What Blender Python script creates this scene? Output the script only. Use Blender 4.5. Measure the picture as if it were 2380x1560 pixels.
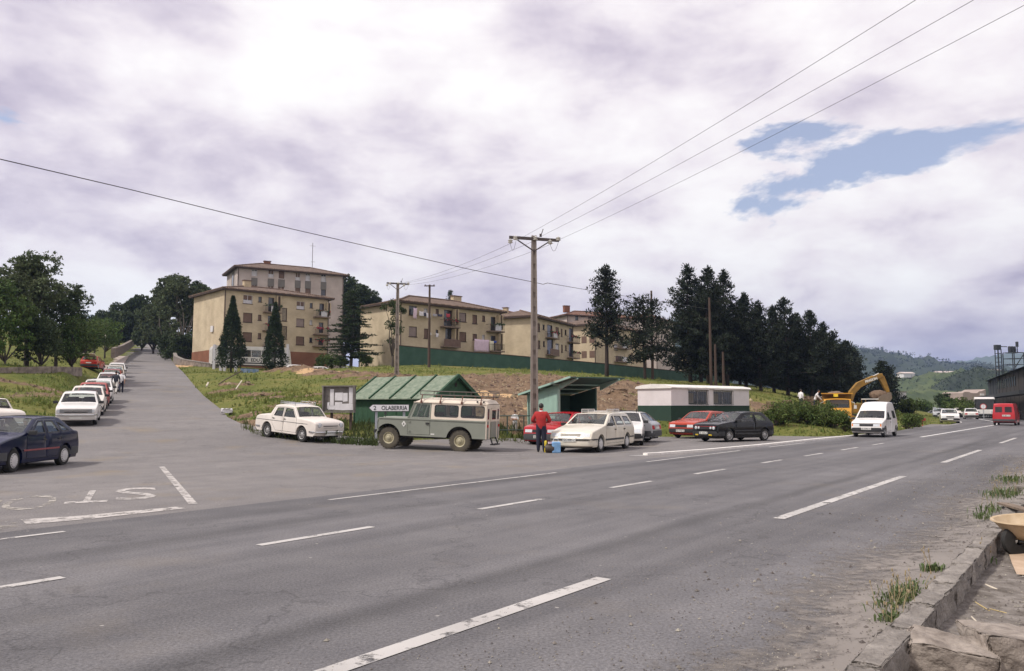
import bpy, bmesh, math, random
import numpy as np
from mathutils import Vector, Matrix
from mathutils.geometry import delaunay_2d_cdt

random.seed(7); RNG = np.random.default_rng(7)
for _o in list(bpy.data.objects):
    bpy.data.objects.remove(_o)
SC = bpy.context.scene
COL = SC.collection
R = math.radians

# ------------------------------------------------------------------ camera
EYE = 1.65
PITCH = math.atan(165 / 1851)
cam_data = bpy.data.cameras.new('camera'); cam = bpy.data.objects.new('camera', cam_data); COL.objects.link(cam)
cam_data.sensor_width = 36.0; cam_data.lens = 28.0; cam_data.clip_start = 0.1; cam_data.clip_end = 30000
cam.location = (0, 0, EYE); cam.rotation_euler = (math.pi / 2 + PITCH, 0, 0)
SC.camera = cam

# ------------------------------------------------------------------ sky and sun
SUN_EL, SUN_AZ = R(52), R(-112)          # azimuth from +Y towards +X
world = bpy.data.worlds.new('World'); SC.world = world; world.use_nodes = True
def build_sky():
    nt = world.node_tree; nt.nodes.clear(); N = nt.nodes.new; L = nt.links.new
    out = N('ShaderNodeOutputWorld'); mix = N('ShaderNodeMixShader')
    sky = N('ShaderNodeTexSky'); sky.sky_type = 'NISHITA'; sky.sun_disc = False
    sky.sun_elevation = SUN_EL; sky.sun_rotation = SUN_AZ; sky.air_density = 1.0; sky.dust_density = 2.0; sky.altitude = 150
    b1 = N('ShaderNodeBackground'); b1.inputs[1].default_value = 0.115
    hz = N('ShaderNodeMix'); hz.data_type = 'RGBA'; hz.inputs[0].default_value = 0.22; hz.inputs[7].default_value = (7.5, 6.6, 7.3, 1)
    L(sky.outputs[0], hz.inputs[6]); L(hz.outputs[2], b1.inputs[0])
    tc = N('ShaderNodeTexCoord'); sp = N('ShaderNodeSeparateXYZ'); L(tc.outputs['Generated'], sp.inputs[0])
    def math_(op, a, b=None, clamp=False):
        m = N('ShaderNodeMath'); m.operation = op; m.use_clamp = clamp
        for i, q in enumerate((a, b)):
            if q is None: continue
            if isinstance(q, (int, float)): m.inputs[i].default_value = q
            else: L(q, m.inputs[i])
        return m.outputs[0]
    zz = math_('ADD', math_('MAXIMUM', sp.outputs[2], 0.0), 0.16)
    cx = math_('DIVIDE', sp.outputs[0], zz); cy = math_('DIVIDE', sp.outputs[1], zz)
    cb = N('ShaderNodeCombineXYZ'); L(cx, cb.inputs[0]); L(cy, cb.inputs[1])
    z2 = math_('ADD', math_('MAXIMUM', sp.outputs[2], 0.0), 0.42); cb2 = N('ShaderNodeCombineXYZ'); L(math_('DIVIDE', sp.outputs[0], z2), cb2.inputs[0]); L(math_('DIVIDE', sp.outputs[1], z2), cb2.inputs[1]); L(sp.outputs[2], cb2.inputs[2])
    def noise(scale, detail, rough, off, dist=0.0, stretch=(1, 1, 1), cb=cb):
        mp = N('ShaderNodeMapping'); mp.inputs['Location'].default_value = off; mp.inputs['Scale'].default_value = stretch
        L(cb.outputs[0], mp.inputs[0])
        n = N('ShaderNodeTexNoise'); n.inputs['Scale'].default_value = scale; n.inputs['Detail'].default_value = detail
        n.inputs['Roughness'].default_value = rough; n.inputs['Distortion'].default_value = dist
        L(mp.outputs[0], n.inputs[0]); return n.outputs[0]
    def ramp(fac, stops):
        r = N('ShaderNodeValToRGB'); e = r.color_ramp.elements
        while len(e) < len(stops): e.new(0.5)
        for k, (p, c) in enumerate(stops):
            e[k].position = p; e[k].color = (*c, 1) if len(c) == 3 else c
        L(fac, r.inputs[0]); return r.outputs[0]
    cover = noise(SKY_SC, 10, 0.58, SKY_OFF, 0.35)
    mask = ramp(cover, [(SKY_T, (0, 0, 0)), (SKY_T + 0.032, (1, 1, 1))])
    shade = noise(1.5, 8, 0.5, (3.1, 7.7, 1.0), 0.2, (1, 1, 1.6), cb2)
    fine = noise(5.0, 10, 0.55, (1.3, 2.2, 4.0), 0.15, (1, 1, 1.6), cb2)
    tone = math_('ADD', math_('MULTIPLY', shade, 0.56), math_('MULTIPLY', fine, 0.44))
    col = ramp(tone, [(0.36, (0.46, 0.40, 0.49)), (0.43, (0.66, 0.595, 0.65)), (0.485, (0.82, 0.76, 0.775)), (0.55, (0.92, 0.885, 0.865)), (0.62, (0.98, 0.96, 0.925))])
    b2 = N('ShaderNodeBackground'); b2.inputs[1].default_value = 0.97
    L(col, b2.inputs[0])
    L(mask, mix.inputs[0]); L(b1.outputs[0], mix.inputs[1]); L(b2.outputs[0], mix.inputs[2]); L(mix.outputs[0], out.inputs[0])
SKY_OFF = (-21.239, -5.204, 37.935); SKY_T = 0.352; SKY_SC = 1.0
build_sky()
sun_data = bpy.data.lights.new('sun', 'SUN'); sun_data.energy = 2.7; sun_data.angle = R(6); sun_data.color = (1.0, 0.95, 0.88)
sun = bpy.data.objects.new('sun', sun_data); COL.objects.link(sun)
_sd = Vector((math.sin(SUN_AZ) * math.cos(SUN_EL), math.cos(SUN_AZ) * math.cos(SUN_EL), math.sin(SUN_EL)))
sun.rotation_euler = (-_sd).to_track_quat('-Z', 'Y').to_euler(); sun.location = (0, 0, 60)

SC.view_settings.view_transform = 'Standard'; SC.view_settings.look = 'None'
SC.view_settings.exposure = 0.36; SC.view_settings.gamma = 1.0; SC.view_settings.use_curve_mapping = False
SC.render.engine = 'CYCLES'
SC.cycles.use_denoising = True; SC.cycles.max_bounces = 6; SC.cycles.transparent_max_bounces = 12
SC.cycles.caustics_reflective = False; SC.cycles.caustics_refractive = False

# ------------------------------------------------------------------ measuring helpers (photo measured on a 2380 x 1560 sheet)
F_PX = 1851.0
def ray(px, py):
    a = (px - 1190) / F_PX; b = (780 - py) / F_PX
    return Vector((a, math.cos(PITCH) - math.sin(PITCH) * b, math.sin(PITCH) + math.cos(PITCH) * b))
def G(px, py, z=0.0):
    d = ray(px, py); k = (z - EYE) / d.z
    return Vector((d.x * k, d.y * k, z))
def P(px, py, y):
    d = ray(px, py); k = y / d.y
    return Vector((d.x * k, y, EYE + d.z * k))

# ------------------------------------------------------------------ materials
MATS = {}
def mat(name, col, rough=0.6, var=0.12, scale=6.0, bump=0.0, bscale=None, metal=0.0, spec=0.5, coat=0.0, col2=None, island=0.0, trans=0.0, detail=6, coords='Object'):
    if name in MATS: return MATS[name]
    m = bpy.data.materials.new(name); m.use_nodes = True; MATS[name] = m
    nt = m.node_tree; bs = nt.nodes['Principled BSDF']; N = nt.nodes.new; L = nt.links.new
    bs.inputs['Roughness'].default_value = rough; bs.inputs['Metallic'].default_value = metal
    bs.inputs['Specular IOR Level'].default_value = spec; bs.inputs['Coat Weight'].default_value = coat
    tc = N('ShaderNodeTexCoord')
    n = N('ShaderNodeTexNoise'); n.inputs['Scale'].default_value = scale; n.inputs['Detail'].default_value = detail; n.inputs['Roughness'].default_value = 0.6
    L(tc.outputs[coords], n.inputs[0])
    r = N('ShaderNodeValToRGB'); e = r.color_ramp.elements
    c2 = col2 if col2 else [min(1, c * (1 + var)) for c in col]
    c1 = col if col2 else [c * (1 - var) for c in col]
    e[0].position = 0.32; e[1].position = 0.68
    e[0].color = (*c1, 1); e[1].color = (*c2, 1)
    L(n.outputs[0], r.inputs[0]); colout = r.outputs[0]
    if island:
        g = N('ShaderNodeNewGeometry'); h = N('ShaderNodeHueSaturation')
        mr = N('ShaderNodeMapRange'); mr.inputs[3].default_value = 1 - island; mr.inputs[4].default_value = 1 + island
        L(g.outputs['Random Per Island'], mr.inputs[0]); L(mr.outputs[0], h.inputs['Value']); L(colout, h.inputs['Color'])
        mr2 = N('ShaderNodeMapRange'); mr2.inputs[3].default_value = 0.5 - island * 0.06; mr2.inputs[4].default_value = 0.5 + island * 0.06
        L(g.outputs['Random Per Island'], mr2.inputs[0]); L(mr2.outputs[0], h.inputs['Hue'])
        colout = h.outputs[0]
    L(colout, bs.inputs['Base Color'])
    if bump:
        b = N('ShaderNodeBump'); b.inputs['Strength'].default_value = 1.0; b.inputs['Distance'].default_value = bump
        n2 = N('ShaderNodeTexNoise'); n2.inputs['Scale'].default_value = bscale or scale * 4; n2.inputs['Detail'].default_value = 5
        L(tc.outputs[coords], n2.inputs[0]); L(n2.outputs[0], b.inputs['Height']); L(b.outputs[0], bs.inputs['Normal'])
    if trans:
        out = nt.nodes['Material Output']; tr = N('ShaderNodeBsdfTranslucent'); mx = N('ShaderNodeMixShader'); mx.inputs[0].default_value = trans
        L(colout, tr.inputs[0]); L(bs.outputs[0], mx.inputs[1]); L(tr.outputs[0], mx.inputs[2]); L(mx.outputs[0], out.inputs[0])
    return m
def glass_mat(name, tint=(0.80, 0.86, 0.84), clear=0.92, rough=0.03):
    if name in MATS: return MATS[name]
    m = bpy.data.materials.new(name); m.use_nodes = True; MATS[name] = m
    nt = m.node_tree; nt.nodes.clear(); N = nt.nodes.new; L = nt.links.new
    out = N('ShaderNodeOutputMaterial'); mx = N('ShaderNodeMixShader'); tr = N('ShaderNodeBsdfTransparent'); gl = N('ShaderNodeBsdfGlossy')
    lf = N('ShaderNodeLayerWeight'); lf.inputs[0].default_value = 0.5; lw = N('ShaderNodeMath'); lw.operation = 'POWER'; lw.inputs[1].default_value = 3.2; L(lf.outputs['Facing'], lw.inputs[0])
    tr.inputs[0].default_value = (*[t * clear for t in tint], 1); gl.inputs['Roughness'].default_value = rough
    ns = N('ShaderNodeTexNoise'); ns.inputs['Scale'].default_value = 1.7; bp = N('ShaderNodeBump'); bp.inputs['Distance'].default_value = 0.02; bp.inputs['Strength'].default_value = 0.25
    tc = N('ShaderNodeTexCoord'); L(tc.outputs['Object'], ns.inputs[0]); L(ns.outputs[0], bp.inputs['Height']); L(bp.outputs[0], gl.inputs['Normal'])
    mm = N('ShaderNodeMath'); mm.operation = 'MULTIPLY_ADD'; mm.inputs[1].default_value = 0.75; mm.inputs[2].default_value = 0.07; mm.use_clamp = True
    L(lw.outputs[0], mm.inputs[0]); L(mm.outputs[0], mx.inputs[0]); L(tr.outputs[0], mx.inputs[1]); L(gl.outputs[0], mx.inputs[2]); L(mx.outputs[0], out.inputs[0])
    return m

# ------------------------------------------------------------------ mesh builder
class MB:
    def __init__(s): s.v = []; s.f = []; s.m = []
    def add(s, vs, fs, mi=0):
        b = len(s.v); s.v.extend([tuple(q) for q in vs]); s.f.extend([tuple(b + i for i in q) for q in fs]); s.m.extend([mi] * len(fs)); return s
    def bx(s, x0, x1, y0, y1, z0, z1, mi=0):
        return s.add([(x0,y0,z0),(x1,y0,z0),(x1,y1,z0),(x0,y1,z0),(x0,y0,z1),(x1,y0,z1),(x1,y1,z1),(x0,y1,z1)],
                     [(0,3,2,1),(4,5,6,7),(0,1,5,4),(1,2,6,5),(2,3,7,6),(3,0,4,7)], mi)
    def obox(s, c, sx, sy, sz, rz=0.0, rx=0.0, ry=0.0, mi=0):
        M = Matrix.Rotation(rz, 3, 'Z') @ Matrix.Rotation(ry, 3, 'Y') @ Matrix.Rotation(rx, 3, 'X')
        vs = []
        for x, y, z in [(-1,-1,-1),(1,-1,-1),(1,1,-1),(-1,1,-1),(-1,-1,1),(1,-1,1),(1,1,1),(-1,1,1)]:
            vs.append(M @ Vector((x*sx/2, y*sy/2, z*sz/2)) + Vector(c))
        return s.add(vs, [(0,3,2,1),(4,5,6,7),(0,1,5,4),(1,2,6,5),(2,3,7,6),(3,0,4,7)], mi)
    def beam(s, a, b, w, h=None, mi=0, up=(0,0,1)):
        a = Vector(a); b = Vector(b); h = h or w; d = (b - a).normalized(); u = Vector(up)
        if abs(d.dot(u)) > 0.98: u = Vector((0,1,0))
        r = d.cross(u).normalized() * (w/2); u2 = r.cross(d).normalized() * (h/2)
        vs = [a-r-u2, a+r-u2, a+r+u2, a-r+u2, b-r-u2, b+r-u2, b+r+u2, b-r+u2]
        return s.add(vs, [(0,1,2,3),(7,6,5,4),(0,4,5,1),(1,5,6,2),(2,6,7,3),(3,7,4,0)], mi)
    def tube(s, pts, r, n=8, cap=True, mi=0):
        pts = [Vector(p) for p in pts]; k = len(pts)
        rs = [r] * k if isinstance(r, (int, float)) else r
        ring = []; u = None
        for i, p in enumerate(pts):
            d = (pts[min(i+1, k-1)] - pts[max(i-1, 0)]).normalized()
            if u is None:
                u = d.orthogonal().normalized()
            u = (u - d * u.dot(d)).normalized(); w = d.cross(u)
            ring.append([p + (u*math.cos(2*math.pi*j/n) + w*math.sin(2*math.pi*j/n)) * rs[i] for j in range(n)])
        vs = [q for g in ring for q in g]; fs = []
        for i in range(k-1):
            for j in range(n):
                fs.append((i*n+j, i*n+(j+1)%n, (i+1)*n+(j+1)%n, (i+1)*n+j))
        if cap: fs += [tuple(range(n))[::-1], tuple((k-1)*n+j for j in range(n))]
        return s.add(vs, fs, mi)
    def lathe(s, prof, n=16, c=(0,0,0), axis='z', mi=0):
        vs = []; c = Vector(c)
        for (r, h) in prof:
            for j in range(n):
                a = 2*math.pi*j/n; x, y = r*math.cos(a), r*math.sin(a)
                q = (x, y, h) if axis == 'z' else ((x, h, y) if axis == 'y' else (h, x, y))
                vs.append(c + Vector(q))
        fs = [(i*n+j, i*n+(j+1)%n, (i+1)*n+(j+1)%n, (i+1)*n+j) for i in range(len(prof)-1) for j in range(n)]
        return s.add(vs, fs, mi)
    def prism(s, poly, a, b, axis='y', mi=0):
        k = len(poly)
        def q(p, h): return (p[0], h, p[1]) if axis == 'y' else ((p[0], p[1], h) if axis == 'z' else (h, p[0], p[1]))
        vs = [q(p, a) for p in poly] + [q(p, b) for p in poly]
        fs = [tuple(range(k)), tuple(range(2*k-1, k-1, -1))] + [(i, i+k, (i+1)%k+k, (i+1)%k) for i in range(k)]
        return s.add(vs, fs, mi)
    def ico(s, c, r, sub=1, mi=0, jit=0.0, sc=(1,1,1)):
        bm = bmesh.new(); bmesh.ops.create_icosphere(bm, subdivisions=sub, radius=1.0)
        vs = []
        for v in bm.verts:
            k = r * (1 + random.uniform(-jit, jit)); vs.append((c[0]+v.co.x*k*sc[0], c[1]+v.co.y*k*sc[1], c[2]+v.co.z*k*sc[2]))
        s.add(vs, [tuple(v.index for v in f.verts) for f in bm.faces], mi); bm.free(); return s
    def mesh(s, name, mats, smooth=None, recalc=True):
        me = bpy.data.meshes.new(name); me.from_pydata(s.v, [], s.f)
        if not isinstance(mats, (list, tuple)): mats = [mats]
        for m in mats: me.materials.append(m)
        if len(mats) > 1: me.polygons.foreach_set('material_index', s.m)
        if recalc:
            bm = bmesh.new(); bm.from_mesh(me); bmesh.ops.recalc_face_normals(bm, faces=bm.faces); bm.to_mesh(me); bm.free()
        if smooth is not None:
            me.polygons.foreach_set('use_smooth', [True] * len(me.polygons))
            if smooth < 180: me.set_sharp_from_angle(angle=R(smooth))
        me.update(); return me
    def build(s, name, mats, parent=None, smooth=None, recalc=True, bevel=0.0):
        o = bpy.data.objects.new(name, s.mesh(name, mats, smooth, recalc)); COL.objects.link(o)
        if parent is not None: o.parent = parent
        if bevel:
            b = o.modifiers.new('bevel', 'BEVEL'); b.width = bevel; b.segments = 2; b.limit_method = 'ANGLE'; b.angle_limit = R(40)
        return o
def tag(o, label=None, cat=None, group=None, kind=None):
    if label: o['label'] = label
    if cat: o['category'] = cat
    if group: o['group'] = group
    if kind: o['kind'] = kind
    return o
def thing(name, loc, rz, label, cat, group=None, pitch=0.0, roll=0.0):
    o = bpy.data.objects.new(name, None); COL.objects.link(o); o.empty_display_size = 0.2
    o.location = loc; o.rotation_euler = (roll, pitch, rz); return tag(o, label, cat, group)
def copy_tree(o, parent=None):
    c = o.copy(); COL.objects.link(c); c.parent = parent
    for ch in list(o.children): copy_tree(ch, c)
    return c
TMP = bpy.data.scenes.new('scratch')
def eval_mesh(ob):
    TMP.collection.objects.link(ob)
    with bpy.context.temp_override(scene=TMP, view_layer=TMP.view_layers[0]):
        dg = bpy.context.evaluated_depsgraph_get(); me = bpy.data.meshes.new_from_object(ob.evaluated_get(dg))
    bpy.data.objects.remove(ob); return me
TXT = {}
def text_mesh(body, size, mi=0):
    if (body, size) in TXT: return TXT[(body, size)]
    cu = bpy.data.curves.new('t', 'FONT'); cu.body = body; cu.size = size; cu.align_x = 'CENTER'; cu.align_y = 'CENTER'; cu.resolution_u = 3; cu.offset = 0.018 if len(body) > 1 or body == '2' else 0.0
    me = eval_mesh(bpy.data.objects.new('t', cu)); vs = [tuple(v.co) for v in me.vertices]; fs = [tuple(p.vertices) for p in me.polygons]
    bpy.data.meshes.remove(me); bpy.data.curves.remove(cu); TXT[(body, size)] = (vs, fs); return vs, fs
def inset(poly, d):
    k = len(poly); out = []; ar = sum(poly[i][0]*poly[(i+1)%k][1] - poly[(i+1)%k][0]*poly[i][1] for i in range(k)); sg = 1 if ar > 0 else -1
    for i in range(k):
        p0, p1, p2 = poly[i-1], poly[i], poly[(i+1)%k]
        def nn(a, b):
            x, y = b[0]-a[0], b[1]-a[1]; l = math.hypot(x, y) or 1; return (-y/l*sg, x/l*sg)
        n1, n2 = nn(p0, p1), nn(p1, p2); mx, my = n1[0]+n2[0], n1[1]+n2[1]; q = max(0.35, (mx*n1[0]+my*n1[1]))
        out.append((p1[0]+mx/q*d, p1[1]+my/q*d))
    return out
def inside(poly, x, y):
    c = False; k = len(poly); j = k-1
    for i in range(k):
        if (poly[i][1] > y) != (poly[j][1] > y) and x < (poly[j][0]-poly[i][0])*(y-poly[i][1])/(poly[j][1]-poly[i][1])+poly[i][0]: c = not c
        j = i
    return c
def fill2d(loops, step=None):
    """triangulate an outline with holes, optionally with inner grid points"""
    vs = []; ed = []
    for lp in loops:
        b = len(vs); vs += [Vector(p) for p in lp]; ed += [(b+i, b+(i+1) % len(lp)) for i in range(len(lp))]
    def ok(x, y): return sum(inside(l, x, y) for l in loops) % 2 == 1
    if step:
        xs = [p[0] for p in loops[0]]; ys = [p[1] for p in loops[0]]
        x = min(xs) + step/2
        while x < max(xs):
            y = min(ys) + step/2
            while y < max(ys):
                if ok(x, y): vs.append(Vector((x, y)))
                y += step
            x += step
    r = delaunay_2d_cdt(vs, ed, [], 0, 1e-5)
    fs = []
    for f in r[2]:
        cx = sum(r[0][i].x for i in f)/len(f); cy = sum(r[0][i].y for i in f)/len(f)
        if ok(cx, cy): fs.append(tuple(f))
    return [(p.x, p.y) for p in r[0]], fs
def roundpoly(pts, closed=False, seg=3):
    """pts (x, z, r): corners cut by quadratic curves"""
    out = []; k = len(pts)
    for i, p in enumerate(pts):
        r = p[2] if len(p) > 2 else 0
        if r <= 0 or (not closed and i in (0, k-1)): out.append((p[0], p[1])); continue
        a, b = pts[i-1], pts[(i+1) % k]
        def tow(q):
            l = math.hypot(q[0]-p[0], q[1]-p[1]); t = min(r, l*0.48)/l; return (p[0]+(q[0]-p[0])*t, p[1]+(q[1]-p[1])*t)
        s0, s1 = tow(a), tow(b)
        for j in range(seg+1):
            t = j/seg; out.append(((1-t)**2*s0[0]+2*t*(1-t)*p[0]+t*t*s1[0], (1-t)**2*s0[1]+2*t*(1-t)*p[1]+t*t*s1[1]))
    return out
def smooth01(x): 
    x = np.clip(x, 0, 1); return x*x*(3-2*x)
# ------------------------------------------------------------------ road geometry
TH0 = math.atan2(ray(2575, 945).x, ray(2575, 945).y)
S0, LB, BEND = 80.0, 24.0, R(10.5)
KB = BEND / LB
def RP(s, t, z=0.0):
    if s <= S0:
        th = TH0; bx, by = s*math.sin(th), s*math.cos(th)
    else:
        q = min(s - S0, LB); th = TH0 - KB*q
        bx = S0*math.sin(TH0) + (math.cos(th) - math.cos(TH0))/KB
        by = S0*math.cos(TH0) - (math.sin(th) - math.sin(TH0))/KB
        if s > S0 + LB: bx += (s-S0-LB)*math.sin(th); by += (s-S0-LB)*math.cos(th)
    return Vector((bx - t*math.cos(th), by + t*math.sin(th), z))
AX = Vector((-0.418, 0.908)).normalized()          # the side road's uphill direction
PU = [-500, 25, 27, 30, 33, 39.7, 49, 68.7, 95, 173, 242, 300, 400]; PZ = [0, 0, 0.02, 0.13, 0.32, 0.8, 1.42, 2.67, 5.0, 12.0, 19.2, 24.5, 31]
def prof(x, y):
    u = np.asarray(x)*AX.x + np.asarray(y)*AX.y
    zz = sum(np.interp(u + d, PU, PZ) for d in (-2, -1, 0, 1, 2))/5
    return zz * smooth01((4.0 - np.asarray(x))/7.0)
def Gp(px, py):
    z = 0.0; g = G(px, py, 0.0)
    for _ in range(25):
        if z > EYE - 0.05: break
        g = G(px, py, z); z = 0.5*z + 0.5*float(prof(g.x, g.y))
    return Vector((g.x, g.y, z))
T_EDGE = 11.75
upper = [(2164,986),(2083,1002.5),(1990,1012),(1900,1015),(1800,1013),(1680,1014),(1575,1015.5),(1515,1015),(1400,1021),(1300,1025),(1210,1028.5),(1080,1034),(952,1038)]
apron = []
for s in np.arange(-60, 86.1, 4): apron.append(RP(float(s), T_EDGE))
apron += [G(*p) for p in upper]
apron += [Vector((-5.0, 33.0, 0)), Vector((-7.2, 34.3, 0)), Vector((-10.2, 35.6, 0)), Vector((-13.0, 38.4, 0)), Vector((-14.7, 41.5, 0))]
def axp(y, off):                                     # point on the side road, off to the right of its axis
    c = Vector((-19.8 - 0.46*(y-45), y, 0)); return c + Vector((AX.y, -AX.x, 0))*off
for y in (46, 52, 60, 70, 80, 95, 110, 130, 160, 200, 240, 280): apron.append(axp(y, 3.3 if y < 100 else 3.0))
for y in (280, 240, 200, 160, 130, 110, 95, 80, 70, 60, 52, 45, 40): apron.append(axp(y, -4.6))
apron += [Vector((-24.2, 35, 0)), Vector((-26, 31, 0)), Vector((-32, 28, 0)), Vector((-60, 20, 0)), Vector((-75, -12, 0))]
apron = [Vector((p.x, p.y)) for p in apron]
_sl = [-60, 0, 40, 80, 84, 88, 92, 96, 100, 104, 250, 500, 900]
road_poly = [RP(float(s), 1.15).to_2d() for s in _sl] + [RP(float(s), T_EDGE).to_2d() for s in _sl[::-1]]

def asphalt(name, base, light, warm, streak=0.74):
    m = bpy.data.materials.new(name); m.use_nodes = True; MATS[name] = m
    nt = m.node_tree; bs = nt.nodes['Principled BSDF']; N = nt.nodes.new; L = nt.links.new
    bs.inputs['Roughness'].default_value = 0.88; bs.inputs['Specular IOR Level'].default_value = 0.25
    tc = N('ShaderNodeTexCoord')
    rot = N('ShaderNodeMapping'); rot.vector_type = 'POINT'; rot.inputs['Rotation'].default_value = (0, 0, TH0); L(tc.outputs['Object'], rot.inputs[0])
    st = N('ShaderNodeMapping'); st.inputs['Scale'].default_value = (1.0, 0.045, 1); L(rot.outputs[0], st.inputs[0])
    def nz(vec, sc, det, ro=0.55):
        n = N('ShaderNodeTexNoise'); n.inputs['Scale'].default_value = sc; n.inputs['Detail'].default_value = det; n.inputs['Roughness'].default_value = ro; L(vec, n.inputs[0]); return n.outputs[0]
    def rp(f, p0, c0, p1, c1):
        r = N('ShaderNodeValToRGB'); r.color_ramp.elements[0].position = p0; r.color_ramp.elements[1].position = p1
        r.color_ramp.elements[0].color = (*c0, 1); r.color_ramp.elements[1].color = (*c1, 1); L(f, r.inputs[0]); return r.outputs[0]
    def mulc(a, b, f=1.0):
        x = N('ShaderNodeMix'); x.data_type = 'RGBA'; x.blend_type = 'MULTIPLY'; x.inputs[0].default_value = f; L(a, x.inputs[6]); L(b, x.inputs[7]); return x.outputs[2]
    c = rp(nz(tc.outputs['Object'], 0.16, 6), 0.3, base, 0.7, light)
    c = mulc(c, rp(nz(st.outputs[0], 0.9, 4), 0.35, (streak, streak, streak*1.01), 0.62, (1.06, 1.06, 1.06)))       # worn wheel tracks
    c = mulc(c, rp(nz(tc.outputs['Object'], 38, 3, 0.7), 0.3, (0.62, 0.62, 0.62), 0.7, (1.36, 1.36, 1.36)))   # aggregate
    c = mulc(c, rp(nz(tc.outputs['Object'], 1.3, 6, 0.65), 0.25, (0.84, 0.84, 0.85), 0.75, (1.12, 1.11, 1.09)))
    w = N('ShaderNodeMix'); w.data_type = 'RGBA'; L(rp(nz(tc.outputs['Object'], 0.42, 7, 0.62), 0.56, (0, 0, 0), 0.75, (warm, warm, warm)), w.inputs[0]); L(c, w.inputs[6]); w.inputs[7].default_value = (0.23, 0.185, 0.13, 1)
    c = w.outputs[2]
    vo = N('ShaderNodeTexVoronoi'); vo.inputs['Scale'].default_value = 2.3; L(tc.outputs['Object'], vo.inputs[0])
    sp = N('ShaderNodeMix'); sp.data_type = 'RGBA'; L(rp(vo.outputs['Distance'], 0.035, (0.6, 0.6, 0.6), 0.05, (0, 0, 0)), sp.inputs[0]); L(c, sp.inputs[6]); sp.inputs[7].default_value = (0.42, 0.39, 0.36, 1)
    c = sp.outputs[2]
    dt = N('ShaderNodeVectorMath'); dt.operation = 'DOT_PRODUCT'; dt.inputs[1].default_value = (-math.cos(TH0)/14, math.sin(TH0)/14, 0); L(tc.outputs['Object'], dt.inputs[0])
    wv = N('ShaderNodeMath'); wv.operation = 'MULTIPLY_ADD'; wv.inputs[1].default_value = 0.035; L(nz(tc.outputs['Object'], 0.3, 3), wv.inputs[0]); L(dt.outputs['Value'], wv.inputs[2])
    tr = N('ShaderNodeValToRGB'); e = tr.color_ramp.elements; e[0].position = 0.0; e[1].position = 1.0
    for pp, vv in ((0.345, 1.0), (0.365, 0.72), (0.385, 1.0), (0.47, 1.04), (0.51, 0.88), (0.55, 1.03), (0.655, 1.0), (0.69, 0.86), (0.72, 1.0), (0.78, 0.9), (0.83, 1.0)): x_ = e.new(pp); x_.color = (vv, vv, vv, 1)
    e[0].color = e[-1].color = (1, 1, 1, 1); L(wv.outputs[0], tr.inputs[0])
    c = mulc(c, tr.outputs[0], 1.0 if streak < 0.9 else 0.0)
    vc = N('ShaderNodeTexVoronoi'); vc.feature = 'DISTANCE_TO_EDGE'; vc.inputs['Scale'].default_value = 0.22; dm = N('ShaderNodeMix'); dm.data_type = 'RGBA'; dm.inputs[0].default_value = 0.06; L(tc.outputs['Object'], dm.inputs[6]); n9 = N('ShaderNodeTexNoise'); n9.inputs['Scale'].default_value = 1.5; n9.inputs['Detail'].default_value = 6; L(tc.outputs['Object'], n9.inputs[0]); sc9 = N('ShaderNodeVectorMath'); sc9.operation = 'SCALE'; sc9.inputs['Scale'].default_value = 30.0; L(n9.outputs['Color'], sc9.inputs[0]); L(sc9.outputs[0], dm.inputs[7]); L(dm.outputs[2], vc.inputs[0])
    c = mulc(c, rp(vc.outputs['Distance'], 0.002, (0.55, 0.55, 0.55), 0.006, (1, 1, 1)), 0.55)
    L(c, bs.inputs['Base Color'])
    b = N('ShaderNodeBump'); b.inputs['Distance'].default_value = 0.006; L(nz(tc.outputs['Object'], 70, 3), b.inputs['Height']); L(b.outputs[0], bs.inputs['Normal'])
    return m
M_ROAD = asphalt('asphalt_main', (0.134, 0.128, 0.133), (0.174, 0.166, 0.170), 0.25, 0.68)
M_SIDE = asphalt('asphalt_side', (0.168, 0.156, 0.153), (0.212, 0.196, 0.190), 0.75, 0.93)

mb = MB(); ss = list(np.arange(-60, 70, 4)) + list(np.arange(70, 130, 2)) + list(np.arange(130, 900, 20)); ts = np.linspace(1.15, T_EDGE, 6)
mb.add([RP(float(s), float(t)) for s in ss for t in ts], [(i*6+j, i*6+j+1, (i+1)*6+j+1, (i+1)*6+j) for i in range(len(ss)-1) for j in range(5)])
tag(mb.build('road', M_ROAD, smooth=180), 'grey main road crossing the foreground and bending away on the right', 'road', kind='structure')
vs, fs = fill2d([[(p.x, p.y) for p in apron]], 1.6)
mb = MB(); xs = np.array([v[0] for v in vs]); ys = np.array([v[1] for v in vs]); zs = prof(xs, ys)
mb.add([(x, y, float(z)) for (x, y), z in zip(vs, zs)], fs)
tag(mb.build('side_road', M_SIDE, smooth=180), 'paler grey side road climbing the hill on the left, with its junction apron', 'road', kind='structure')

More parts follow.
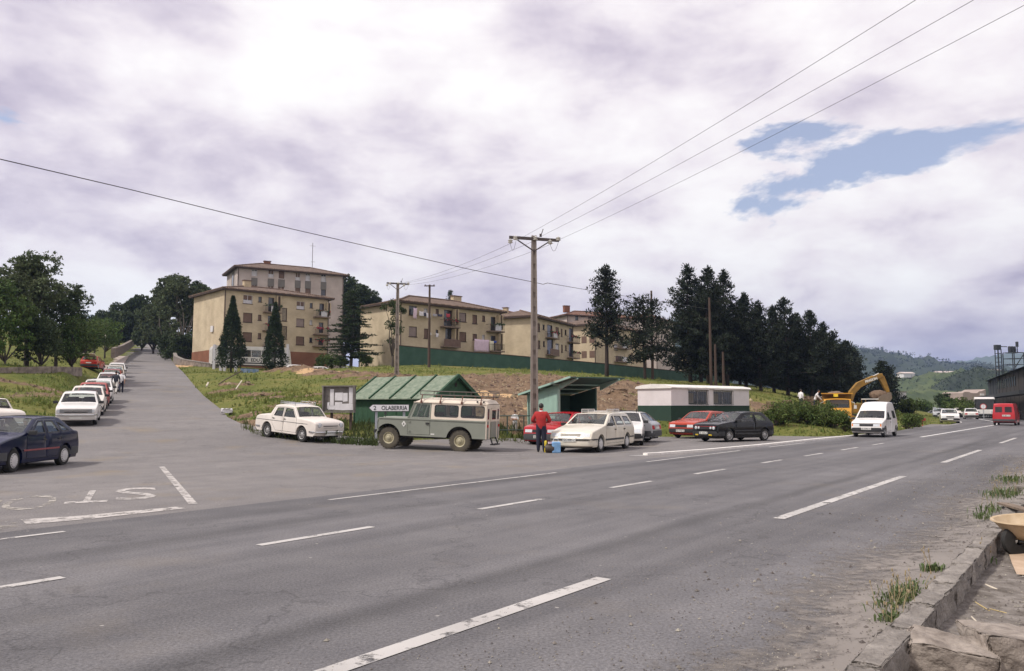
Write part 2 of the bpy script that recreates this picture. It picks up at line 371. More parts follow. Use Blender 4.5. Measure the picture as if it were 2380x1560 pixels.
# ------------------------------------------------------------------ terrain
CP = []
def cp(px, py, d): CP.append(tuple(P(px, py, d)))
def cpw(x, y, z): CP.append((x, y, z))
for a in [(516,852,108),(640,853,108),(770,852,108),(442,850,112),(700,880,75),(650,930,50),(690,960,42),(620,985,38.5),(560,940,50),(520,915,58),(480,872,85),
          (560,868,90),(850,885,66),(820,930,46),(1050,860,82),(1000,848,96),(930,850,98),(1188,861,104),(1300,867,110),(1402,875,116),(1550,887,128),(1690,897,140),(1188,864,90),(1300,869,92),(1402,877,95),(1550,891,106),(1080,858,92),
          (1060,866,78),(1200,868,76),(1350,877,74),(1480,893,70),(1100,905,60),(1250,908,58),(1400,912,57),(1150,930,48),(1180,968,41),(1300,985,40),(1300,930,50),
          (1450,945,50),(1450,975,46),(1560,985,50),(1740,900,95),(1800,926,75),(1850,960,56),(1800,985,49),(1880,938,85),(1860,946,71),(1895,948,71),(1930,1000,62),(1965,1000,66),(1990,995,74),(2030,985,80),(1950,1010,56),(2050,965,95),(2090,965,75),(2110,985,62),
          (100,925,46),(0,930,40),(50,865,58),(190,862,72),(0,855,60),(230,850,82),(120,850,62)]: cp(*a)
for y in (46, 60, 80, 100, 130, 160, 200, 240):
    for off in (3.6, -5.0):
        p = axp(y, off); cpw(p.x, p.y, float(prof(p.x, p.y)))
for y in (100, 130, 160, 200):
    p = axp(y, -14); cpw(p.x, p.y, float(prof(p.x, p.y)) + 1.2)
    p = axp(y, 16); cpw(p.x, p.y, float(prof(p.x, p.y)) - 1.5)
for s in (-40, -10, 20, 45, 60, 75, 90, 120, 160, 220, 300, 420):
    p = RP(s, -6); cpw(p.x, p.y, -0.1)
    p = RP(s, -40); cpw(p.x, p.y, -0.1)
    if s > 80: p = RP(s, 13.5); cpw(p.x, p.y, 0.0)
for s in (110, 160, 220, 300): p = RP(s, 60); cpw(p.x, p.y, 1.5)
for q in [(-5,35.5),(-9,37.5),(2,37),(8,38.5),(14,42),(22,46),(-24,38),(-34,30),(-60,25)]: cpw(q[0], q[1], float(prof(q[0], q[1])) + 0.12)
for q in [(-120,60,9),(-160,120,16),(-90,40,5),(-150,240,24),(60,200,3),(0,200,7.5),(-30,180,9),(-60,260,14),(120,350,2),(0,400,10),(-150,400,32),(250,300,1),(-100,0,1)]: cpw(*q)
CPa = np.array(CP)
def tps_fit(pts, lam=0.02):
    n = len(pts); xy = pts[:, :2]/50.0
    d = np.sqrt(((xy[:, None]-xy[None])**2).sum(-1)); K = np.where(d > 0, d*d*np.log(d+1e-9), 0) + lam*np.eye(n)
    A = np.zeros((n+3, n+3)); A[:n, :n] = K; A[:n, n] = 1; A[:n, n+1:] = xy; A[n, :n] = 1; A[n+1:, :n] = xy.T
    return np.linalg.solve(A, np.concatenate([pts[:, 2], np.zeros(3)]))
TW = tps_fit(CPa)
def tps(x, y):
    q = np.stack([x, y], -1).reshape(-1, 2)/50.0; out = np.zeros(len(q)); n = len(CPa); c = CPa[:, :2]/50.0
    for i in range(0, len(q), 8000):
        d = np.sqrt(((q[i:i+8000, None]-c[None])**2).sum(-1)); out[i:i+8000] = np.where(d > 0, d*d*np.log(d+1e-9), 0) @ TW[:n]
    return (out + TW[n] + q @ TW[n+1:]).reshape(np.shape(x))
def pip(poly, x, y):
    c = np.zeros(x.shape, bool); k = len(poly); j = k-1
    for i in range(k):
        xi, yi = poly[i]; xj, yj = poly[j]
        if yi != yj:
            c ^= ((yi > y) != (yj > y)) & (x < (xj-xi)*(y-yi)/(yj-yi)+xi)
        j = i
    return c
def pdist(poly, x, y):
    d = np.full(x.shape, 1e9); k = len(poly)
    for i in range(k):
        ax_, ay = poly[i]; bx_, by = poly[(i+1) % k]; vx, vy = bx_-ax_, by-ay; l = vx*vx+vy*vy + 1e-12
        t = np.clip(((x-ax_)*vx+(y-ay)*vy)/l, 0, 1); d = np.minimum(d, (x-ax_-t*vx)**2+(y-ay-t*vy)**2)
    return np.sqrt(d)
def wob(x, y, s, seed):
    r = np.random.default_rng(seed); z = np.zeros(np.shape(x))
    for k in range(7):
        a = r.uniform(0, 6.28); f = s*r.uniform(0.5, 1.8); z = z + np.sin((x*math.cos(a)+y*math.sin(a))*f + r.uniform(0, 6.28))
    return z/7
# (x, y, rx, ry, strength) patches of bare soil, heaps (dz)
def E(px, py, d, rx, ry, k=1.0, dz=0.0): p = P(px, py, d); return (p.x, p.y, rx, ry, k, dz)
SOIL = [E(1260,884,66,11.5,9.0,1.3,0.0), E(1150,930,48,5.0,9,1.1), E(1390,925,54,6.5,7.0,1.0), E(1100,915,56,6,6,0.9), E(1500,905,64,5,6,0.9), E(1280,935,46,6,4,0.8), E(570,990,38.5,2.2,1.6,1.0,0.1),
        E(560,960,42,1.4,1.2,0.8), E(690,866,88,3.4,2.2,1.0,0.9), E(650,862,92,2.6,1.5,1.0,0.6), E(780,874,80,4.0,1.6,1.0,0.45), E(850,882,73,4.2,1.5,1.0,0.4), E(900,886,70,3.5,1.3,1.0,0.3),
        E(1870,946,62,9,3.5,0.8), E(1800,940,68,6,3,0.7), E(420,845,112,3.5,6,0.9), E(520,895,64,1.7,1.1,0.9,0.2), E(545,885,68,2,1,0.7,0.25), E(600,905,58,1.6,2.2,0.9),
        E(690,915,54,3,1.2,0.7), E(720,945,46,3,1.4,0.8), E(790,970,40,2.2,1.2,0.9), E(1180,975,39.5,3.0,1.6,0.9), E(1440,918,55,1.8,1.2,1.0,0.8), E(100,905,50,1.0,4,0.6), E(50,872,55,6,1.0,0.7), E(1690,960,56,8,2,0.4)]
SAND = [E(740,864,86,2.6,1.6,1.3), E(850,878,76,2.0,0.8,1.0), E(420,846,112,3.2,5,1.0), E(1150,915,52,2.0,2.5,0.7), E(1270,925,46,2,2,0.5)]
def soilmask(L, x, y, nse):
    m = np.zeros(np.shape(x))
    for (cx, cy, rx, ry, k, dz) in L:
        q = np.sqrt(((x-cx)/rx)**2+((y-cy)/ry)**2); m = np.maximum(m, k*(1-smooth01((q+nse*0.5-0.65)/0.5)))
    return np.clip(m, 0, 1)
def ground_z(x, y, detail=True):
    x = np.asarray(x, float); y = np.asarray(y, float)
    base = prof(x, y); ap = [tuple(p) for p in apron]; rp_ = [tuple(p) for p in road_poly]
    ins = pip(ap, x, y) | pip(rp_, x, y); d = np.minimum(pdist(ap, x, y), pdist(rp_, x, y))
    far = np.clip((np.hypot(x, y)-450)/300, 0, 1)
    t = tps(x, y)*(1-far) + far*2.0
    if detail:
        n = wob(x, y, 1.1, 3)*0.14 + wob(x, y, 3.3, 4)*0.08
        sm = soilmask(SOIL, x, y, wob(x, y, 2.0, 9)*0.5)
        t = t + n + sm*(wob(x, y, 4.5, 5)*0.30 + wob(x, y, 2.0, 6)*0.25)
        for (cx, cy, rx, ry, k, dz) in SOIL:
            if dz: t = t + dz*np.clip(1-((x-cx)/rx)**2-((y-cy)/ry)**2, 0, 1)*(0.8+0.6*wob(x, y, 3.5, 11))
        # the cut face of the bank: steeper than the spline
    tl = x*(-math.cos(TH0)) + y*math.sin(TH0)
    w = smooth01(d/2.2); right = (tl < 1.2) & (np.hypot(x, y) < 200)
    z = np.where(ins, base-0.13, (base-0.015)*(1-w) + t*w)
    return np.where(right & ~ins, -0.105 + 0.02*wob(x, y, 4, 8), z)
def spaced(a, b, f0, f1, fine, coarse):
    g = [a]
    while g[-1] < b:
        x = g[-1]; dd = max(f0-x, x-f1, 0); g.append(x + min(coarse, fine + dd*0.09))
    return np.array(g)
gx = spaced(-1600, 2600, -42, 45, 0.62, 90); gy = spaced(-120, 3000, 26, 100, 0.62, 90)
X, Y = np.meshgrid(gx, gy); Z = ground_z(X, Y)
def gz(x, y):
    i = min(max(int(np.searchsorted(gx, x))-1, 0), len(gx)-2); j = min(max(int(np.searchsorted(gy, y))-1, 0), len(gy)-2); a = (x-gx[i])/(gx[i+1]-gx[i]); b = (y-gy[j])/(gy[j+1]-gy[j])
    return float(Z[j, i]*(1-a)*(1-b)+Z[j, i+1]*a*(1-b)+Z[j+1, i]*(1-a)*b+Z[j+1, i+1]*a*b)
nx, ny = len(gx), len(gy)
idx = np.arange(nx*ny).reshape(ny, nx)
quads = np.stack([idx[:-1, :-1], idx[:-1, 1:], idx[1:, 1:], idx[1:, :-1]], -1).reshape(-1, 4)
me = bpy.data.meshes.new('ground'); me.from_pydata(np.stack([X, Y, Z], -1).reshape(-1, 3).tolist(), [], quads.tolist())
NSE = wob(X, Y, 1.6, 21)*0.6 + wob(X, Y, 5.0, 22)*0.35
tl_ = X*(-math.cos(TH0)) + Y*math.sin(TH0)
soil = np.maximum(soilmask(SOIL, X, Y, NSE), np.where((tl_ < 1.25) & (np.hypot(X, Y) < 90), 1.0, 0))
sand = soilmask(SAND, X, Y, NSE)
for nm, a in (('soil', soil), ('sand', sand)):
    at = me.attributes.new(nm, 'FLOAT', 'POINT'); at.data.foreach_set('value', a.reshape(-1).astype(np.float32))
def ground_mat():
    m = bpy.data.materials.new('ground'); m.use_nodes = True; nt = m.node_tree; bs = nt.nodes['Principled BSDF']; N = nt.nodes.new; L = nt.links.new
    bs.inputs['Roughness'].default_value = 0.95; bs.inputs['Specular IOR Level'].default_value = 0.1
    tc = N('ShaderNodeTexCoord')
    def nz(sc, det, ro=0.6):
        n = N('ShaderNodeTexNoise'); n.inputs['Scale'].default_value = sc; n.inputs['Detail'].default_value = det; n.inputs['Roughness'].default_value = ro; L(tc.outputs['Object'], n.inputs[0]); return n.outputs[0]
    def rp(f, st):
        r = N('ShaderNodeValToRGB'); e = r.color_ramp.elements
        while len(e) < len(st): e.new(0.5)
        for k, (p, c) in enumerate(st): e[k].position = p; e[k].color = (*c, 1)
        L(f, r.inputs[0]); return r.outputs[0]
    def mx(f, a, b):
        x = N('ShaderNodeMix'); x.data_type = 'RGBA'; L(f, x.inputs[0]); L(a, x.inputs[6]); L(b, x.inputs[7]); return x.outputs[2]
    g1 = rp(nz(0.22, 8), [(0.3, (0.062, 0.098, 0.018)), (0.5, (0.150, 0.160, 0.036)), (0.68, (0.250, 0.200, 0.066))])
    g2 = rp(nz(2.6, 6, 0.7), [(0.35, (0.050, 0.070, 0.018)), (0.6, (0.165, 0.160, 0.055))])
    gr = N('ShaderNodeMix'); gr.data_type = 'RGBA'; gr.inputs[0].default_value = 0.5; L(g1, gr.inputs[6]); L(g2, gr.inputs[7])
    s1 = rp(nz(1.1, 8, 0.68), [(0.3, (0.065, 0.042, 0.028)), (0.5, (0.185, 0.115, 0.068)), (0.72, (0.34, 0.235, 0.15))])
    s2 = rp(nz(9, 6, 0.7), [(0.35, (0.09, 0.062, 0.045)), (0.7, (0.31, 0.225, 0.155))])
    so = N('ShaderNodeMix'); so.data_type = 'RGBA'; so.inputs[0].default_value = 0.45; L(s1, so.inputs[6]); L(s2, so.inputs[7])
    sa = rp(nz(2.0, 6), [(0.3, (0.42, 0.27, 0.14)), (0.7, (0.62, 0.42, 0.24))])
    a1 = N('ShaderNodeAttribute'); a1.attribute_name = 'soil'; a2 = N('ShaderNodeAttribute'); a2.attribute_name = 'sand'
    def sharpen(f, w):
        k = N('ShaderNodeMath'); k.operation = 'MULTIPLY_ADD'; k.inputs[1].default_value = 1.3; L(f, k.inputs[0])
        q = N('ShaderNodeMath'); q.operation = 'MULTIPLY_ADD'; q.inputs[1].default_value = w; q.inputs[2].default_value = -w*0.62; L(nz(3.2, 6, 0.7), q.inputs[0])
        L(q.outputs[0], k.inputs[2]); return rp(k.outputs[0], [(0.3, (0, 0, 0)), (0.6, (1, 1, 1))])
    c = mx(sharpen(a1.outputs['Fac'], 1.6), gr.outputs[2], so.outputs[2]); c = mx(sharpen(a2.outputs['Fac'], 1.2), c, sa)
    L(c, bs.inputs['Base Color'])
    b = N('ShaderNodeBump'); b.inputs['Distance'].default_value = 0.12; b.inputs['Strength'].default_value = 0.9; L(nz(4.0, 8, 0.7), b.inputs['Height']); L(b.outputs[0], bs.inputs['Normal'])
    return m
me.materials.append(ground_mat()); me.polygons.foreach_set('use_smooth', [True]*len(me.polygons))
go = bpy.data.objects.new('ground', me); COL.objects.link(go); tag(go, 'grassy and dug-up ground rising from the road to the flats', 'ground', kind='structure')

# loose grass standing on the banks (uncountable)
def blades(name, pts, h, wdt, nb, m, label, seed=1, lean=0.5):
    r = np.random.default_rng(seed); n = len(pts)*nb
    base = np.repeat(np.array(pts), nb, 0) + np.concatenate([r.normal(0, 0.10, (n, 2))*np.repeat(h, nb)[:, None]*2, np.zeros((n, 1))], 1)
    hh = np.repeat(h, nb)*r.uniform(0.5, 1.2, n); a = r.uniform(0, 6.283, n); ln = r.uniform(0.1, lean, n)*hh
    w = np.repeat(wdt, nb)*r.uniform(0.7, 1.3, n); ox, oy = np.cos(a), np.sin(a); b2 = a + r.uniform(-1.2, 1.2, n)
    t = base + np.stack([np.cos(b2)*ln, np.sin(b2)*ln, hh], 1); side = np.stack([ox*w, oy*w, np.zeros(n)], 1)
    mid = base*0.45 + t*0.55 - np.stack([np.cos(b2)*ln*0.15, np.sin(b2)*ln*0.15, -hh*0.05], 1)
    V = np.stack([base-side, base+side, mid+side*0.7, mid-side*0.7, t], 1).reshape(-1, 3); i = np.arange(n)[:, None]*5
    me = bpy.data.meshes.new(name)
    F = np.concatenate([i + np.array([0, 1, 2, 3])], 1).tolist() + (i + np.array([3, 2, 4])).tolist()
    me.from_pydata(V.tolist(), [], F); me.materials.append(m); o = bpy.data.objects.new(name, me); COL.objects.link(o)
    return tag(o, label, 'grass', kind='stuff')
M_GRASS = mat('grass_blade', (0.095, 0.145, 0.026), 0.8, scale=0.35, col2=(0.235, 0.232, 0.06), island=0.35, trans=0.25)
def scatter(n, xr, yr, seed, keep=0.45):
    r = np.random.default_rng(seed); x = r.uniform(*xr, n); y = r.uniform(*yr, n)**1.0
    ap = [tuple(p) for p in apron]; rp_ = [tuple(p) for p in road_poly]
    ok = ~(pip(ap, x, y) | pip(rp_, x, y)) & (np.abs(x) < y*0.70) & (x*(-math.cos(TH0))+y*math.sin(TH0) > 12)
    x, y = x[ok], y[ok]; sm = soilmask(SOIL, x, y, wob(x, y, 2, 9)*0.4); k = (r.uniform(0, 1, len(x)) > sm*1.15) & (wob(x, y, 0.7, 31) + r.uniform(-0.35, 0.35, len(x)) > -0.12)
    x, y = x[k], y[k]; z = ground_z(x, y); return np.stack([x, y, z-0.03], 1)
pts = np.concatenate([scatter(46000, (-45, 45), (33, 62), 1), scatter(24000, (-65, 65), (60, 112), 2)])
hh = RNG.uniform(0.07, 0.19, len(pts)) + 0.22*(RNG.uniform(0, 1, len(pts)) > 0.95)
blades('grass', pts, hh, 0.012 + hh*0.07, 5, M_GRASS, 'rough grass covering the banks')
# clods and stones lying on the dug earth (uncountable)
def clods(n, seed):
    r = np.random.default_rng(seed); x = r.uniform(-40, 40, n); y = r.uniform(36, 96, n); sm = soilmask(SOIL, x, y, wob(x, y, 2, 9)*0.3); ap = [tuple(p) for p in apron]; k = (r.uniform(0, 1, n) < sm*0.9) & ~pip(ap, x, y); x, y = x[k], y[k]; z = ground_z(x, y); m = len(x)
    s = r.uniform(0.03, 0.10, m)*(1+(r.uniform(0, 1, m) > 0.95)*1.6); a = r.uniform(0, 6.28, m); c = np.stack([x, y, z], 1); V = []
    for q in range(4): V.append(c + np.stack([np.cos(a+q*1.57)*s*r.uniform(0.7, 1.4, m), np.sin(a+q*1.57)*s*r.uniform(0.7, 1.4, m), -0.02*np.ones(m)], 1))
    V.append(c + np.stack([r.normal(0, 0.3, m)*s, r.normal(0, 0.3, m)*s, s*r.uniform(0.5, 1.1, m)], 1)); V = np.stack(V, 1).reshape(-1, 3); i = np.arange(m)[:, None]*5
    me = bpy.data.meshes.new('clods'); me.from_pydata(V.tolist(), [], np.concatenate([i+np.array(t) for t in ((0,1,4),(1,2,4),(2,3,4),(3,0,4))]).tolist()); me.materials.append(mat('clod', (0.10, 0.065, 0.042), 0.95, scale=1.2, col2=(0.30, 0.215, 0.15), island=0.5)); o = bpy.data.objects.new('loose_earth', me); COL.objects.link(o); tag(o, 'clods and stones strewn over the dug earth', 'earth', kind='stuff')
clods(60000, 12)
# ------------------------------------------------------------------ painted markings
def paint_mat(name, col, wear, scale=3.0):
    m = bpy.data.materials.new(name); m.use_nodes = True; nt = m.node_tree; bs = nt.nodes['Principled BSDF']; N = nt.nodes.new; L = nt.links.new
    bs.inputs['Roughness'].default_value = 0.75; out = nt.nodes['Material Output']
    tc = N('ShaderNodeTexCoord'); n = N('ShaderNodeTexNoise'); n.inputs['Scale'].default_value = scale; n.inputs['Detail'].default_value = 9; n.inputs['Roughness'].default_value = 0.72; L(tc.outputs['Object'], n.inputs[0])
    r = N('ShaderNodeValToRGB'); r.color_ramp.elements[0].position = wear; r.color_ramp.elements[1].position = wear+0.10; L(n.outputs[0], r.inputs[0])
    n2 = N('ShaderNodeTexNoise'); n2.inputs['Scale'].default_value = 0.9; n2.inputs['Detail'].default_value = 7; L(tc.outputs['Object'], n2.inputs[0])
    r2 = N('ShaderNodeValToRGB'); r2.color_ramp.elements[0].position = 0.3; r2.color_ramp.elements[1].position = 0.7
    r2.color_ramp.elements[0].color = (*[c*0.72 for c in col], 1); r2.color_ramp.elements[1].color = (*col, 1); L(n2.outputs[0], r2.inputs[0]); L(r2.outputs[0], bs.inputs['Base Color'])
    tr = N('ShaderNodeBsdfTransparent'); mx = N('ShaderNodeMixShader'); L(r.outputs[0], mx.inputs[0]); L(tr.outputs[0], mx.inputs[1]); L(bs.outputs[0], mx.inputs[2]); L(mx.outputs[0], out.inputs[0]); MATS[name] = m; return m
M_PNT = paint_mat('road_paint', (0.53, 0.50, 0.475), 0.36, 4.0); M_PNTW = paint_mat('road_paint_worn', (0.52, 0.48, 0.45), 0.40, 5.0); M_PNTB = paint_mat('road_paint_bright', (0.78, 0.75, 0.72), 0.24)
def stripe(ends, w, m=None, z=0.006, on='road', name='road_marking', label=None):
    pts = [(G(*e) if on == 'road' else Gp(*e)) for e in ends]
    seg = []
    for a, b in zip(pts[:-1], pts[1:]):
        k = max(2, int((b-a).length/1.5)); seg += [a.lerp(b, i/k) for i in range(k)]
    seg.append(pts[-1]); vs = []; ww = w if isinstance(w, (list, tuple)) else [w, w]
    for i, p in enumerate(seg):
        d = (seg[min(i+1, len(seg)-1)] - seg[max(i-1, 0)]); d.z = 0; d.normalize(); n = Vector((-d.y, d.x, 0)); q = i/(len(seg)-1); h = (ww[0]*(1-q)+ww[1]*q)/2
        for sg in (1, -1):
            v = p + n*h*sg; v.z = (float(prof(v.x, v.y)) if on != 'road' else 0.0) + z; vs.append(v)
    mb = MB().add(vs, [(2*i, 2*i+1, 2*i+3, 2*i+2) for i in range(len(seg)-1)])
    return tag(mb.build(name, m or M_PNT, recalc=False), label, 'marking' if label else None, kind='structure')
def dashes(lst, t, w, lab):
    for i, (a, b) in enumerate(lst):
        A, B = G(*a), G(*b); sa = A.x*math.sin(TH0)+A.y*math.cos(TH0); sb = B.x*math.sin(TH0)+B.y*math.cos(TH0)
        k = max(2, int(abs(sb-sa)/2)); vs = []
        for j in range(k+1):
            s = sa+(sb-sa)*j/k; vs += [RP(s, t+w/2, 0.006), RP(s, t-w/2, 0.006)]
        o = MB().add(vs, [(2*j, 2*j+1, 2*j+3, 2*j+2) for j in range(k)]).build('lane_dash', M_PNT, recalc=False)
        tag(o, lab[i], 'marking', kind='structure')
ordn = ['first', 'second', 'third', 'fourth', 'fifth', 'sixth', 'seventh', 'eighth', 'ninth', 'tenth']
dashes([((600,1593),(1405,1345)), ((1795,1205),(2088,1107)), ((2175,1075),(2270,1046)), ((2308,1030),(2352,1018))], 3.98, 0.17, [f'wide white dash in the near line of the road, {o} from the bottom of the photo' for o in ordn])
dashes([((-160,1383),(122,1336)), ((583,1265),(858,1224)), ((1112,1184),(1270,1161)), ((1417,1134),(1522,1119)), ((1614,1102),(1687,1091)), ((1758,1076),(1810,1069)), ((1860,1060),(1903,1053.5)), ((1943,1046),(1980,1040)), ((2010,1034),(2035,1030))],
       8.2, 0.13, [f'white dash in the far lane line, {o} from the left' for o in ordn])
dashes([((-60,1255),(134,1233)), ((752,1161),(1310,1100)), ((1510,1074),(1730,1048)), ((1800,1040),(1880,1030))], 11.15, 0.10, [f'thin white edge line beside the junction, {o} from the left' for o in ordn])
# solid line that turns with the bend, second arm and shoulder line
vs = []; sl = list(np.arange(48, 78, 3)) + list(np.arange(78, 110, 1.5)) + list(np.arange(110, 400, 12))
for s in sl: vs += [RP(float(s), 8.2+0.09, 0.006), RP(float(s), 8.2-0.09, 0.006)]
tag(MB().add(vs, [(2*j, 2*j+1, 2*j+3, 2*j+2) for j in range(len(sl)-1)]).build('lane_line', M_PNTB, recalc=False), 'solid white lane line that bends left on the right of the photo', 'marking', kind='structure')
vs = []; sl = list(np.arange(76, 110, 1.5)) + list(np.arange(110, 400, 12))
for s in sl: vs += [RP(float(s), 11.4+0.07, 0.006), RP(float(s), 11.4-0.07, 0.006)]
tag(MB().add(vs, [(2*j, 2*j+1, 2*j+3, 2*j+2) for j in range(len(sl)-1)]).build('edge_line', M_PNT, recalc=False), 'white shoulder line along the grass at the far bend', 'marking', kind='structure')
stripe([(1462,1059),(1500,1058.5)], [0.05, 0.22], M_PNTB, on='side', name='edge_line', label='tapered white nose of the lay-by kerb')
wk = tag(bpy.data.objects.new('lay_by_kerb', None), 'low white painted kerb bounding the lay-by in front of the parked cars', 'kerb', kind='structure'); COL.objects.link(wk); kp = [G(*p) for p in ((1500,1058.5),(1530,1057),(1640,1049),(1760,1038),(1880,1025),(1990,1014),(2060,1007.5))]
for a, b in zip(kp[:-1], kp[1:]):
    k = max(1, round((b-a).length/1.2))
    for i in range(k): MB().beam(a.lerp(b, i/k)+Vector((0,0,0.03)), a.lerp(b, (i+0.99)/k)+Vector((0,0,0.03)), 0.22, 0.10).build('kerb_stone', mat('white_kerb', (0.70, 0.66, 0.62), 0.85, scale=3, bump=0.01), wk)
stripe([(55,1214),(200,1203),(420,1180.5)], [0.62, 0.32], M_PNTW, on='side', name='stop_line', label='wide worn white stop line at the mouth of the side road')
stripe([(-80,1236),(55,1217)], [0.5, 0.5], paint_mat('road_paint_faint', (0.42, 0.38, 0.32), 0.50, 4.0), on='side', name='stop_line', label='almost worn away left end of the stop line')
stripe([(376,1085),(449,1172)], 0.14, M_PNTW, on='side', name='edge_line', label='slanting white line to the right of the letter S')
stripe([(870,1045),(930,1049)], 0.07, M_PNTW, on='side', label='short faint white line by the front wheel of the off-road car')
stripe([(1120,1055),(1205,1058)], 0.07, M_PNTW, on='side', label='faint white line behind the off-road car')
stripe([(1215,1058),(1290,1058)], 0.07, M_PNTW, on='side', label='faint white line at the feet of the man in the red jumper')
stripe([(1200,1095),(1400,1078)], 0.09, MATS['road_paint_faint'], on='side', label='yellowed worn line above the thin white edge line')
stripe([(1060,1240),(1090,1238)], 0.3, MATS['road_paint_faint'], label='pale scuff on the road below the thin white line') if False else None
up = Vector((-AX.x, -AX.y, 0)); rt = Vector((-AX.y, AX.x, 0))
for ch, px, py, wd, hg, m in (('S', 315, 1147, 0.72, 2.25, M_PNTW), ('T', 208, 1154, 0.66, 2.2, M_PNTW), ('O', 70, 1168, 0.78, 2.3, paint_mat('road_paint_o', (0.46, 0.42, 0.37), 0.455, 4.0)), ('P', -75, 1182, 0.7, 2.2, MATS['road_paint_faint'])):
    c = G(px, py); v, f = text_mesh(ch, 1.0); x0, x1 = min(p[0] for p in v), max(p[0] for p in v); y0, y1 = min(p[1] for p in v), max(p[1] for p in v)
    V = []
    for p in v:
        q = c + rt*(((p[0]-x0)/(x1-x0)-0.5)*wd) + up*(((p[1]-y0)/(y1-y0)-0.5)*hg); V.append((q.x, q.y, float(prof(q.x, q.y))+0.006))
    tag(MB().add(V, f).build('painted_letter', m, recalc=False), f'worn white letter {ch} painted upside down on the side road', 'marking', kind='structure')

# ------------------------------------------------------------------ kerb, shoulder and things on the right
M_CONC = mat('kerb_concrete', (0.15, 0.132, 0.118), 0.95, scale=5, col2=(0.32, 0.285, 0.255), bump=0.035, bscale=26, detail=10)
M_STONE = mat('rough_stone', (0.15, 0.122, 0.102), 0.95, scale=6, col2=(0.38, 0.325, 0.28), bump=0.035, bscale=14)
def rough_block(name, c, sx, sy, sz, rz, m, parent=None, seed=0, amt=0.02, cuts=5, tilt=(0, 0)):
    bm = bmesh.new(); bmesh.ops.create_cube(bm, size=1.0)
    bmesh.ops.bevel(bm, geom=bm.edges[:], offset=0.035, segments=2, affect='EDGES'); bmesh.ops.subdivide_edges(bm, edges=bm.edges[:], cuts=cuts, use_grid_fill=True)
    r = random.Random(seed); ph = [(r.uniform(2, 9), r.uniform(0, 6.3)) for _ in range(9)]
    Mx = Matrix.Translation(c) @ Matrix.Rotation(rz, 4, 'Z') @ Matrix.Rotation(tilt[0], 4, 'X') @ Matrix.Rotation(tilt[1], 4, 'Y')
    for v in bm.verts:
        q = Vector((v.co.x*sx, v.co.y*sy, v.co.z*sz)); n = sum(math.sin(q.x*ph[i][0]*3+q.y*ph[i+1][0]*3+q.z*ph[i+2][0]*4+ph[i][1]) for i in range(0, 7))/7
        q += v.co.normalized()*n*amt + Vector((r.uniform(-1, 1), r.uniform(-1, 1), r.uniform(-1, 1)))*amt*0.22; v.co = Mx @ q
    me = bpy.data.meshes.new(name); bm.to_mesh(me); bm.free(); me.materials.append(m); me.polygons.foreach_set('use_smooth', [True]*len(me.polygons)); me.set_sharp_from_angle(angle=R(50))
    o = bpy.data.objects.new(name, me); COL.objects.link(o)
    if parent: o.parent = parent
    return o
kerb = tag(bpy.data.objects.new('kerb', None), 'row of rough concrete kerb stones along the near side of the road', 'kerb', kind='structure'); COL.objects.link(kerb)
s = 2.6; k = 0
while s < 26:
    l = random.uniform(0.75, 1.15); c = RP(s + l/2, 1.235 + random.uniform(-0.012, 0.012), 0.0 + random.uniform(-0.008, 0.008))
    rough_block('kerb_stone', c, 0.18, l-0.012, 0.235, -TH0 + random.uniform(-0.015, 0.015), M_CONC, kerb, k, 0.030, 6, (random.uniform(-0.01, 0.01), random.uniform(-0.03, 0.03))); s += l; k += 1
# silted strip between asphalt and kerb
M_SILT = paint_mat('silt', (0.235, 0.205, 0.182), 0.30, 2.2)
def _fade(m):
    nt = m.node_tree; N = nt.nodes.new; L = nt.links.new; at = N('ShaderNodeAttribute'); at.attribute_name = 'cover'; mx = [n for n in nt.nodes if n.type == 'MIX_SHADER'][0]; nz_ = [n for n in nt.nodes if n.type == 'TEX_NOISE'][0]; nz_.inputs['Scale'].default_value = 5.0
    ma = N('ShaderNodeMath'); ma.operation = 'ADD'; L(nz_.outputs[0], ma.inputs[0]); L(at.outputs['Fac'], ma.inputs[1]); r = N('ShaderNodeValToRGB'); r.color_ramp.elements[0].position = 0.72; r.color_ramp.elements[1].position = 1.0; L(ma.outputs[0], r.inputs[0]); L(r.outputs[0], mx.inputs[0])
_fade(M_SILT)
vs = []; sl = np.arange(-8, 60, 0.35); n6 = 7
for s in sl:
    wv = 1.7 + 0.3*math.sin(s*0.9) + 0.16*math.sin(s*2.7+1)
    for j in range(n6):
        q = j/(n6-1); vs.append(RP(float(s), 1.30 + wv*q, 0.075*(1-min(1, q*2.6))**1.3 + 0.005 + 0.008*math.sin(s*5+j*2)*(1-q)))
so_ = MB().add(vs, [(i*n6+j, i*n6+j+1, (i+1)*n6+j+1, (i+1)*n6+j) for i in range(len(sl)-1) for j in range(n6-1)]).build('shoulder', M_SILT, smooth=180); at = so_.data.attributes.new('cover', 'FLOAT', 'POINT'); at.data.foreach_set('value', np.array([0.62*(1-(i % n6)/(n6-1)) for i in range(len(vs))], np.float32))
tag(so_, 'silted dirt strip between the road and the kerb stones', 'dirt', kind='structure')
M_PEB = mat('pebble', (0.09, 0.077, 0.068), 0.9, scale=2.0, col2=(0.27, 0.235, 0.205), island=0.55)
mb = MB()
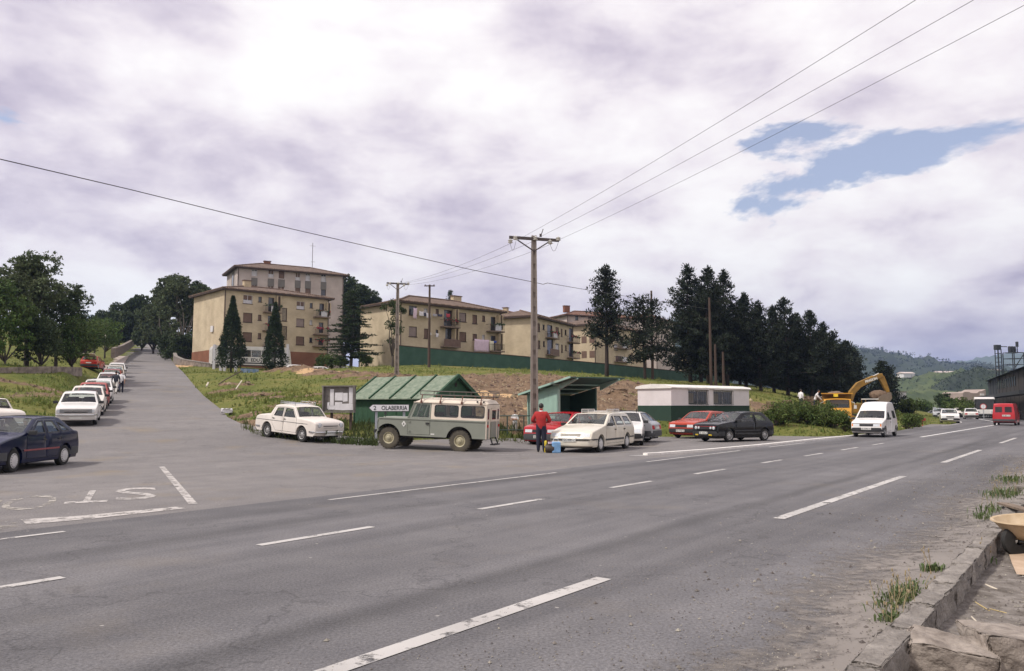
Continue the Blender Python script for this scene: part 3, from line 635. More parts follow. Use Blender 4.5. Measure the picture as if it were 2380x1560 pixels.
for i in range(9000):
    s = 2.5 + 30*random.random()**1.7; t = 1.35 + abs(random.gauss(0, 1.15)); r = random.uniform(0.003, 0.007)*(1 + (random.random() > 0.96)*1.6)*(1+s*0.03); p = RP(s, t, (0.07*max(0, 1-(t-1.3)/0.7) + 0.004) if t < 2 else 0.004); a = random.random()*3
    ex, ey = r*random.uniform(0.8, 1.5), r
    mb.add([(p.x+ex*math.cos(a), p.y+ex*math.sin(a), p.z), (p.x-ey*math.sin(a), p.y+ey*math.cos(a), p.z), (p.x-ex*math.cos(a), p.y-ex*math.sin(a), p.z), (p.x+ey*math.sin(a), p.y-ey*math.cos(a), p.z), (p.x, p.y, p.z+r*0.9)], [(0,1,4),(1,2,4),(2,3,4),(3,0,4)])
tag(mb.build('gravel', M_PEB, recalc=False), 'loose gravel swept against the near kerb', 'gravel', kind='stuff')
mb = MB()
for i in range(5200):
    s = 2 + 14*random.random(); t = 1.05 - 2.6*random.random(); p = RP(s, t, -0.082); r = random.uniform(0.005, 0.014)*(1+(random.random() > 0.97)*1.5); a = random.random()*3
    mb.add([(p.x+r*math.cos(a), p.y+r*math.sin(a), p.z), (p.x-r*math.sin(a), p.y+r*math.cos(a), p.z), (p.x-r*math.cos(a), p.y-r*math.sin(a), p.z), (p.x+r*math.sin(a), p.y-r*math.cos(a), p.z), (p.x, p.y, p.z+r)], [(0,1,4),(1,2,4),(2,3,4),(3,0,4)])
tag(mb.build('rubble', M_PEB, recalc=False), 'crumbs of rubble on the dirt right of the kerb', 'rubble', kind='stuff')
vs = []; sl = np.arange(-6, 40, 1.0)
for s in sl:
    for j in range(7): q = j/6; vs.append(RP(float(s), 1.16-q*6.5, -0.085+0.012*math.sin(s*3+j)+0.01*math.sin(s*1.1+j*2.3)))
tag(MB().add(vs, [(i*7+j, i*7+j+1, (i+1)*7+j+1, (i+1)*7+j) for i in range(len(sl)-1) for j in range(6)]).build('footway', mat('footway_dirt', (0.095, 0.078, 0.064), 0.97, scale=6.0, col2=(0.265, 0.235, 0.212), bump=0.045, bscale=18, detail=12), smooth=180), 'grey trodden dirt footway right of the kerb', 'ground', kind='structure')
sb = rough_block('stone_block', G(2213, 1535, -0.02), 0.52, 0.34, 0.26, R(-30), M_STONE, None, 41, 0.035, 6, (R(6), R(5)))
tag(sb, 'smaller rough stone block beside the nearest kerb stone', 'stone', 'loose stones by the kerb')
sb = rough_block('stone_block', G(2372, 1520, 0.0), 0.62, 0.55, 0.28, R(-8), M_STONE, None, 42, 0.04, 6, (R(-4), R(3)))
tag(sb, 'larger flat-topped stone block in the bottom right corner', 'stone', 'loose stones by the kerb')
# wheelbarrow tray on its frame
M_TRAY = mat('barrow_tray', (0.40, 0.29, 0.17), 0.85, scale=4, col2=(0.56, 0.44, 0.30), bump=0.006, bscale=12); M_DARK = mat('dark_steel', (0.022, 0.022, 0.024), 0.6, scale=8); M_RUBBER = mat('rubber', (0.022, 0.021, 0.020), 0.85, scale=9, var=0.3)
c = P(2436, 1224, 9.55); c.z = 0
wbt = thing('wheelbarrow', (c.x, c.y, -0.10), R(8), 'dusty wheelbarrow with a pale round tray at the right edge of the photo', 'wheelbarrow')
def ring(rx, ry, z, n=28): return [(rx*math.cos(2*math.pi*i/n), ry*math.sin(2*math.pi*i/n)*(1.0 if math.sin(2*math.pi*i/n) > 0 else 0.92), z + 0.02*math.cos(2*math.pi*i/n)) for i in range(n)]
mb = MB(); rings = [ring(0.30, 0.22, 0.20), ring(0.44, 0.34, 0.27), ring(0.56, 0.44, 0.38), ring(0.60, 0.47, 0.425), ring(0.635, 0.50, 0.43), ring(0.64, 0.505, 0.415), ring(0.60, 0.475, 0.40), ring(0.57, 0.45, 0.365), ring(0.45, 0.35, 0.245), ring(0.30, 0.22, 0.18)]
mb.add([p for r_ in rings for p in r_], [(i*28+j, i*28+(j+1) % 28, (i+1)*28+(j+1) % 28, (i+1)*28+j) for i in range(len(rings)-1) for j in range(28)] + [tuple(range(28)), tuple(range(9*28+27, 9*28-1, -1))])
mb.build('tray', M_TRAY, wbt, smooth=40)
w = MB().lathe([(0.05, -0.04), (0.13, -0.045), (0.18, -0.03), (0.19, 0), (0.18, 0.03), (0.13, 0.045), (0.05, 0.04)], 20, (-0.42, 0, 0.19), 'y').build('wheel', M_RUBBER, wbt, smooth=40)
for sg in (-1, 1):
    MB().tube([(-0.46, sg*0.09, 0.19), (0.0, sg*0.2, 0.185), (0.9, sg*0.3, 0.42)], 0.018, 8).build('handle', M_DARK, wbt, smooth=60)
    MB().tube([(0.25, sg*0.22, 0.25), (0.33, sg*0.26, 0.0), (0.38, sg*0.26, 0.0)], 0.015, 8).build('leg', M_DARK, wbt, smooth=60)
# cardboard
M_CARD = mat('cardboard', (0.40, 0.28, 0.19), 0.9, scale=5, col2=(0.52, 0.39, 0.28))
q = [G(2341, 1276, -0.06), G(2352, 1309, -0.07), G(2363, 1334, -0.08), G(2440, 1340, -0.085), G(2440, 1285, -0.03), G(2385, 1281, -0.05)]
mb = MB(); mb.add(q + [p - Vector((0, 0, 0.006)) for p in q], [(0,1,2,3,4,5), (11,10,9,8,7,6)] + [(i, i+6, (i+1) % 6+6, (i+1) % 6) for i in range(6)])
tag(mb.build('cardboard_sheet', M_CARD), 'torn sheet of brown cardboard lying on the dirt below the wheelbarrow', 'cardboard')
# planks and sticks
M_WOOD = mat('old_wood', (0.12, 0.085, 0.06), 0.9, scale=9, col2=(0.24, 0.18, 0.13)); M_STRAW = mat('straw', (0.42, 0.31, 0.13), 0.9, col2=(0.55, 0.43, 0.22)); M_PALE = mat('pale_wood', (0.50, 0.43, 0.34), 0.9, col2=(0.62, 0.55, 0.45))
a, b = G(2330, 1170, 0.12), G(2420, 1195, 0.25); tag(MB().beam(a, b, 0.16, 0.03).build('plank', M_WOOD), 'dark weathered plank leaning over the kerb behind the wheelbarrow', 'plank')
a, b = G(2362, 1137, 0.1), G(2420, 1142, 0.1); tag(MB().beam(a, b, 0.2, 0.14).build('concrete_post', M_CONC), 'short grey concrete beam lying by the kerb at the right edge', 'beam')
for i, (p0, p1, w_, m, lab) in enumerate([((2264,1398),(2300,1420),0.012,M_STRAW,'yellow straw stalk lying by the kerb face'), ((2290,1360),(2318,1372),0.03,M_PALE,'pale wood chip on the dirt beyond the straw'), ((2251,1449),(2272,1451),0.022,M_PALE,'pale stick lying flat on the dirt near the stones'), ((2258,1434),(2272,1448),0.018,M_PALE,'short stick leaning on the pale flat stick'), ((2300,1415),(2340,1425),0.008,M_STRAW,'thin yellow stalk pointing right on the dirt')]):
    tag(MB().tube([G(*p0, -0.09), G(p0[0]*0.5+p1[0]*0.5, p0[1]*0.5+p1[1]*0.5, -0.083), G(*p1, -0.09)], w_/2, 5).build('stick' if 'stick' in lab or 'chip' in lab else 'straw_stalk', m), lab, 'stick' if 'stick' in lab or 'chip' in lab else 'straw')
# weeds on the kerb
M_WEED = mat('weed_leaf', (0.06, 0.10, 0.030), 0.7, scale=5, col2=(0.13, 0.16, 0.055), island=0.35, trans=0.3); M_DRY = mat('dry_stalk', (0.25, 0.19, 0.10), 0.9, scale=5, col2=(0.36, 0.28, 0.17))
def weed(px, py, z, n, h, spread, label, dry=0, elong=(1, 1)):
    c = G(px, py, z); t = thing('weed', c, -TH0, label, 'weed', 'weeds along the kerb'); mb = MB(); md = MB()
    for i in range(n):
        x, y = random.gauss(0, spread*elong[0]), random.gauss(0, spread*elong[1]); a = random.random()*6.28; hh = h*random.uniform(0.4, 1.1); l = hh*random.uniform(0.3, 0.9); w = random.uniform(0.004, 0.011)
        p1 = Vector((x+math.cos(a)*l*0.45, y+math.sin(a)*l*0.45, hh*0.75)); p2 = Vector((x+math.cos(a)*l, y+math.sin(a)*l, hh*random.uniform(0.6, 1.0))); sd = Vector((-math.sin(a), math.cos(a), 0))*w; b = Vector((x, y, -0.01))
        mb.add([b-sd*0.5, b+sd*0.5, p1+sd, p1-sd, p2], [(0,1,2,3), (3,2,4)])
    for i in range(dry):
        x, y = random.gauss(0, spread*elong[0]), random.gauss(0, spread*elong[1]); hh = h*random.uniform(1.1, 2.3); q = Vector((random.gauss(0, 0.05), random.gauss(0, 0.05), hh))
        md.tube([(x, y, 0), (x+q.x*0.4, y+q.y*0.4, hh*0.55), (x+q.x, y+q.y, hh)], [0.003, 0.0025, 0.0015], 4); md.ico((x+q.x, y+q.y, hh), 0.007, 1, sc=(1, 1, 2.5))
    tag(mb.build('leaf_tuft', M_WEED, t, recalc=False), kind='stuff')
    if dry: tag(md.build('stalks', M_DRY, t), kind='stuff')
weed(2103, 1395, 0.03, 420, 0.10, 0.10, 'large weed clump with dry stalks beside the near kerb stones', 26, (0.8, 2.6))
weed(2073, 1450, 0.03, 150, 0.10, 0.06, 'weed tuft with dry stalks by the end of the nearest kerb stone', 10, (0.7, 1.6))
weed(2168, 1330, 0.05, 90, 0.10, 0.05, 'small spiky grass tuft on the road side of the kerb', 5)
weed(2285, 1206, 0.08, 50, 0.10, 0.07, 'little green weed in front of the wheelbarrow tray', 0)
weed(2335, 1150, 0.06, 260, 0.12, 0.2, 'weeds growing over the kerb behind the wheelbarrow', 16, (0.8, 2.4))
weed(2300, 1190, 0.05, 110, 0.12, 0.14, 'low weeds creeping along the far kerb stones', 4, (0.7, 2.2))
weed(2352, 1118, 0.06, 200, 0.14, 0.2, 'tall weeds by the kerb at the right edge of the photo', 20, (0.8, 2))
weed(2282, 1310, -0.1, 60, 0.12, 0.05, 'grass tuft at the inner foot of the kerb', 6)
# ------------------------------------------------------------------ blocks of flats
def brick_mat(name, c1, c2, joint, bw=0.5, bh=0.16, bump=0.01):
    m = bpy.data.materials.new(name); m.use_nodes = True; nt = m.node_tree; bs = nt.nodes['Principled BSDF']; N = nt.nodes.new; L = nt.links.new; MATS[name] = m
    bs.inputs['Roughness'].default_value = 0.9; bs.inputs['Specular IOR Level'].default_value = 0.15
    tc = N('ShaderNodeTexCoord'); sp = N('ShaderNodeSeparateXYZ'); L(tc.outputs['Object'], sp.inputs[0]); ad = N('ShaderNodeMath'); L(sp.outputs[0], ad.inputs[0]); L(sp.outputs[1], ad.inputs[1])
    cb = N('ShaderNodeCombineXYZ'); L(ad.outputs[0], cb.inputs[0]); L(sp.outputs[2], cb.inputs[1])
    b = N('ShaderNodeTexBrick'); b.inputs['Color1'].default_value = (*c1, 1); b.inputs['Color2'].default_value = (*c2, 1); b.inputs['Mortar'].default_value = (*joint, 1)
    b.inputs['Scale'].default_value = 1.0; b.inputs['Brick Width'].default_value = bw; b.inputs['Row Height'].default_value = bh; b.inputs['Mortar Size'].default_value = 0.02; L(cb.outputs[0], b.inputs[0])
    n = N('ShaderNodeTexNoise'); n.inputs['Scale'].default_value = 0.55; n.inputs['Detail'].default_value = 7; L(tc.outputs['Object'], n.inputs[0])
    r = N('ShaderNodeValToRGB'); r.color_ramp.elements[0].position = 0.3; r.color_ramp.elements[1].position = 0.7; r.color_ramp.elements[0].color = (0.78, 0.76, 0.74, 1); r.color_ramp.elements[1].color = (1.05, 1.05, 1.03, 1); L(n.outputs[0], r.inputs[0])
    x = N('ShaderNodeMix'); x.data_type = 'RGBA'; x.blend_type = 'MULTIPLY'; x.inputs[0].default_value = 1; L(b.outputs[0], x.inputs[6]); L(r.outputs[0], x.inputs[7]); L(x.outputs[2], bs.inputs['Base Color'])
    bp = N('ShaderNodeBump'); bp.inputs['Distance'].default_value = bump; L(b.outputs['Fac'], bp.inputs['Height']); bp.invert = True; L(bp.outputs[0], bs.inputs['Normal']); return m
def tile_mat(name, c1, c2):
    m = bpy.data.materials.new(name); m.use_nodes = True; nt = m.node_tree; bs = nt.nodes['Principled BSDF']; N = nt.nodes.new; L = nt.links.new; MATS[name] = m
    bs.inputs['Roughness'].default_value = 0.95; tc = N('ShaderNodeTexCoord'); sp = N('ShaderNodeSeparateXYZ'); L(tc.outputs['Object'], sp.inputs[0])
    n = N('ShaderNodeTexNoise'); n.inputs['Scale'].default_value = 1.4; n.inputs['Detail'].default_value = 9; n.inputs['Roughness'].default_value = 0.7; L(tc.outputs['Object'], n.inputs[0])
    r = N('ShaderNodeValToRGB'); r.color_ramp.elements[0].position = 0.35; r.color_ramp.elements[1].position = 0.68; r.color_ramp.elements[0].color = (*c1, 1); r.color_ramp.elements[1].color = (*c2, 1); L(n.outputs[0], r.inputs[0])
    w = N('ShaderNodeTexWave'); w.wave_type = 'BANDS'; w.bands_direction = 'X'; w.inputs['Scale'].default_value = 1.25; w.inputs['Distortion'].default_value = 0.3; L(tc.outputs['Object'], w.inputs[0])
    r2 = N('ShaderNodeValToRGB'); r2.color_ramp.elements[0].color = (0.55, 0.55, 0.55, 1); r2.color_ramp.elements[1].color = (1.1, 1.1, 1.1, 1); L(w.outputs[0], r2.inputs[0])
    x = N('ShaderNodeMix'); x.data_type = 'RGBA'; x.blend_type = 'MULTIPLY'; x.inputs[0].default_value = 0.8; L(r.outputs[0], x.inputs[6]); L(r2.outputs[0], x.inputs[7]); L(x.outputs[2], bs.inputs['Base Color'])
    b = N('ShaderNodeBump'); b.inputs['Distance'].default_value = 0.07; L(w.outputs[0], b.inputs['Height']); L(b.outputs[0], bs.inputs['Normal']); return m
M_YEL = brick_mat('yellow_wall', (0.65, 0.54, 0.39), (0.59, 0.49, 0.35), (0.48, 0.395, 0.28), 0.36, 0.14)
M_PINK = brick_mat('pale_tile_wall', (0.60, 0.51, 0.47), (0.56, 0.48, 0.45), (0.46, 0.40, 0.37), 0.3, 0.12)
M_BRK = brick_mat('red_brick', (0.30, 0.105, 0.06), (0.25, 0.085, 0.05), (0.26, 0.16, 0.11), 0.26, 0.09)
M_TILE = tile_mat('roof_tile', (0.115, 0.078, 0.058), (0.255, 0.17, 0.125)); M_TILER = tile_mat('roof_tile_red', (0.15, 0.07, 0.045), (0.26, 0.13, 0.085))
M_FASC = mat('fascia', (0.075, 0.05, 0.04), 0.8); M_SHUT = mat('roller_shutter', (0.125, 0.072, 0.05), 0.7, scale=3, col2=(0.17, 0.105, 0.075)); M_SHUTL = mat('roller_shutter_pale', (0.26, 0.20, 0.18), 0.7, scale=3)
M_FRAME = mat('window_frame_dark', (0.06, 0.035, 0.025), 0.6); M_FRAMEW = mat('window_frame_white', (0.62, 0.60, 0.60), 0.5); M_PANE = mat('window_pane', (0.030, 0.032, 0.038), 0.08, var=0.4, scale=1.5, spec=0.8); M_CURT = mat('net_curtain', (0.55, 0.53, 0.55), 0.8, scale=5)
M_GREYP = mat('grey_panel', (0.17, 0.155, 0.14), 0.85, scale=2); M_SLAB = mat('balcony_slab', (0.20, 0.145, 0.11), 0.9, scale=2); M_RAIL = mat('rail_steel', (0.055, 0.045, 0.04), 0.6); M_LOUV = mat('louvre', (0.16, 0.10, 0.07), 0.8); M_CREAM = mat('cream_render', (0.50, 0.40, 0.26), 0.9, scale=2)
M_DKIN = mat('dark_interior', (0.028, 0.024, 0.022), 0.9)
def Z2(x, y): return (396.1+0.22193*x, 581+0.22193*y)
def Z3(x, y): return (792.2+0.19418*x, 660.2+0.19418*y)
def Z4(x, y): return (1188.4+0.19418*x, 581+0.19418*y)
class Bld:
    """local frame: x along the front from corner a, y into the block, z up from base"""
    def __init__(s, name, a, b, depth, base, eave, wallm, roofm, label, group, rise=1.6, over=0.65, plinth=None, hip=True):
        s.a = Vector((a[0], a[1])); d = Vector((b[0]-a[0], b[1]-a[1])); s.len = d.length; s.d = d/s.len; s.dep = depth; s.base = base; s.h = eave-base; s.wm = wallm; s.rm = roofm
        s.t = thing(name, (a[0], a[1], base), math.atan2(s.d.y, s.d.x), label, 'building', group); s.holes = []; s.rise = rise; s.over = over; s.pl = plinth; s.hip = hip
    def uv(s, px, py, y=0.0):
        r = ray(px, py); n = Vector((-s.d.y, s.d.x)); o = s.a + n*y; k = (o.x*n.x+o.y*n.y)/(r.x*n.x+r.y*n.y); w = Vector((r.x*k, r.y*k)) - s.a
        return w.dot(s.d), EYE + r.z*k - s.base
    def rect(s, Z, x0, y0, x1, y1):
        xm, ym = (x0+x1)/2, (y0+y1)/2; u0, _ = s.uv(*Z(x0, ym)); u1, _ = s.uv(*Z(x1, ym)); _, za = s.uv(*Z(xm, y0)); _, zb = s.uv(*Z(xm, y1)); return u0, u1, zb, za
    def window(s, Z, box, kind='shutter', sill=True):
        u0, u1, z0, z1 = s.rect(Z, *box); s.holes.append((u0, u1, z0, z1)); d = 0.16
        fr = MB(); fw = 0.06
        for a in ((u0, u0+fw, z0, z1), (u1-fw, u1, z0, z1), (u0+fw, u1-fw, z1-fw, z1), (u0+fw, u1-fw, z0, z0+fw)): fr.bx(a[0], a[1], d-0.05, d, a[2], a[3])
        for a in ((u0-0.002, u0, z0, z1), (u1, u1+0.002, z0, z1)): fr.bx(a[0], a[1], 0.004, d+0.02, a[2], a[3])
        white = kind in ('half', 'pane')
        if white: fr.bx((u0+u1)/2-0.03, (u0+u1)/2+0.03, d-0.045, d-0.005, z0+fw, z1-fw)
        w = fr.build('window', M_FRAMEW if white else M_FRAME, s.t)
        if kind == 'stair':
            g = MB(); nx_, nz_ = 5, 10
            for i in range(1, nx_): g.bx(u0+(u1-u0)*i/nx_-0.02, u0+(u1-u0)*i/nx_+0.02, d-0.04, d-0.01, z0, z1)
            for i in range(1, nz_): g.bx(u0, u1, d-0.035, d-0.012, z0+(z1-z0)*i/nz_-0.02, z0+(z1-z0)*i/nz_+0.02)
            g.build('glazing_bars', M_CREAM, w)
        zs = z1 if kind == 'shutter' or kind == 'pale' else (z0+(z1-z0)*0.5 if kind == 'half' else None)
        if kind in ('shutter', 'pale', 'half'):
            sh = MB(); zb = z0+fw if kind != 'half' else z0+(z1-z0)*0.46; k = max(4, int((z1-zb)/0.14)); hh = (z1-fw-zb)/k
            for i in range(k): sh.add([(u0+fw, d-0.030, zb+i*hh), (u1-fw, d-0.030, zb+i*hh), (u1-fw, d-0.042, zb+(i+0.55)*hh), (u0+fw, d-0.042, zb+(i+0.55)*hh), (u1-fw, d-0.030, zb+(i+1)*hh), (u0+fw, d-0.030, zb+(i+1)*hh)], [(0,1,2,3), (3,2,4,5)])
            sh.build('roller_shutter', M_SHUTL if kind == 'pale' else M_SHUT, w)
        if kind in ('half', 'pane', 'dark', 'stair', 'door'):
            MB().bx(u0, u1, d-0.004, d+0.02, z0, z1).build('pane', M_PANE, w)
        if kind in ('half', 'pane'): MB().bx(u0+fw*1.5, u1-fw*1.5, d-0.012, d-0.006, z0+fw, z0+(z1-z0)*(0.42 if kind == 'half' else 0.8)).build('curtain', M_CURT, w)
        if sill and kind != 'door': MB().bx(u0-0.08, u1+0.08, -0.07, 0.1, z0-0.09, z0-0.003).build('sill', M_FASC, w)
        return w
    def balcony(s, Z, x0, x1, yslab, kind='rail', flowers=False, h=0.95, proj=0.9):
        u0, u1, z0, _ = s.rect(Z, x0, yslab-3, x1, yslab); b = MB().bx(u0, u1, -proj, 0.02, z0-0.16, z0).build('balcony', M_SLAB, s.t)
        r = MB()
        if kind == 'solid': r.bx(u0+0.03, u1-0.03, -proj+0.03, -proj+0.09, z0+0.003, z0+h)
        else:
            r.bx(u0+0.02, u1-0.02, -proj+0.02, -proj+0.06, z0+h-0.05, z0+h)
            k = max(4, int((u1-u0)/0.14))
            for i in range(k+1): x = u0+0.03+(u1-u0-0.06)*i/k; r.bx(x-0.012, x+0.012, -proj+0.03, -proj+0.05, z0+0.002, z0+h-0.05)
            for x in (u0+0.03, u1-0.05): r.bx(x, x+0.025, -proj+0.06, 0.0, z0+h-0.05, z0+h)
        r.build('railing', M_SHUT if kind == 'solid' else M_RAIL, b)
        if kind == 'cloth': MB().bx(u0+(u1-u0)*0.35, u1-(u1-u0)*0.25, -proj-0.01, -proj+0.02, z0+0.05, z0+h-0.02).build('screen', M_CURT, b)
        if flowers:
            f = MB(); k = int(14*(u1-u0))
            for i in range(k):
                c = (random.uniform(u0, u1), -proj-0.05+random.uniform(-0.12, 0.1), z0+h-0.05+random.gauss(0.05, 0.12)); f.ico(c, random.uniform(0.06, 0.12), 1, mi=(1 if random.random() < flowers else 0), jit=0.4)
            tag(f.build('flower_box', [M_LEAFB, M_FLOW], b), kind='stuff')
        return b
    def louvre(s, Z, box):
        u0, u1, z0, z1 = s.rect(Z, *box); m = MB().bx(u0-0.12, u0, -0.75, 0.0, z0, z1+0.02).bx(u1, u1+0.12, -0.75, 0.0, z0, z1+0.02).build('partition', M_CREAM, s.t)
        g = MB(); k = max(5, int((z1-z0)/0.16))
        for i in range(k): z = z0+(z1-z0)*i/k; g.obox(((u0+u1)/2, -0.6, z+0.05), u1-u0, 0.12, 0.02, rx=R(35))
        g.build('slats', M_LOUV, m); MB().bx(u0, u1, -0.5, -0.46, z0, z1).build('backing', M_DKIN, m)
    def finish(s, chimneys=(), end_windows=()):
        L_, D, H = s.len, s.dep, s.h
        z0 = -3.0
        vs, fs = fill2d([[(0, z0), (L_, z0), (L_, H), (0, H)]] + [[(a, c), (b, c), (b, d), (a, d)] for a, b, c, d in s.holes])
        mb = MB(); mb.add([(x, 0, z) for x, z in vs], fs)
        for a, b, c, d in s.holes: mb.add([(a, 0, c), (b, 0, c), (b, 0, d), (a, 0, d), (a, 0.2, c), (b, 0.2, c), (b, 0.2, d), (a, 0.2, d)], [(0,1,5,4), (1,2,6,5), (2,3,7,6), (3,0,4,7)])
        mb.add([(0,0,z0),(0,D,z0),(0,D,H),(0,0,H),(L_,0,z0),(L_,D,z0),(L_,D,H),(L_,0,H)], [(0,1,2,3), (4,7,6,5), (1,5,6,2), (3,2,6,7)])
        mb.build('wall', s.wm, s.t, recalc=False)
        if s.pl:
            MB().bx(-0.04, L_+0.04, -0.04, D+0.04, z0, s.pl[0]).build('plinth', s.pl[1], s.t)
        o = s.over; r = s.rise*1.0; e = H-0.02; hx = min(D/2+o, L_/2) if s.hip else 0.0
        A = [(-o,-o,e),(L_+o,-o,e),(L_+o,D+o,e),(-o,D+o,e)]; r1, r2 = (-o+hx, D/2, e+r), (L_+o-hx, D/2, e+r)
        rf = MB(); rf.add(A+[r1, r2], [(0,1,5,4), (2,3,4,5), (1,2,5), (3,0,4)]); roof = rf.build('roof', s.rm, s.t, recalc=True)
        MB().bx(-o+0.02, L_+o-0.02, -o+0.02, D+o-0.02, e-0.2, e-0.004).build('eave_board', M_FASC, roof)
        rt = MB(); k = int((L_+2*o)/0.32)
        for i in range(k): x = -o+(i+0.5)*(L_+2*o)/k; rt.tube([(x, -o-0.06, e+0.03), (x, -o+0.35, e+0.03+0.35*r/(D/2+o))], 0.10, 5)
        k = int((D+2*o)/0.32)
        for i in range(k): y = -o+(i+0.5)*(D+2*o)/k; rt.tube([(-o-0.06, y, e+0.03), (-o+0.35, y, e+0.03+0.35*r/max(hx, 1))], 0.10, 5)
        tag(rt.build('eave_tiles', s.rm, roof), kind='stuff')
        for p0, p1 in ((r1, r2), (A[0], r1), (A[1], r2)): MB().tube([(p0[0], p0[1], p0[2]+0.04), (p1[0], p1[1], p1[2]+0.04)], 0.13, 6).build('ridge', s.rm, roof)
        for (u, v, w_, h_) in chimneys:
            zc = e + r*(1-abs(v-D/2)/(D/2+o)); c = MB().bx(u-w_/2, u+w_/2, v-0.35, v+0.35, zc-0.4, zc+h_).build('chimney', M_CREAM if s.wm is M_YEL else M_BRK, roof); MB().bx(u-w_/2-0.1, u+w_/2+0.1, v-0.45, v+0.45, zc+h_+0.003, zc+h_+0.12).build('chimney_cap', s.rm, c)
        MB().tube([(0.12, -0.1, z0), (0.12, -0.1, H-0.1)], 0.06, 6).build('downpipe', M_FASC, s.t); MB().tube([(L_-0.12, -0.1, z0), (L_-0.12, -0.1, H-0.1)], 0.06, 6).build('downpipe', M_FASC, s.t)
        return s.t
M_LEAFB = mat('balcony_leaf', (0.05, 0.075, 0.03), 0.8, scale=8); M_FLOW = mat('geranium', (0.36, 0.025, 0.05), 0.7, scale=8)
GRP = 'flats on the hillside'
# --- first block
b1 = Bld('apartment_block', (-42.1, 115.6), (-29.4, 127.0), 12.0, 8.0, 18.9, M_YEL, M_TILE, 'yellow block of flats with a red brick base, nearest to the climbing side road', GRP, plinth=(2.1, M_BRK))
for bx, kd in [((763,472,860,562),'half'),((762,660,857,758),'shutter'),((758,862,853,958),'shutter'),((1322,540,1405,622),'half'),((1318,720,1402,805),'pale'),((1315,907,1400,995),'shutter'),
               ((922,490,956,545),'dark'),((918,680,953,738),'shutter'),((916,872,950,930),'shutter'),((1460,555,1490,608),'dark'),((1458,735,1487,785),'pane'),((1456,918,1486,970),'dark'),
               ((1025,500,1085,650),'door'),((1020,690,1060,835),'door'),((1015,880,1060,1010),'door'),((1560,562,1608,685),'door'),((1555,760,1600,870),'door'),((1550,930,1600,1000),'door'),((1168,608,1220,745),'stair'),((1165,798,1220,935),'stair')]: b1.window(Z2, bx, kd)
for a in [(968,1140,655,'cloth',0.1),(962,1140,848,'rail',0.6),(962,1135,1010,'solid',0),(1495,1650,705,'cloth',0.15),(1490,1645,885,'rail',0.7),(1485,1640,1010,'rail',0.5)]: b1.balcony(Z2, *a)
b1.louvre(Z2, (1105,490,1132,640)); b1.louvre(Z2, (1628,560,1650,690))
b1.finish(chimneys=((5.5, 5.0, 1.1, 0.9),))
u, z = 0.0, 0.0
# street lamp bracket and plaque on the end wall
MB().obox((-0.12, 4.0, 5.2), 0.12, 0.9, 0.9).build('wall_plaque', M_FRAMEW, b1.t)
# --- grey-pink block behind
b0 = Bld('apartment_block', (-50.5, 145), (-33.1, 155), 10.5, 9.0, 27.3, M_PINK, M_TILE, 'tall pale grey-pink block of flats rising behind the first yellow block', GRP, rise=1.9, over=0.8)
for bx, kd in [((850,205,910,275),'pane'),((1025,200,1083,290),'half'),((1135,215,1193,300),'shutter'),((1310,240,1360,318),'half'),((1415,250,1465,325),'pane'),((1578,260,1630,340),'pane'),((1020,368,1083,440),'half'),((1125,380,1195,450),'half'),((1307,395,1358,470),'shutter'),((1412,405,1468,480),'shutter'),((1577,415,1628,480),'dark'),((850,340,910,430),'half')]: b0.window(Z2, bx, kd, sill=False)
for x0, x1 in ((846,912),(1018,1086),(1128,1198),(1303,1364),(1408,1472),(1573,1633)):
    for y0, y1 in ((292, 372), (455, 560)):
        u0, u1, zb, za = b0.rect(Z2, x0, y0+(x0-846)*0.06, x1, y1+(x0-846)*0.06); MB().bx(u0, u1, -0.025, -0.003, zb, za).build('spandrel_panel', M_GREYP, b0.t)
MB().bx(-0.03, -0.004, 3.0, 5.6, 8, 18.0).build('spandrel_panel', M_GREYP, b0.t); MB().bx(-0.06, -0.035, 3.7, 4.9, 15.2, 17.3).build('side_window', M_PANE, b0.t)
b0.finish(chimneys=((6.5, 5.5, 1.2, 0.6),))
MB().tube([(15.2, 5, 19.5), (15.2, 5, 25.2)], 0.05, 6).beam((14.6, 5, 24.6), (15.8, 5, 24.6), 0.04).beam((14.9, 5, 21.4), (15.8, 5, 21.4), 0.04).build('aerial', M_RAIL, b0.t)
# --- second block
b2 = Bld('apartment_block', (-14.6, 103.0), (-1.6, 115.0), 9.5, 5.0, 15.35, M_YEL, M_TILE, 'yellow block of flats with washing hung below its windows, right behind the green wall', GRP)
for bx, kd in [((815,262,908,372),'dark'),((995,292,1040,355),'pane'),((1135,300,1172,362),'shutter'),((1235,312,1330,505),'door'),((1415,345,1500,452),'pale'),((1575,370,1630,475),'shutter'),((1692,378,1724,445),'shutter'),((1795,395,1850,560),'door'),
               ((815,510,910,630),'pale'),((995,535,1048,650),'shutter'),((1135,548,1165,618),'dark'),((1250,530,1325,742),'door'),((1415,575,1500,688),'shutter'),((1577,598,1628,670),'shutter'),((1692,608,1722,668),'pane'),((1795,620,1850,800),'door')]: b2.window(Z3, bx, kd)
for a in [(1185,1385,515,'rail',0.35),(1190,1390,750,'solid',0),(1740,1915,568,'cloth',0.1),(1760,1915,805,'rail',0)]: b2.balcony(Z3, *a)
for bx in [(1340,310,1366,490),(1340,540,1368,735),(1870,380,1895,550),(1870,600,1895,790)]: b2.louvre(Z3, bx)
b2.finish(chimneys=((13.5, 5.2, 1.5, 0.9),))
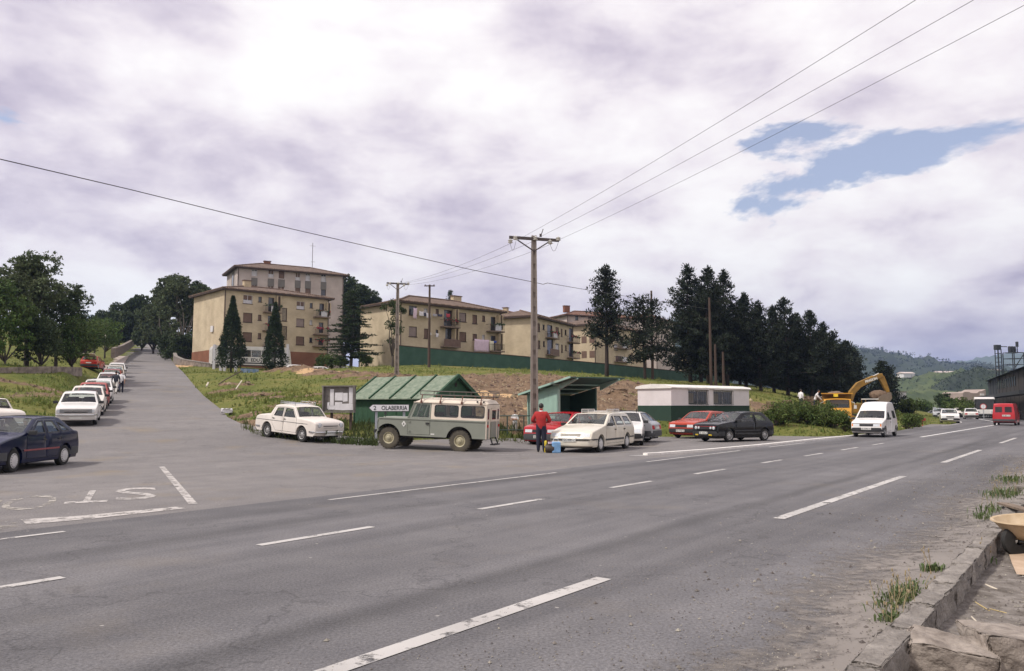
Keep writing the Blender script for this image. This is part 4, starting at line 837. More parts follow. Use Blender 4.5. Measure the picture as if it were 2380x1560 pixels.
# --- third block
b3 = Bld('apartment_block', (3.4, 125.0), (10.7, 140.0), 9.0, 5.0, 15.9, M_YEL, M_TILE, 'yellow block of flats with a blank end wall behind the tall concrete pole', GRP)
for bx, kd in [((315,880,342,975),'shutter'),((318,1085,345,1180),'shutter'),((375,893,398,955),'dark'),((380,1092,400,1155),'dark'),((430,900,490,1050),'door'),((430,1070,500,1250),'door'),((530,925,570,1018),'shutter'),((530,1120,572,1212),'pane'),((593,945,612,1035),'shutter'),((596,1135,615,1225),'shutter'),((640,955,660,1018),'dark'),((643,1142,662,1203),'shutter'),((690,940,735,1100),'door'),((690,1120,730,1280),'door')]: b3.window(Z4, bx, kd)
for a in [(405,520,1055,'cloth',0.2),(410,520,1258,'solid',0),(665,770,1108,'rail',0.2),(665,770,1292,'rail',0.2)]: b3.balcony(Z4, *a)
b3.finish(chimneys=((2.6, 6.2, 0.8, 0.8),))
# --- fourth block, behind the pines
b4 = Bld('apartment_block', (15.4, 148.0), (28.0, 166.0), 9.0, 4.5, 17.0, M_YEL, M_TILE, 'yellow block of flats partly hidden by the lone pines', GRP)
for bx, kd in [((1240,1030,1300,1080),'pane'),((1300,1040,1345,1130),'shutter'),((1385,1090,1400,1180),'shutter'),((1425,1100,1445,1180),'shutter'),((1230,1130,1270,1200),'pane'),((1250,1270,1320,1330),'shutter'),((1430,1230,1450,1310),'shutter')]: b4.window(Z4, bx, kd)
for a in [(1230,1385,1180,'cloth',0.1),(1230,1385,1340,'cloth',0)]: b4.balcony(Z4, *a)
for y0, y1 in ((5.2, 6.3), (6.9, 7.5)):
    for z in (9.0, 6.2, 3.4): MB().bx(-0.03, -0.004, 8-y0-1.1, 8-y0, z, z+1.3).build('side_window', M_SHUT, b4.t)
b4.finish()
# --- small gabled block at the right end of the row
b5 = Bld('apartment_block', (36.0, 172.0), (43.5, 168.0), 9.0, 3.5, 13.1, M_YEL, M_TILE, 'small yellow block at the right end of the row, left of the pine wood', GRP, rise=1.4)
b5.finish()
for i in range(2):
    for z in (3.5, 6.4): MB().bx(-0.03, -0.004, 1.5+i*2.6, 2.4+i*2.6, z, z+1.4).build('side_window', M_SHUT, b5.t)
# --- blocks in the second row
def back_block(a, b, dep, base, eave, label, wm, rm, wins=(), ch=()):
    q = Bld('apartment_block', a, b, dep, base, eave, wm, rm, label, GRP, rise=1.5)
    for bx, kd in wins: q.window(Z4, bx, kd)
    q.finish(chimneys=ch)
back_block((-6.2, 146), (6.2, 156), 10, 8, 18.9, 'block with a brown roof showing above the second yellow block', M_CREAM, M_TILER)
back_block((11.8, 170), (28, 178), 9, 8, 21.3, 'pale block with a brick chimney showing above the third yellow block', M_PINK, M_TILER, [((765,780,800,840),'dark'),((835,770,885,800),'pane'),((920,770,955,820),'shutter')], ((2.5, 4.5, 1.4, 1.0),))
back_block((34.5, 190), (42.0, 205), 9, 4, 23.0, 'tall pale block behind the second lone pine', M_PINK, M_TILER)

# ------------------------------------------------------------------ long green wall, stone wall
M_GRN = mat('green_paint_wall', (0.034, 0.082, 0.060), 0.85, scale=1.0, col2=(0.055, 0.115, 0.085), bump=0.01, bscale=6)
wl = [(926,804,99),(1000,811,101),(1100,820,104),(1188,827,107),(1300,837,112),(1402,846,118),(1510,857,127),(1621,868,138),(1700,875,147)]
gw = thing('boundary_wall', tuple(P(926, 848, 99)), 0, 'long green painted wall with a dark coping in front of the flats', 'wall'); o0 = gw.location
for i in range(len(wl)-1):
    a, b = P(*wl[i]), P(*wl[i+1]); n = Vector((-(b-a).y, (b-a).x, 0)).normalized()*0.12; q = []
    for p in (a, b): zb = gz(p.x, p.y)-0.6; q += [(p+n-o0), (p-n-o0), Vector((p.x-n.x, p.y-n.y, zb))-o0, Vector((p.x+n.x, p.y+n.y, zb))-o0]
    MB().add(q, [(0,1,2,3), (7,6,5,4), (0,4,5,1), (1,5,6,2), (2,6,7,3), (3,7,4,0)]).build('wall_panel', M_GRN, gw)
    MB().beam(a-o0+Vector((0,0,0.05)), b-o0+Vector((0,0,0.05)), 0.34, 0.1).build('coping', M_FASC, gw)
M_RUBW = mat('rubble_wall', (0.12, 0.095, 0.08), 0.95, scale=2.2, col2=(0.30, 0.25, 0.21), bump=0.08, bscale=3.0)
sw = thing('retaining_wall', tuple(P(425, 845, 113)), 0, 'low curved stone wall at the foot of the first yellow block', 'wall'); o0 = sw.location
pts = [P(406,822,124), P(409,829,118), P(424,836,113), P(455,841,110), P(490,846,108), P(525,850,107)]
for i in range(len(pts)-1):
    a, b = pts[i], pts[i+1]; MB().beam(a-o0-Vector((0,0,0.9)), b-o0-Vector((0,0,0.9)), 0.4, 1.8).build('wall_section', M_RUBW, sw); MB().beam(a-o0+Vector((0,0,0.06)), b-o0+Vector((0,0,0.06)), 0.5, 0.12).build('coping', M_CONC, sw)
lw = thing('retaining_wall', tuple(P(300, 800, 150)), 0, 'grey stone wall along the left pavement of the climbing road', 'wall'); o0 = lw.location
pts = [P(263,806,112), P(283,800,130), P(305,789,160), P(312,785,180)]
for i in range(len(pts)-1): MB().beam(pts[i]-o0-Vector((0,0,0.9)), pts[i+1]-o0-Vector((0,0,0.9)), 0.5, 1.4).build('wall_section', M_RUBW, lw)
lw = thing('retaining_wall', tuple(P(90, 855, 59)), 0, 'low broken stone wall under the trees on the left', 'wall'); o0 = lw.location
pts = [P(-60,858,56), P(40,856,58.5), P(115,854,61), P(185,856,66)]
for i in range(len(pts)-1): MB().beam(pts[i]-o0-Vector((0,0,0.3)), pts[i+1]-o0-Vector((0,0,0.3)), 0.45, 0.75).build('wall_section', M_RUBW, lw)
# pavement left of the climbing road
pv = [axp(y, -3.6) for y in (88, 100, 115, 140)] + [axp(y, -6.2) for y in (140, 115, 100, 88)]
tag(MB().add([(p.x, p.y, float(prof(p.x, p.y))+0.12) for p in pv] + [(p.x, p.y, float(prof(p.x, p.y))-0.5) for p in pv], [tuple(range(8))] + [(i, i+8, (i+1) % 8+8, (i+1) % 8) for i in range(8)]).build('pavement', mat('pale_pavement', (0.36, 0.29, 0.25), 0.9, col2=(0.46, 0.39, 0.35))), 'pale pavement on the left of the climbing road', 'pavement', kind='structure')
# ------------------------------------------------------------------ washing
M_CL = {k: mat('cloth_'+k, c, 0.9, var=0.10, scale=4) for k, c in dict(white=(0.72,0.68,0.70), pink=(0.68,0.52,0.60), red=(0.45,0.06,0.08), navy=(0.05,0.05,0.09), cream=(0.72,0.66,0.48), blue=(0.05,0.10,0.42), grey=(0.40,0.38,0.42)).items()}
def washing(bl, Z, x0, y0, x1, y1, col, label, off=0.55):
    u0, u1, z0, z1 = bl.rect(Z, x0, y0, x1, y1); mb = MB(); nu, nv = 10, 6
    ph = random.random()*6; vs = []
    for j in range(nv):
        for i in range(nu):
            q = i/(nu-1); v = j/(nv-1); vs.append((u0+(u1-u0)*q+0.02*math.sin(v*5+ph), -off+0.05*math.sin(q*14+ph)*(0.2+v), z1-(z1-z0)*v-0.06*math.sin(q*math.pi)*(1-v)))
    mb.add(vs, [(j*nu+i, j*nu+i+1, (j+1)*nu+i+1, (j+1)*nu+i) for j in range(nv-1) for i in range(nu-1)])
    o = mb.build('laundry', M_CL[col], None, smooth=180); M = Matrix.Translation(bl.t.location) @ Matrix.Rotation(bl.t.rotation_euler.z, 4, 'Z'); o.matrix_world = M
    sol = o.modifiers.new('thick', 'SOLIDIFY'); sol.thickness = 0.012; tag(o, label, 'laundry', 'washing hung on the second yellow block'); return o
for a in [(840,290,882,420,'pink','long pink and white cloth hanging from the top left open window'), (910,330,962,388,'white','white shirt right of the long pink cloth'), (963,345,990,390,'navy','dark garment between two white ones on the top line'), (993,350,1048,412,'white','white vest at the end of the top left line'),
          (1075,360,1122,392,'grey','pale grey cloth just right of the wooden pole'), (1128,362,1185,395,'navy','pair of dark garments under the small top window'), (1232,358,1278,405,'red','red and white cloth on the upper left balcony'),
          (1022,582,1050,615,'white','small white cloth on the lower line left of the wooden pole'), (1108,590,1140,640,'white','white towel under the lower small window'), (1570,665,1745,815,'pink','large pinkish white sheet hanging above the green wall'), (1750,682,1802,806,'cream','cream towel right of the big sheet'), (1803,680,1835,708,'blue','bright blue cloth beside the cream towel')]:
    washing(b2, Z3, *a)
# ------------------------------------------------------------------ vehicles
def paint(name, c, rough=0.16): return mat(name, c, rough, var=0.07, scale=2.0, coat=0.0, spec=0.45)
M_GLS = glass_mat('car_glass'); M_GLSD = glass_mat('car_glass_dark', (0.5, 0.52, 0.52), 0.35)
M_BLK = mat('black_plastic', (0.022, 0.022, 0.023), 0.55, var=0.2); M_GREYPL = mat('grey_plastic', (0.055, 0.055, 0.058), 0.6); M_CHR = mat('chrome', (0.62, 0.62, 0.62), 0.18, metal=1.0, var=0.05)
M_INT = mat('car_interior', (0.030, 0.028, 0.027), 0.85); M_TYRE = mat('tyre', (0.020, 0.019, 0.018), 0.85, var=0.3, scale=7); M_STEELR = mat('wheel_steel', (0.36, 0.35, 0.34), 0.45, metal=0.4); M_LAMP = mat('headlamp', (0.62, 0.64, 0.66), 0.10, spec=0.9, var=0.12, scale=30); M_ORNG = mat('indicator', (0.75, 0.22, 0.03), 0.2); M_TAIL = mat('tail_lamp', (0.42, 0.018, 0.015), 0.2); M_PLATE = mat('number_plate', (0.68, 0.67, 0.63), 0.5, var=0.04); M_YLAMP = mat('fog_lamp', (0.72, 0.52, 0.05), 0.15)
M_WCOVER = mat('wheel_cover', (0.58, 0.56, 0.55), 0.4)
WHEELS = {}
def wheel_meshes(r, w, style):
    k = (round(r, 3), round(w, 3), style)
    if k in WHEELS: return WHEELS[k]
    rr = r*{'lr': 0.55, 'cover': 0.66, 'steel': 0.62, 'alloy': 0.66, 'small': 0.62}[style]; h = w/2
    ty = MB().lathe([(rr*0.98, -h*0.9), (r*0.86, -h), (r*0.965, -h*0.86), (r, -h*0.55), (r, h*0.55), (r*0.965, h*0.86), (r*0.86, h), (rr*0.98, h*0.9), (rr*0.9, 0), (rr*0.98, -h*0.9)], 28, axis='y')
    if style == 'lr':
        for i in range(24):
            a = 2*math.pi*i/24; ty.obox((r*math.cos(a), 0, r*math.sin(a)), r*0.055, w*0.92, r*0.13, ry=-a)
    rm = MB()
    if style == 'cover':
        rm.lathe([(rr, h*0.80), (rr*0.97, h*0.98), (rr*0.80, h*1.06), (rr*0.5, h*1.12), (0.001, h*1.14)], 30, axis='y')
        rm.lathe([(rr, -h*0.8), (rr*0.4, -h*0.5), (0.001, -h*0.5)], 16, axis='y', mi=1)
        for i in range(16):
            a = 2*math.pi*(i+0.5)/16; rm.obox((rr*0.83*math.cos(a), h*1.07, rr*0.83*math.sin(a)), rr*0.18, 0.012, rr*0.07, ry=-a, mi=1)
    elif style == 'lr':
        rm.lathe([(rr, h*0.85), (rr*0.98, h*0.92), (rr*0.86, h*0.80), (rr*0.80, h*0.35), (rr*0.66, h*0.45), (rr*0.5, h*0.75), (rr*0.36, h*0.7), (rr*0.34, h*1.1), (rr*0.2, h*1.25), (0.001, h*1.25)], 26, axis='y')
        rm.lathe([(rr, -h*0.8), (0.001, -h*0.5)], 16, axis='y', mi=1)
    else:
        rm.lathe([(rr, h*0.8), (rr*0.96, h*0.93), (rr*0.86, h*0.82), (rr*0.80, h*0.45), (rr*0.62, h*0.62), (rr*0.45, h*0.70), (rr*0.30, h*0.9), (rr*0.16, h*0.98), (0.001, h*0.98)], 26, axis='y')
        rm.lathe([(rr, -h*0.8), (0.001, -h*0.5)], 16, axis='y', mi=1)
        for i in range(8):
            a = 2*math.pi*(i+0.5)/8; rm.obox((rr*0.66*math.cos(a), h*0.62, rr*0.66*math.sin(a)), rr*0.2, 0.03, rr*0.16, ry=-a, mi=1)
    WHEELS[k] = (ty, rm); return WHEELS[k]
def add_wheel(t, x, y, r, w, style, rimm, steer=0.0, tyrem=None):
    k = (round(r, 3), round(w, 3), style, rimm.name, (tyrem or M_TYRE).name)
    ty, rm = wheel_meshes(r, w, style)
    if k not in WHEELS: WHEELS[k] = (ty.mesh('tyre', tyrem or M_TYRE, 40), rm.mesh('rim', [rimm, M_BLK], 40))
    a, b = WHEELS[k]; wl_ = bpy.data.objects.new('wheel', None); COL.objects.link(wl_); wl_.parent = t; wl_.location = (x, y, r); wl_.rotation_euler = (0, 0, (math.pi if y < 0 else 0) + steer); wl_.empty_display_size = 0.1
    for nm, me in (('tyre', a), ('rim', b)):
        o = bpy.data.objects.new(nm, me); COL.objects.link(o); o.parent = wl_
class Car:
    def __init__(s, name, sp, loc, head, label, body, group=None, pitch=0.0, roll=0.0, cat='car'):
        s.sp = sp; s.L = sp['L']; s.W = sp['W']; s.t = thing(name, loc, math.atan2(head[1], head[0]), label, cat, group, pitch, roll); s.bm = body
        raw = roundpoly(sp['out']); o = []
        for a, b in zip(raw[:-1], raw[1:]):
            l = math.hypot(b[0]-a[0], b[1]-a[1]); k = max(1, int(l/0.16)); o += [(a[0]+(b[0]-a[0])*i/k, a[1]+(b[1]-a[1])*i/k) for i in range(k)]
        g = []
        for (p, q) in sp.get('glass', ()):                     # make glass edges fall on outline points
            for f in (0.07, 0.93): g.append((p[0]+(q[0]-p[0])*f, p[1]+(q[1]-p[1])*f))
        o.append(raw[-1])
        for gp in g:
            best = min(range(len(o)-1), key=lambda i: s._sd(o[i], o[i+1], gp)); o.insert(best+1, gp)
        s.o = o; s.n = []
        for i in range(len(o)):
            a, b = o[max(i-1, 0)], o[min(i+1, len(o)-1)]; x, z = b[0]-a[0], b[1]-a[1]; l = math.hypot(x, z) or 1; s.n.append((-z/l*-1, x/l*-1) if True else 0)
        # outline runs from the front over the top to the rear (x falling): outward normal = (dz, -dx) / l
        s.n = []
        for i in range(len(o)):
            a, b = o[max(i-1, 0)], o[min(i+1, len(o)-1)]; x, z = b[0]-a[0], b[1]-a[1]; l = math.hypot(x, z) or 1; s.n.append((z/l, -x/l))
        s.shell()
    @staticmethod
    def _sd(a, b, p):
        vx, vz = b[0]-a[0], b[1]-a[1]; l = vx*vx+vz*vz or 1e-9; t = max(0, min(1, ((p[0]-a[0])*vx+(p[1]-a[1])*vz)/l)); return math.hypot(p[0]-a[0]-t*vx, p[1]-a[1]-t*vz)
    def Wy(s, x, z):
        sp = s.sp; hw = s.W/2; q = abs(x)/(s.L/2); pl = 1 - sp.get('taper', 0.055)*q**5
        zb = min(z, sp['belt']); zm = sp['belt']*0.72; k = sp.get('barrel', 0.05); bar = 1 - k*((zb-zm)/(zm-0.15))**2 if zb < zm else 1 - k*0.35*((zb-zm)/(sp['belt']-zm+1e-6))**2
        return hw*pl*bar - max(0, z-sp['belt'])*sp.get('tum', 0.36)
    def isglass(s, i):
        m = ((s.o[i][0]+s.o[i+1][0])/2, (s.o[i][1]+s.o[i+1][1])/2)
        for (p, q) in s.sp.get('glass', ()):
            a = (p[0]+(q[0]-p[0])*0.068, p[1]+(q[1]-p[1])*0.068); b = (p[0]+(q[0]-p[0])*0.932, p[1]+(q[1]-p[1])*0.932)
            if s._sd(a, b, m) < 0.012: return (p, q)
        return None
    def skin(s, loops, off=0.0, step=0.14, sides=(1, -1)):
        vs, fs = fill2d(loops, step); mb = MB()
        for sg in sides: mb.add([(x, sg*(s.Wy(x, z)+off), z) for x, z in vs], fs)
        return mb
    def shell(s):
        sp = s.sp; r = sp.get('edge', 0.04); o, n = s.o, s.n; c = sp.get('crown', 0.032); body = MB(); glass = {}
        ins = [(p[0]-q[0]*r, p[1]-q[1]*r) for p, q in zip(o, n)]; s.ins = ins; fr = [-0.93, -0.62, -0.25, 0.25, 0.62, 0.93]; ring = []
        for p, q, i_ in zip(o, n, ins):
            row = []; Ye = s.Wy(*i_); Yt = Ye - r
            for sg in (-1, 1):
                e = [(i_[0], sg*Ye, i_[1]), (p[0]-q[0]*r*0.3, sg*(Ye-r*0.3), p[1]-q[1]*r*0.3), (p[0], sg*Yt, p[1])]
                if sg == -1: row += e
                else: tail = e[::-1]
            for f in fr: k = c*(1-f*f); row.append((p[0]+q[0]*k, f*Yt, p[1]+q[1]*k))
            ring.append(row+tail)
        nc = len(ring[0])
        for i in range(len(o)-1):
            g = s.isglass(i); a, b = ring[i], ring[i+1]
            for j in range(nc-1):
                if g and 3 <= j <= 7: continue
                body.add([a[j], a[j+1], b[j+1], b[j]], [(0,1,2,3)])
            if g:
                gm = glass.setdefault(g, MB())
                for j in range(3, 8):
                    q4 = []
                    for (row, k) in ((a, i), (a, i), (b, i+1), (b, i+1)): pass
                    idx_ = ((a, j, i), (a, j+1, i), (b, j+1, i+1), (b, j, i+1))
                    gm.add([(row[jj][0]-n[k][0]*0.012, row[jj][1], row[jj][2]-n[k][1]*0.012) for row, jj, k in idx_], [(0,1,2,3)])
        # side skin with arches, doors and windows cut out
        xf, xr, wr = sp['xf'], sp['xr'], sp['wr']; z0 = sp['sill']; Ra = wr*sp.get('arch', 1.14); zc = wr+0.02; bot = []
        def arch(xc):
            h = max(-0.95, min(0.95, (z0-zc)/Ra)); a0 = math.asin(h); return [(xc-Ra*math.cos(a0+(math.pi-2*a0)*i/14), zc+Ra*math.sin(a0+(math.pi-2*a0)*i/14)) for i in range(15)]
        zr, zf = ins[-1][1], ins[0][1]
        loop = ins[::-1][::-1] + [(ins[-1][0]+0.02, z0)] + arch(xr) + arch(xf) + [(ins[0][0]-0.02, z0)]
        doors = sp.get('doors', ()); wins = sp.get('wins', ()); holes = list(doors)
        free = [w for w in wins if not any(inside(d, sum(p[0] for p in w)/len(w), sum(p[1] for p in w)/len(w)) for d in doors)]
        body_m = s.skin([loop] + [list(d) for d in doors] + [list(w) for w in free]); body.add(body_m.v, body_m.f)
        for sg in (1, -1):                                     # wheel arch returns
            for xc in (xr, xf):
                a = arch(xc); body.add([q for p in a for q in ((p[0], sg*s.Wy(*p), p[1]), (p[0], sg*(s.Wy(*p)-0.10), p[1]))], [(2*i, 2*i+1, 2*i+3, 2*i+2) for i in range(14)])
        s.body = body.build('body', s.bm, s.t, smooth=38)
        for d in doors:
            dw = [w for w in wins if inside(d, sum(p[0] for p in w)/len(w), sum(p[1] for p in w)/len(w))]
            for sg in (1, -1):
                dr = s.skin([inset(list(d), 0.011)] + [list(w) for w in dw], 0.001, 0.14, (sg,)).build('door', s.bm, s.t, smooth=38)
                xh = min(p[0] for p in d)+0.13; zh = sp.get('hz', sp['belt']-0.13)
                MB().obox((xh, sg*(s.Wy(xh, zh)+0.012), zh), 0.13, 0.03, 0.035).build('handle', sp.get('hm', M_BLK), dr)
        fm = sp.get('wfm', M_BLK)
        for w in wins:
            for sg in (1, -1):
                g = s.skin([list(w)], -0.012, 0.3, (sg,)).build('side_window', M_GLS, s.t)
                a, b = inset(list(w), -0.006), inset(list(w), 0.024); k = len(a)
                MB().add([(x, sg*(s.Wy(x, z)+0.004), z) for x, z in a] + [(x, sg*(s.Wy(x, z)+0.002), z) for x, z in b], [(i, (i+1) % k, (i+1) % k+k, i+k) for i in range(k)]).build('window_trim', fm, g, recalc=False)
        for i, (g, gm) in enumerate(glass.items()): gm.build('windscreen' if i == 0 else 'rear_window', M_GLS, s.t, smooth=180)
        hw = s.W/2
        MB().bx(-s.L/2+0.12, s.L/2-0.12, -hw+0.24, hw-0.24, z0-0.04, z0+0.20).bx(xr+wr*1.2, xf-wr*1.2, -hw+0.06, hw-0.06, z0+0.01, z0+0.12).bx(xf+0.12, xf+wr*1.3, -hw+0.27, hw-0.27, z0, sp['belt']-0.12).build('underbody', M_INT, s.t)
        if sp.get('seats', True):
            bz = sp['belt']
            for xs_ in sp.get('seatx', (0.05, -0.75)):
                for yy in (-0.34, 0.34):
                    q = MB().prism([(xs_-0.05, z0+0.1), (xs_+0.42, z0+0.12), (xs_+0.40, z0+0.30), (xs_+0.05, z0+0.28), (xs_-0.13, bz+0.05), (xs_-0.15, bz+0.22), (xs_-0.24, bz+0.2), (xs_-0.2, z0+0.2)], yy-0.23, yy+0.23); q.build('seat', M_INT, s.t)
            xc, zc2 = sp['glass'][0][0]; d0 = MB().bx(xc-0.42, xc-0.10, -hw+0.14, hw-0.14, bz-0.25, bz-0.02).build('dashboard', M_INT, s.t)
            MB().lathe([(0.18, -0.012), (0.195, 0), (0.18, 0.012), (0.17, 0), (0.18, -0.012)], 20, axis='x', c=(xc-0.5, 0.36, bz+0.02)).build('steering_wheel', M_BLK, s.t)
        st, rmm = sp.get('wheel', ('steel', M_STEELR))
        for x in (xf, xr):
            for y in (1, -1): add_wheel(s.t, x, y*(hw-sp.get('wo', 0.11)), wr, sp.get('ww', 0.17), st, rmm, sp.get('steer', 0.0) if x == xf else 0)
    def fx(s, z, front=True):
        o = s.o if front else s.o[::-1]
        for a, b in zip(o[:-1], o[1:]):
            if min(a[1], b[1]) <= z <= max(a[1], b[1]) and a[1] != b[1]: return a[0]+(b[0]-a[0])*(z-a[1])/(b[1]-a[1])
        return o[0][0]
    def px_(s, y, z, front):
        x = s.fx(z, front); Yt = s.Wy(x, z)-s.sp.get('edge', 0.04); f = max(-1, min(1, y/Yt)); return x + (1 if front else -1)*s.sp.get('crown', 0.032)*(1-f*f)
    def patch(s, name, y0, y1, z0, z1, m, front=True, off=0.012, th=0.05, parent=None, shape='rect', slots=0):
        sg = 1 if front else -1; mb = MB()
        if shape == 'round':
            cy, cz, r = (y0+y1)/2, (z0+z1)/2, (y1-y0)/2; k = 18; pts = [(cy, cz)] + [(cy+r*math.cos(2*math.pi*i/k), cz+r*math.sin(2*math.pi*i/k)) for i in range(k)]
            v = [(s.px_(cy, cz, front)+sg*(off+0.03), cy, cz)] + [(s.px_(cy, cz, front)+sg*off, y, z) for y, z in pts[1:]] + [(s.px_(cy, cz, front)+sg*(off-th-0.04), y, z) for y, z in pts[1:]]
            mb.add(v, [(0, i+1, (i+1) % k+1) for i in range(k)] + [(i+1, (i+1) % k+1, (i+1) % k+1+k, i+1+k) for i in range(k)])
        else:
            k = 6; ys = [y0+(y1-y0)*i/k for i in range(k+1)]; v = []
            for z in (z0, z1):
                for y in ys: v.append((s.px_(y, z, front)+sg*off, y, z))
            for z in (z0, z1):
                for y in ys: v.append((s.px_(y, z, front)+sg*(off-th), y, z))
            a, b, c_, d = 0, k+1, 2*(k+1), 3*(k+1)
            f = [(a+i, a+i+1, b+i+1, b+i) for i in range(k)] + [(c_+i, c_+i+1, a+i+1, a+i) for i in range(k)] + [(b+i, b+i+1, d+i+1, d+i) for i in range(k)] + [(a, b, d, c_), (a+k, c_+k, d+k, b+k)]
            mb.add(v, f)
            for q in range(slots):
                zz = z0+(z1-z0)*(q+0.5)/slots; v2 = []
                for y in ys: v2 += [(s.px_(y, zz, front)+sg*(off+0.012), y, zz-0.008), (s.px_(y, zz, front)+sg*(off+0.012), y, zz+0.008)]
                mb.add(v2, [(2*i, 2*i+1, 2*i+3, 2*i+2) for i in range(k)], 1)
        return mb.build(name, [m, M_GREYPL] if slots else m, parent or s.t, smooth=40)
    def bumper(s, z0, z1, m, front=True, off=0.05, xend=None, name='bumper'):
        sg = 1 if front else -1; zm = (z0+z1)/2; x0 = s.fx(zm, front); Yc = s.Wy(x0, zm)-0.02; xe = xend if xend is not None else (s.sp['xf']+s.sp['wr']*1.2 if front else s.sp['xr']-s.sp['wr']*1.2); path = []
        path.append((xe, -(s.Wy(xe, zm)+off*0.45))); path.append((x0-sg*0.16, -(s.Wy(x0-sg*0.16, zm)+off*0.6))); path.append((x0-sg*0.02, -(Yc+off*0.25)))
        for f in (-0.88, -0.5, 0, 0.5, 0.88): path.append((s.px_(f*Yc, zm, front)+sg*off, f*Yc))
        path += [(p[0], -p[1]) for p in path[:3]][::-1]; k = len(path); v = []
        for (x, y) in path: 
            q = Vector((x, y)); inn = Vector((x-sg*0.07, y*0.94)); v += [(q.x, q.y, z0+0.015), (q.x+sg*0.012, q.y*1.004, zm), (q.x, q.y, z1-0.01), (inn.x, inn.y, z1), (inn.x, inn.y, z0)]
        mb = MB().add(v, [(i*5+j, i*5+(j+1) % 5, (i+1)*5+(j+1) % 5, (i+1)*5+j) for i in range(k-1) for j in range(5)] + [(0,1,2,3,4), tuple((k-1)*5+j for j in (4,3,2,1,0))]); return mb.build(name, m, s.t, smooth=40)
    def plate(s, text, z, front=True, w=0.50, h=0.11, off=0.075, y=0.0, x=None):
        sg = 1 if front else -1; x = x if x is not None else s.px_(y, z, front)+sg*off; p = MB().bx(min(x, x-sg*0.02), max(x, x-sg*0.02), y-w/2, y+w/2, z-h/2, z+h/2).build('number_plate', M_PLATE, s.t)
        if text:
            v, f = text_mesh(text, 1.0); x0, x1 = min(q[0] for q in v), max(q[0] for q in v); z0, z1 = min(q[1] for q in v), max(q[1] for q in v)
            MB().add([(x+sg*0.002, y+sg*((q[0]-x0)/(x1-x0)-0.5)*w*0.92, z+((q[1]-z0)/(z1-z0)-0.5)*h*0.72) for q in v], f).build('plate_text', M_BLK, p, recalc=False)
    def mirrors(s, m=None, x=None, both=True, k=1.0):
        (p, q) = s.sp['glass'][0]; x = x if x is not None else p[0]-0.16; z = s.sp['belt']+0.07
        for sg in ((1, -1) if both else (1,)):
            y = s.Wy(x, z); mb = MB().obox((x, sg*(y+0.03), z-0.03), 0.06, 0.10, 0.05).obox((x+0.01, sg*(y+0.13*k), z), 0.09*k, 0.19*k, 0.12*k); mb.build('mirror', m or M_BLK, s.t, bevel=0.015)
    def strip(s, z0, z1, m, x0, x1, off=0.012, name='rubbing_strip', mi2=None):
        mb = MB(); k = 14
        for sg in (1, -1):
            v = []
            for i in range(k+1): x = x0+(x1-x0)*i/k; v += [(x, sg*(s.Wy(x, z0)), z0), (x, sg*(s.Wy(x, (z0+z1)/2)+off), z0+0.006), (x, sg*(s.Wy(x, (z0+z1)/2)+off), z1-0.006), (x, sg*s.Wy(x, z1), z1)]
            mb.add(v, [(i*4+j, i*4+j+1, (i+1)*4+j+1, (i+1)*4+j) for i in range(k) for j in range(3)])
        return mb.build(name, m, s.t)
    def wipers(s):
        p, q = s.sp['glass'][0]; n = Vector((q[1]-p[1], 0, -(q[0]-p[0]))).normalized(); n = n if n.x > 0 else -n
        for y0, y1 in ((0.35, -0.10), (-0.12, -0.55)):
            a = Vector((p[0]+(q[0]-p[0])*0.06, y0, p[1]+(q[1]-p[1])*0.06)) + n*0.06; b = Vector((p[0]+(q[0]-p[0])*0.16, y1, p[1]+(q[1]-p[1])*0.16)) + n*0.06; MB().beam(a, b, 0.02, 0.02).build('wiper', M_BLK, s.t)
    def rack(s, x0, x1, m, z=None, n=4, side=0.5):
        z = z or max(p[1] for p in s.o)+0.06; mb = MB()
        for i in range(n): x = x0+(x1-x0)*i/(n-1); mb.tube([(x, -side, z), (x, side, z)], 0.012, 6)
        for y in (-side, side):
            mb.tube([(x0, y, z+0.07), (x1, y, z+0.07)], 0.014, 6); mb.tube([(x0, y, z), (x1, y, z)], 0.012, 6)
            for x in (x0, (x0+x1)/2, x1): mb.tube([(x, y, z-0.14), (x, y, z+0.07)], 0.012, 6)
        mb.build('roof_rack', m, s.t)
# ---- body shapes (side outline from the front bumper over the roof to the rear)
def four_door(xA, zb, zt, xB, xC, sill, wins):  # two doors from three cut lines
    return [[(xA, sill+0.06), (xB, sill+0.06), (xB, zt), (xA-0.42, zt), (xA, zb)][::-1], [(xB-0.0, sill+0.06), (xC+0.28, sill+0.06), (xC, sill+0.42), (xC, zb), (xC+0.05, zt), (xB-0.0, zt)][::-1]]
def spec_golf(**k):
    d = dict(L=3.98, W=1.67, out=[(1.90,0.22,0),(1.98,0.30,0.05),(1.985,0.50,0.05),(1.96,0.62,0.05),(1.94,0.80,0.07),(1.60,0.875,0.2),(0.80,0.965,0.1),(0.12,1.36,0.12),(-0.45,1.405,0.3),(-1.32,1.365,0.14),(-1.80,0.93,0.09),(-1.94,0.84,0.06),(-1.985,0.55,0.06),(-1.97,0.35,0.05),(-1.88,0.24,0)],
             glass=[((0.80,0.965),(0.12,1.36)),((-1.32,1.365),(-1.80,0.93))], belt=0.90, tum=0.36, sill=0.20, xf=1.19, xr=-1.285, wr=0.295,
             doors=[[(0.74,0.28),(-0.62,0.28),(-0.62,1.31),(0.06,1.31),(0.74,0.91)]],
             wins=[[(0.50,0.94),(0.03,1.26),(-0.53,1.27),(-0.53,0.94)],[(-0.66,0.94),(-0.66,1.27),(-1.08,1.26),(-1.28,1.14),(-1.42,0.94)]], wheel=('alloy', M_STEELR)); d.update(k); return d
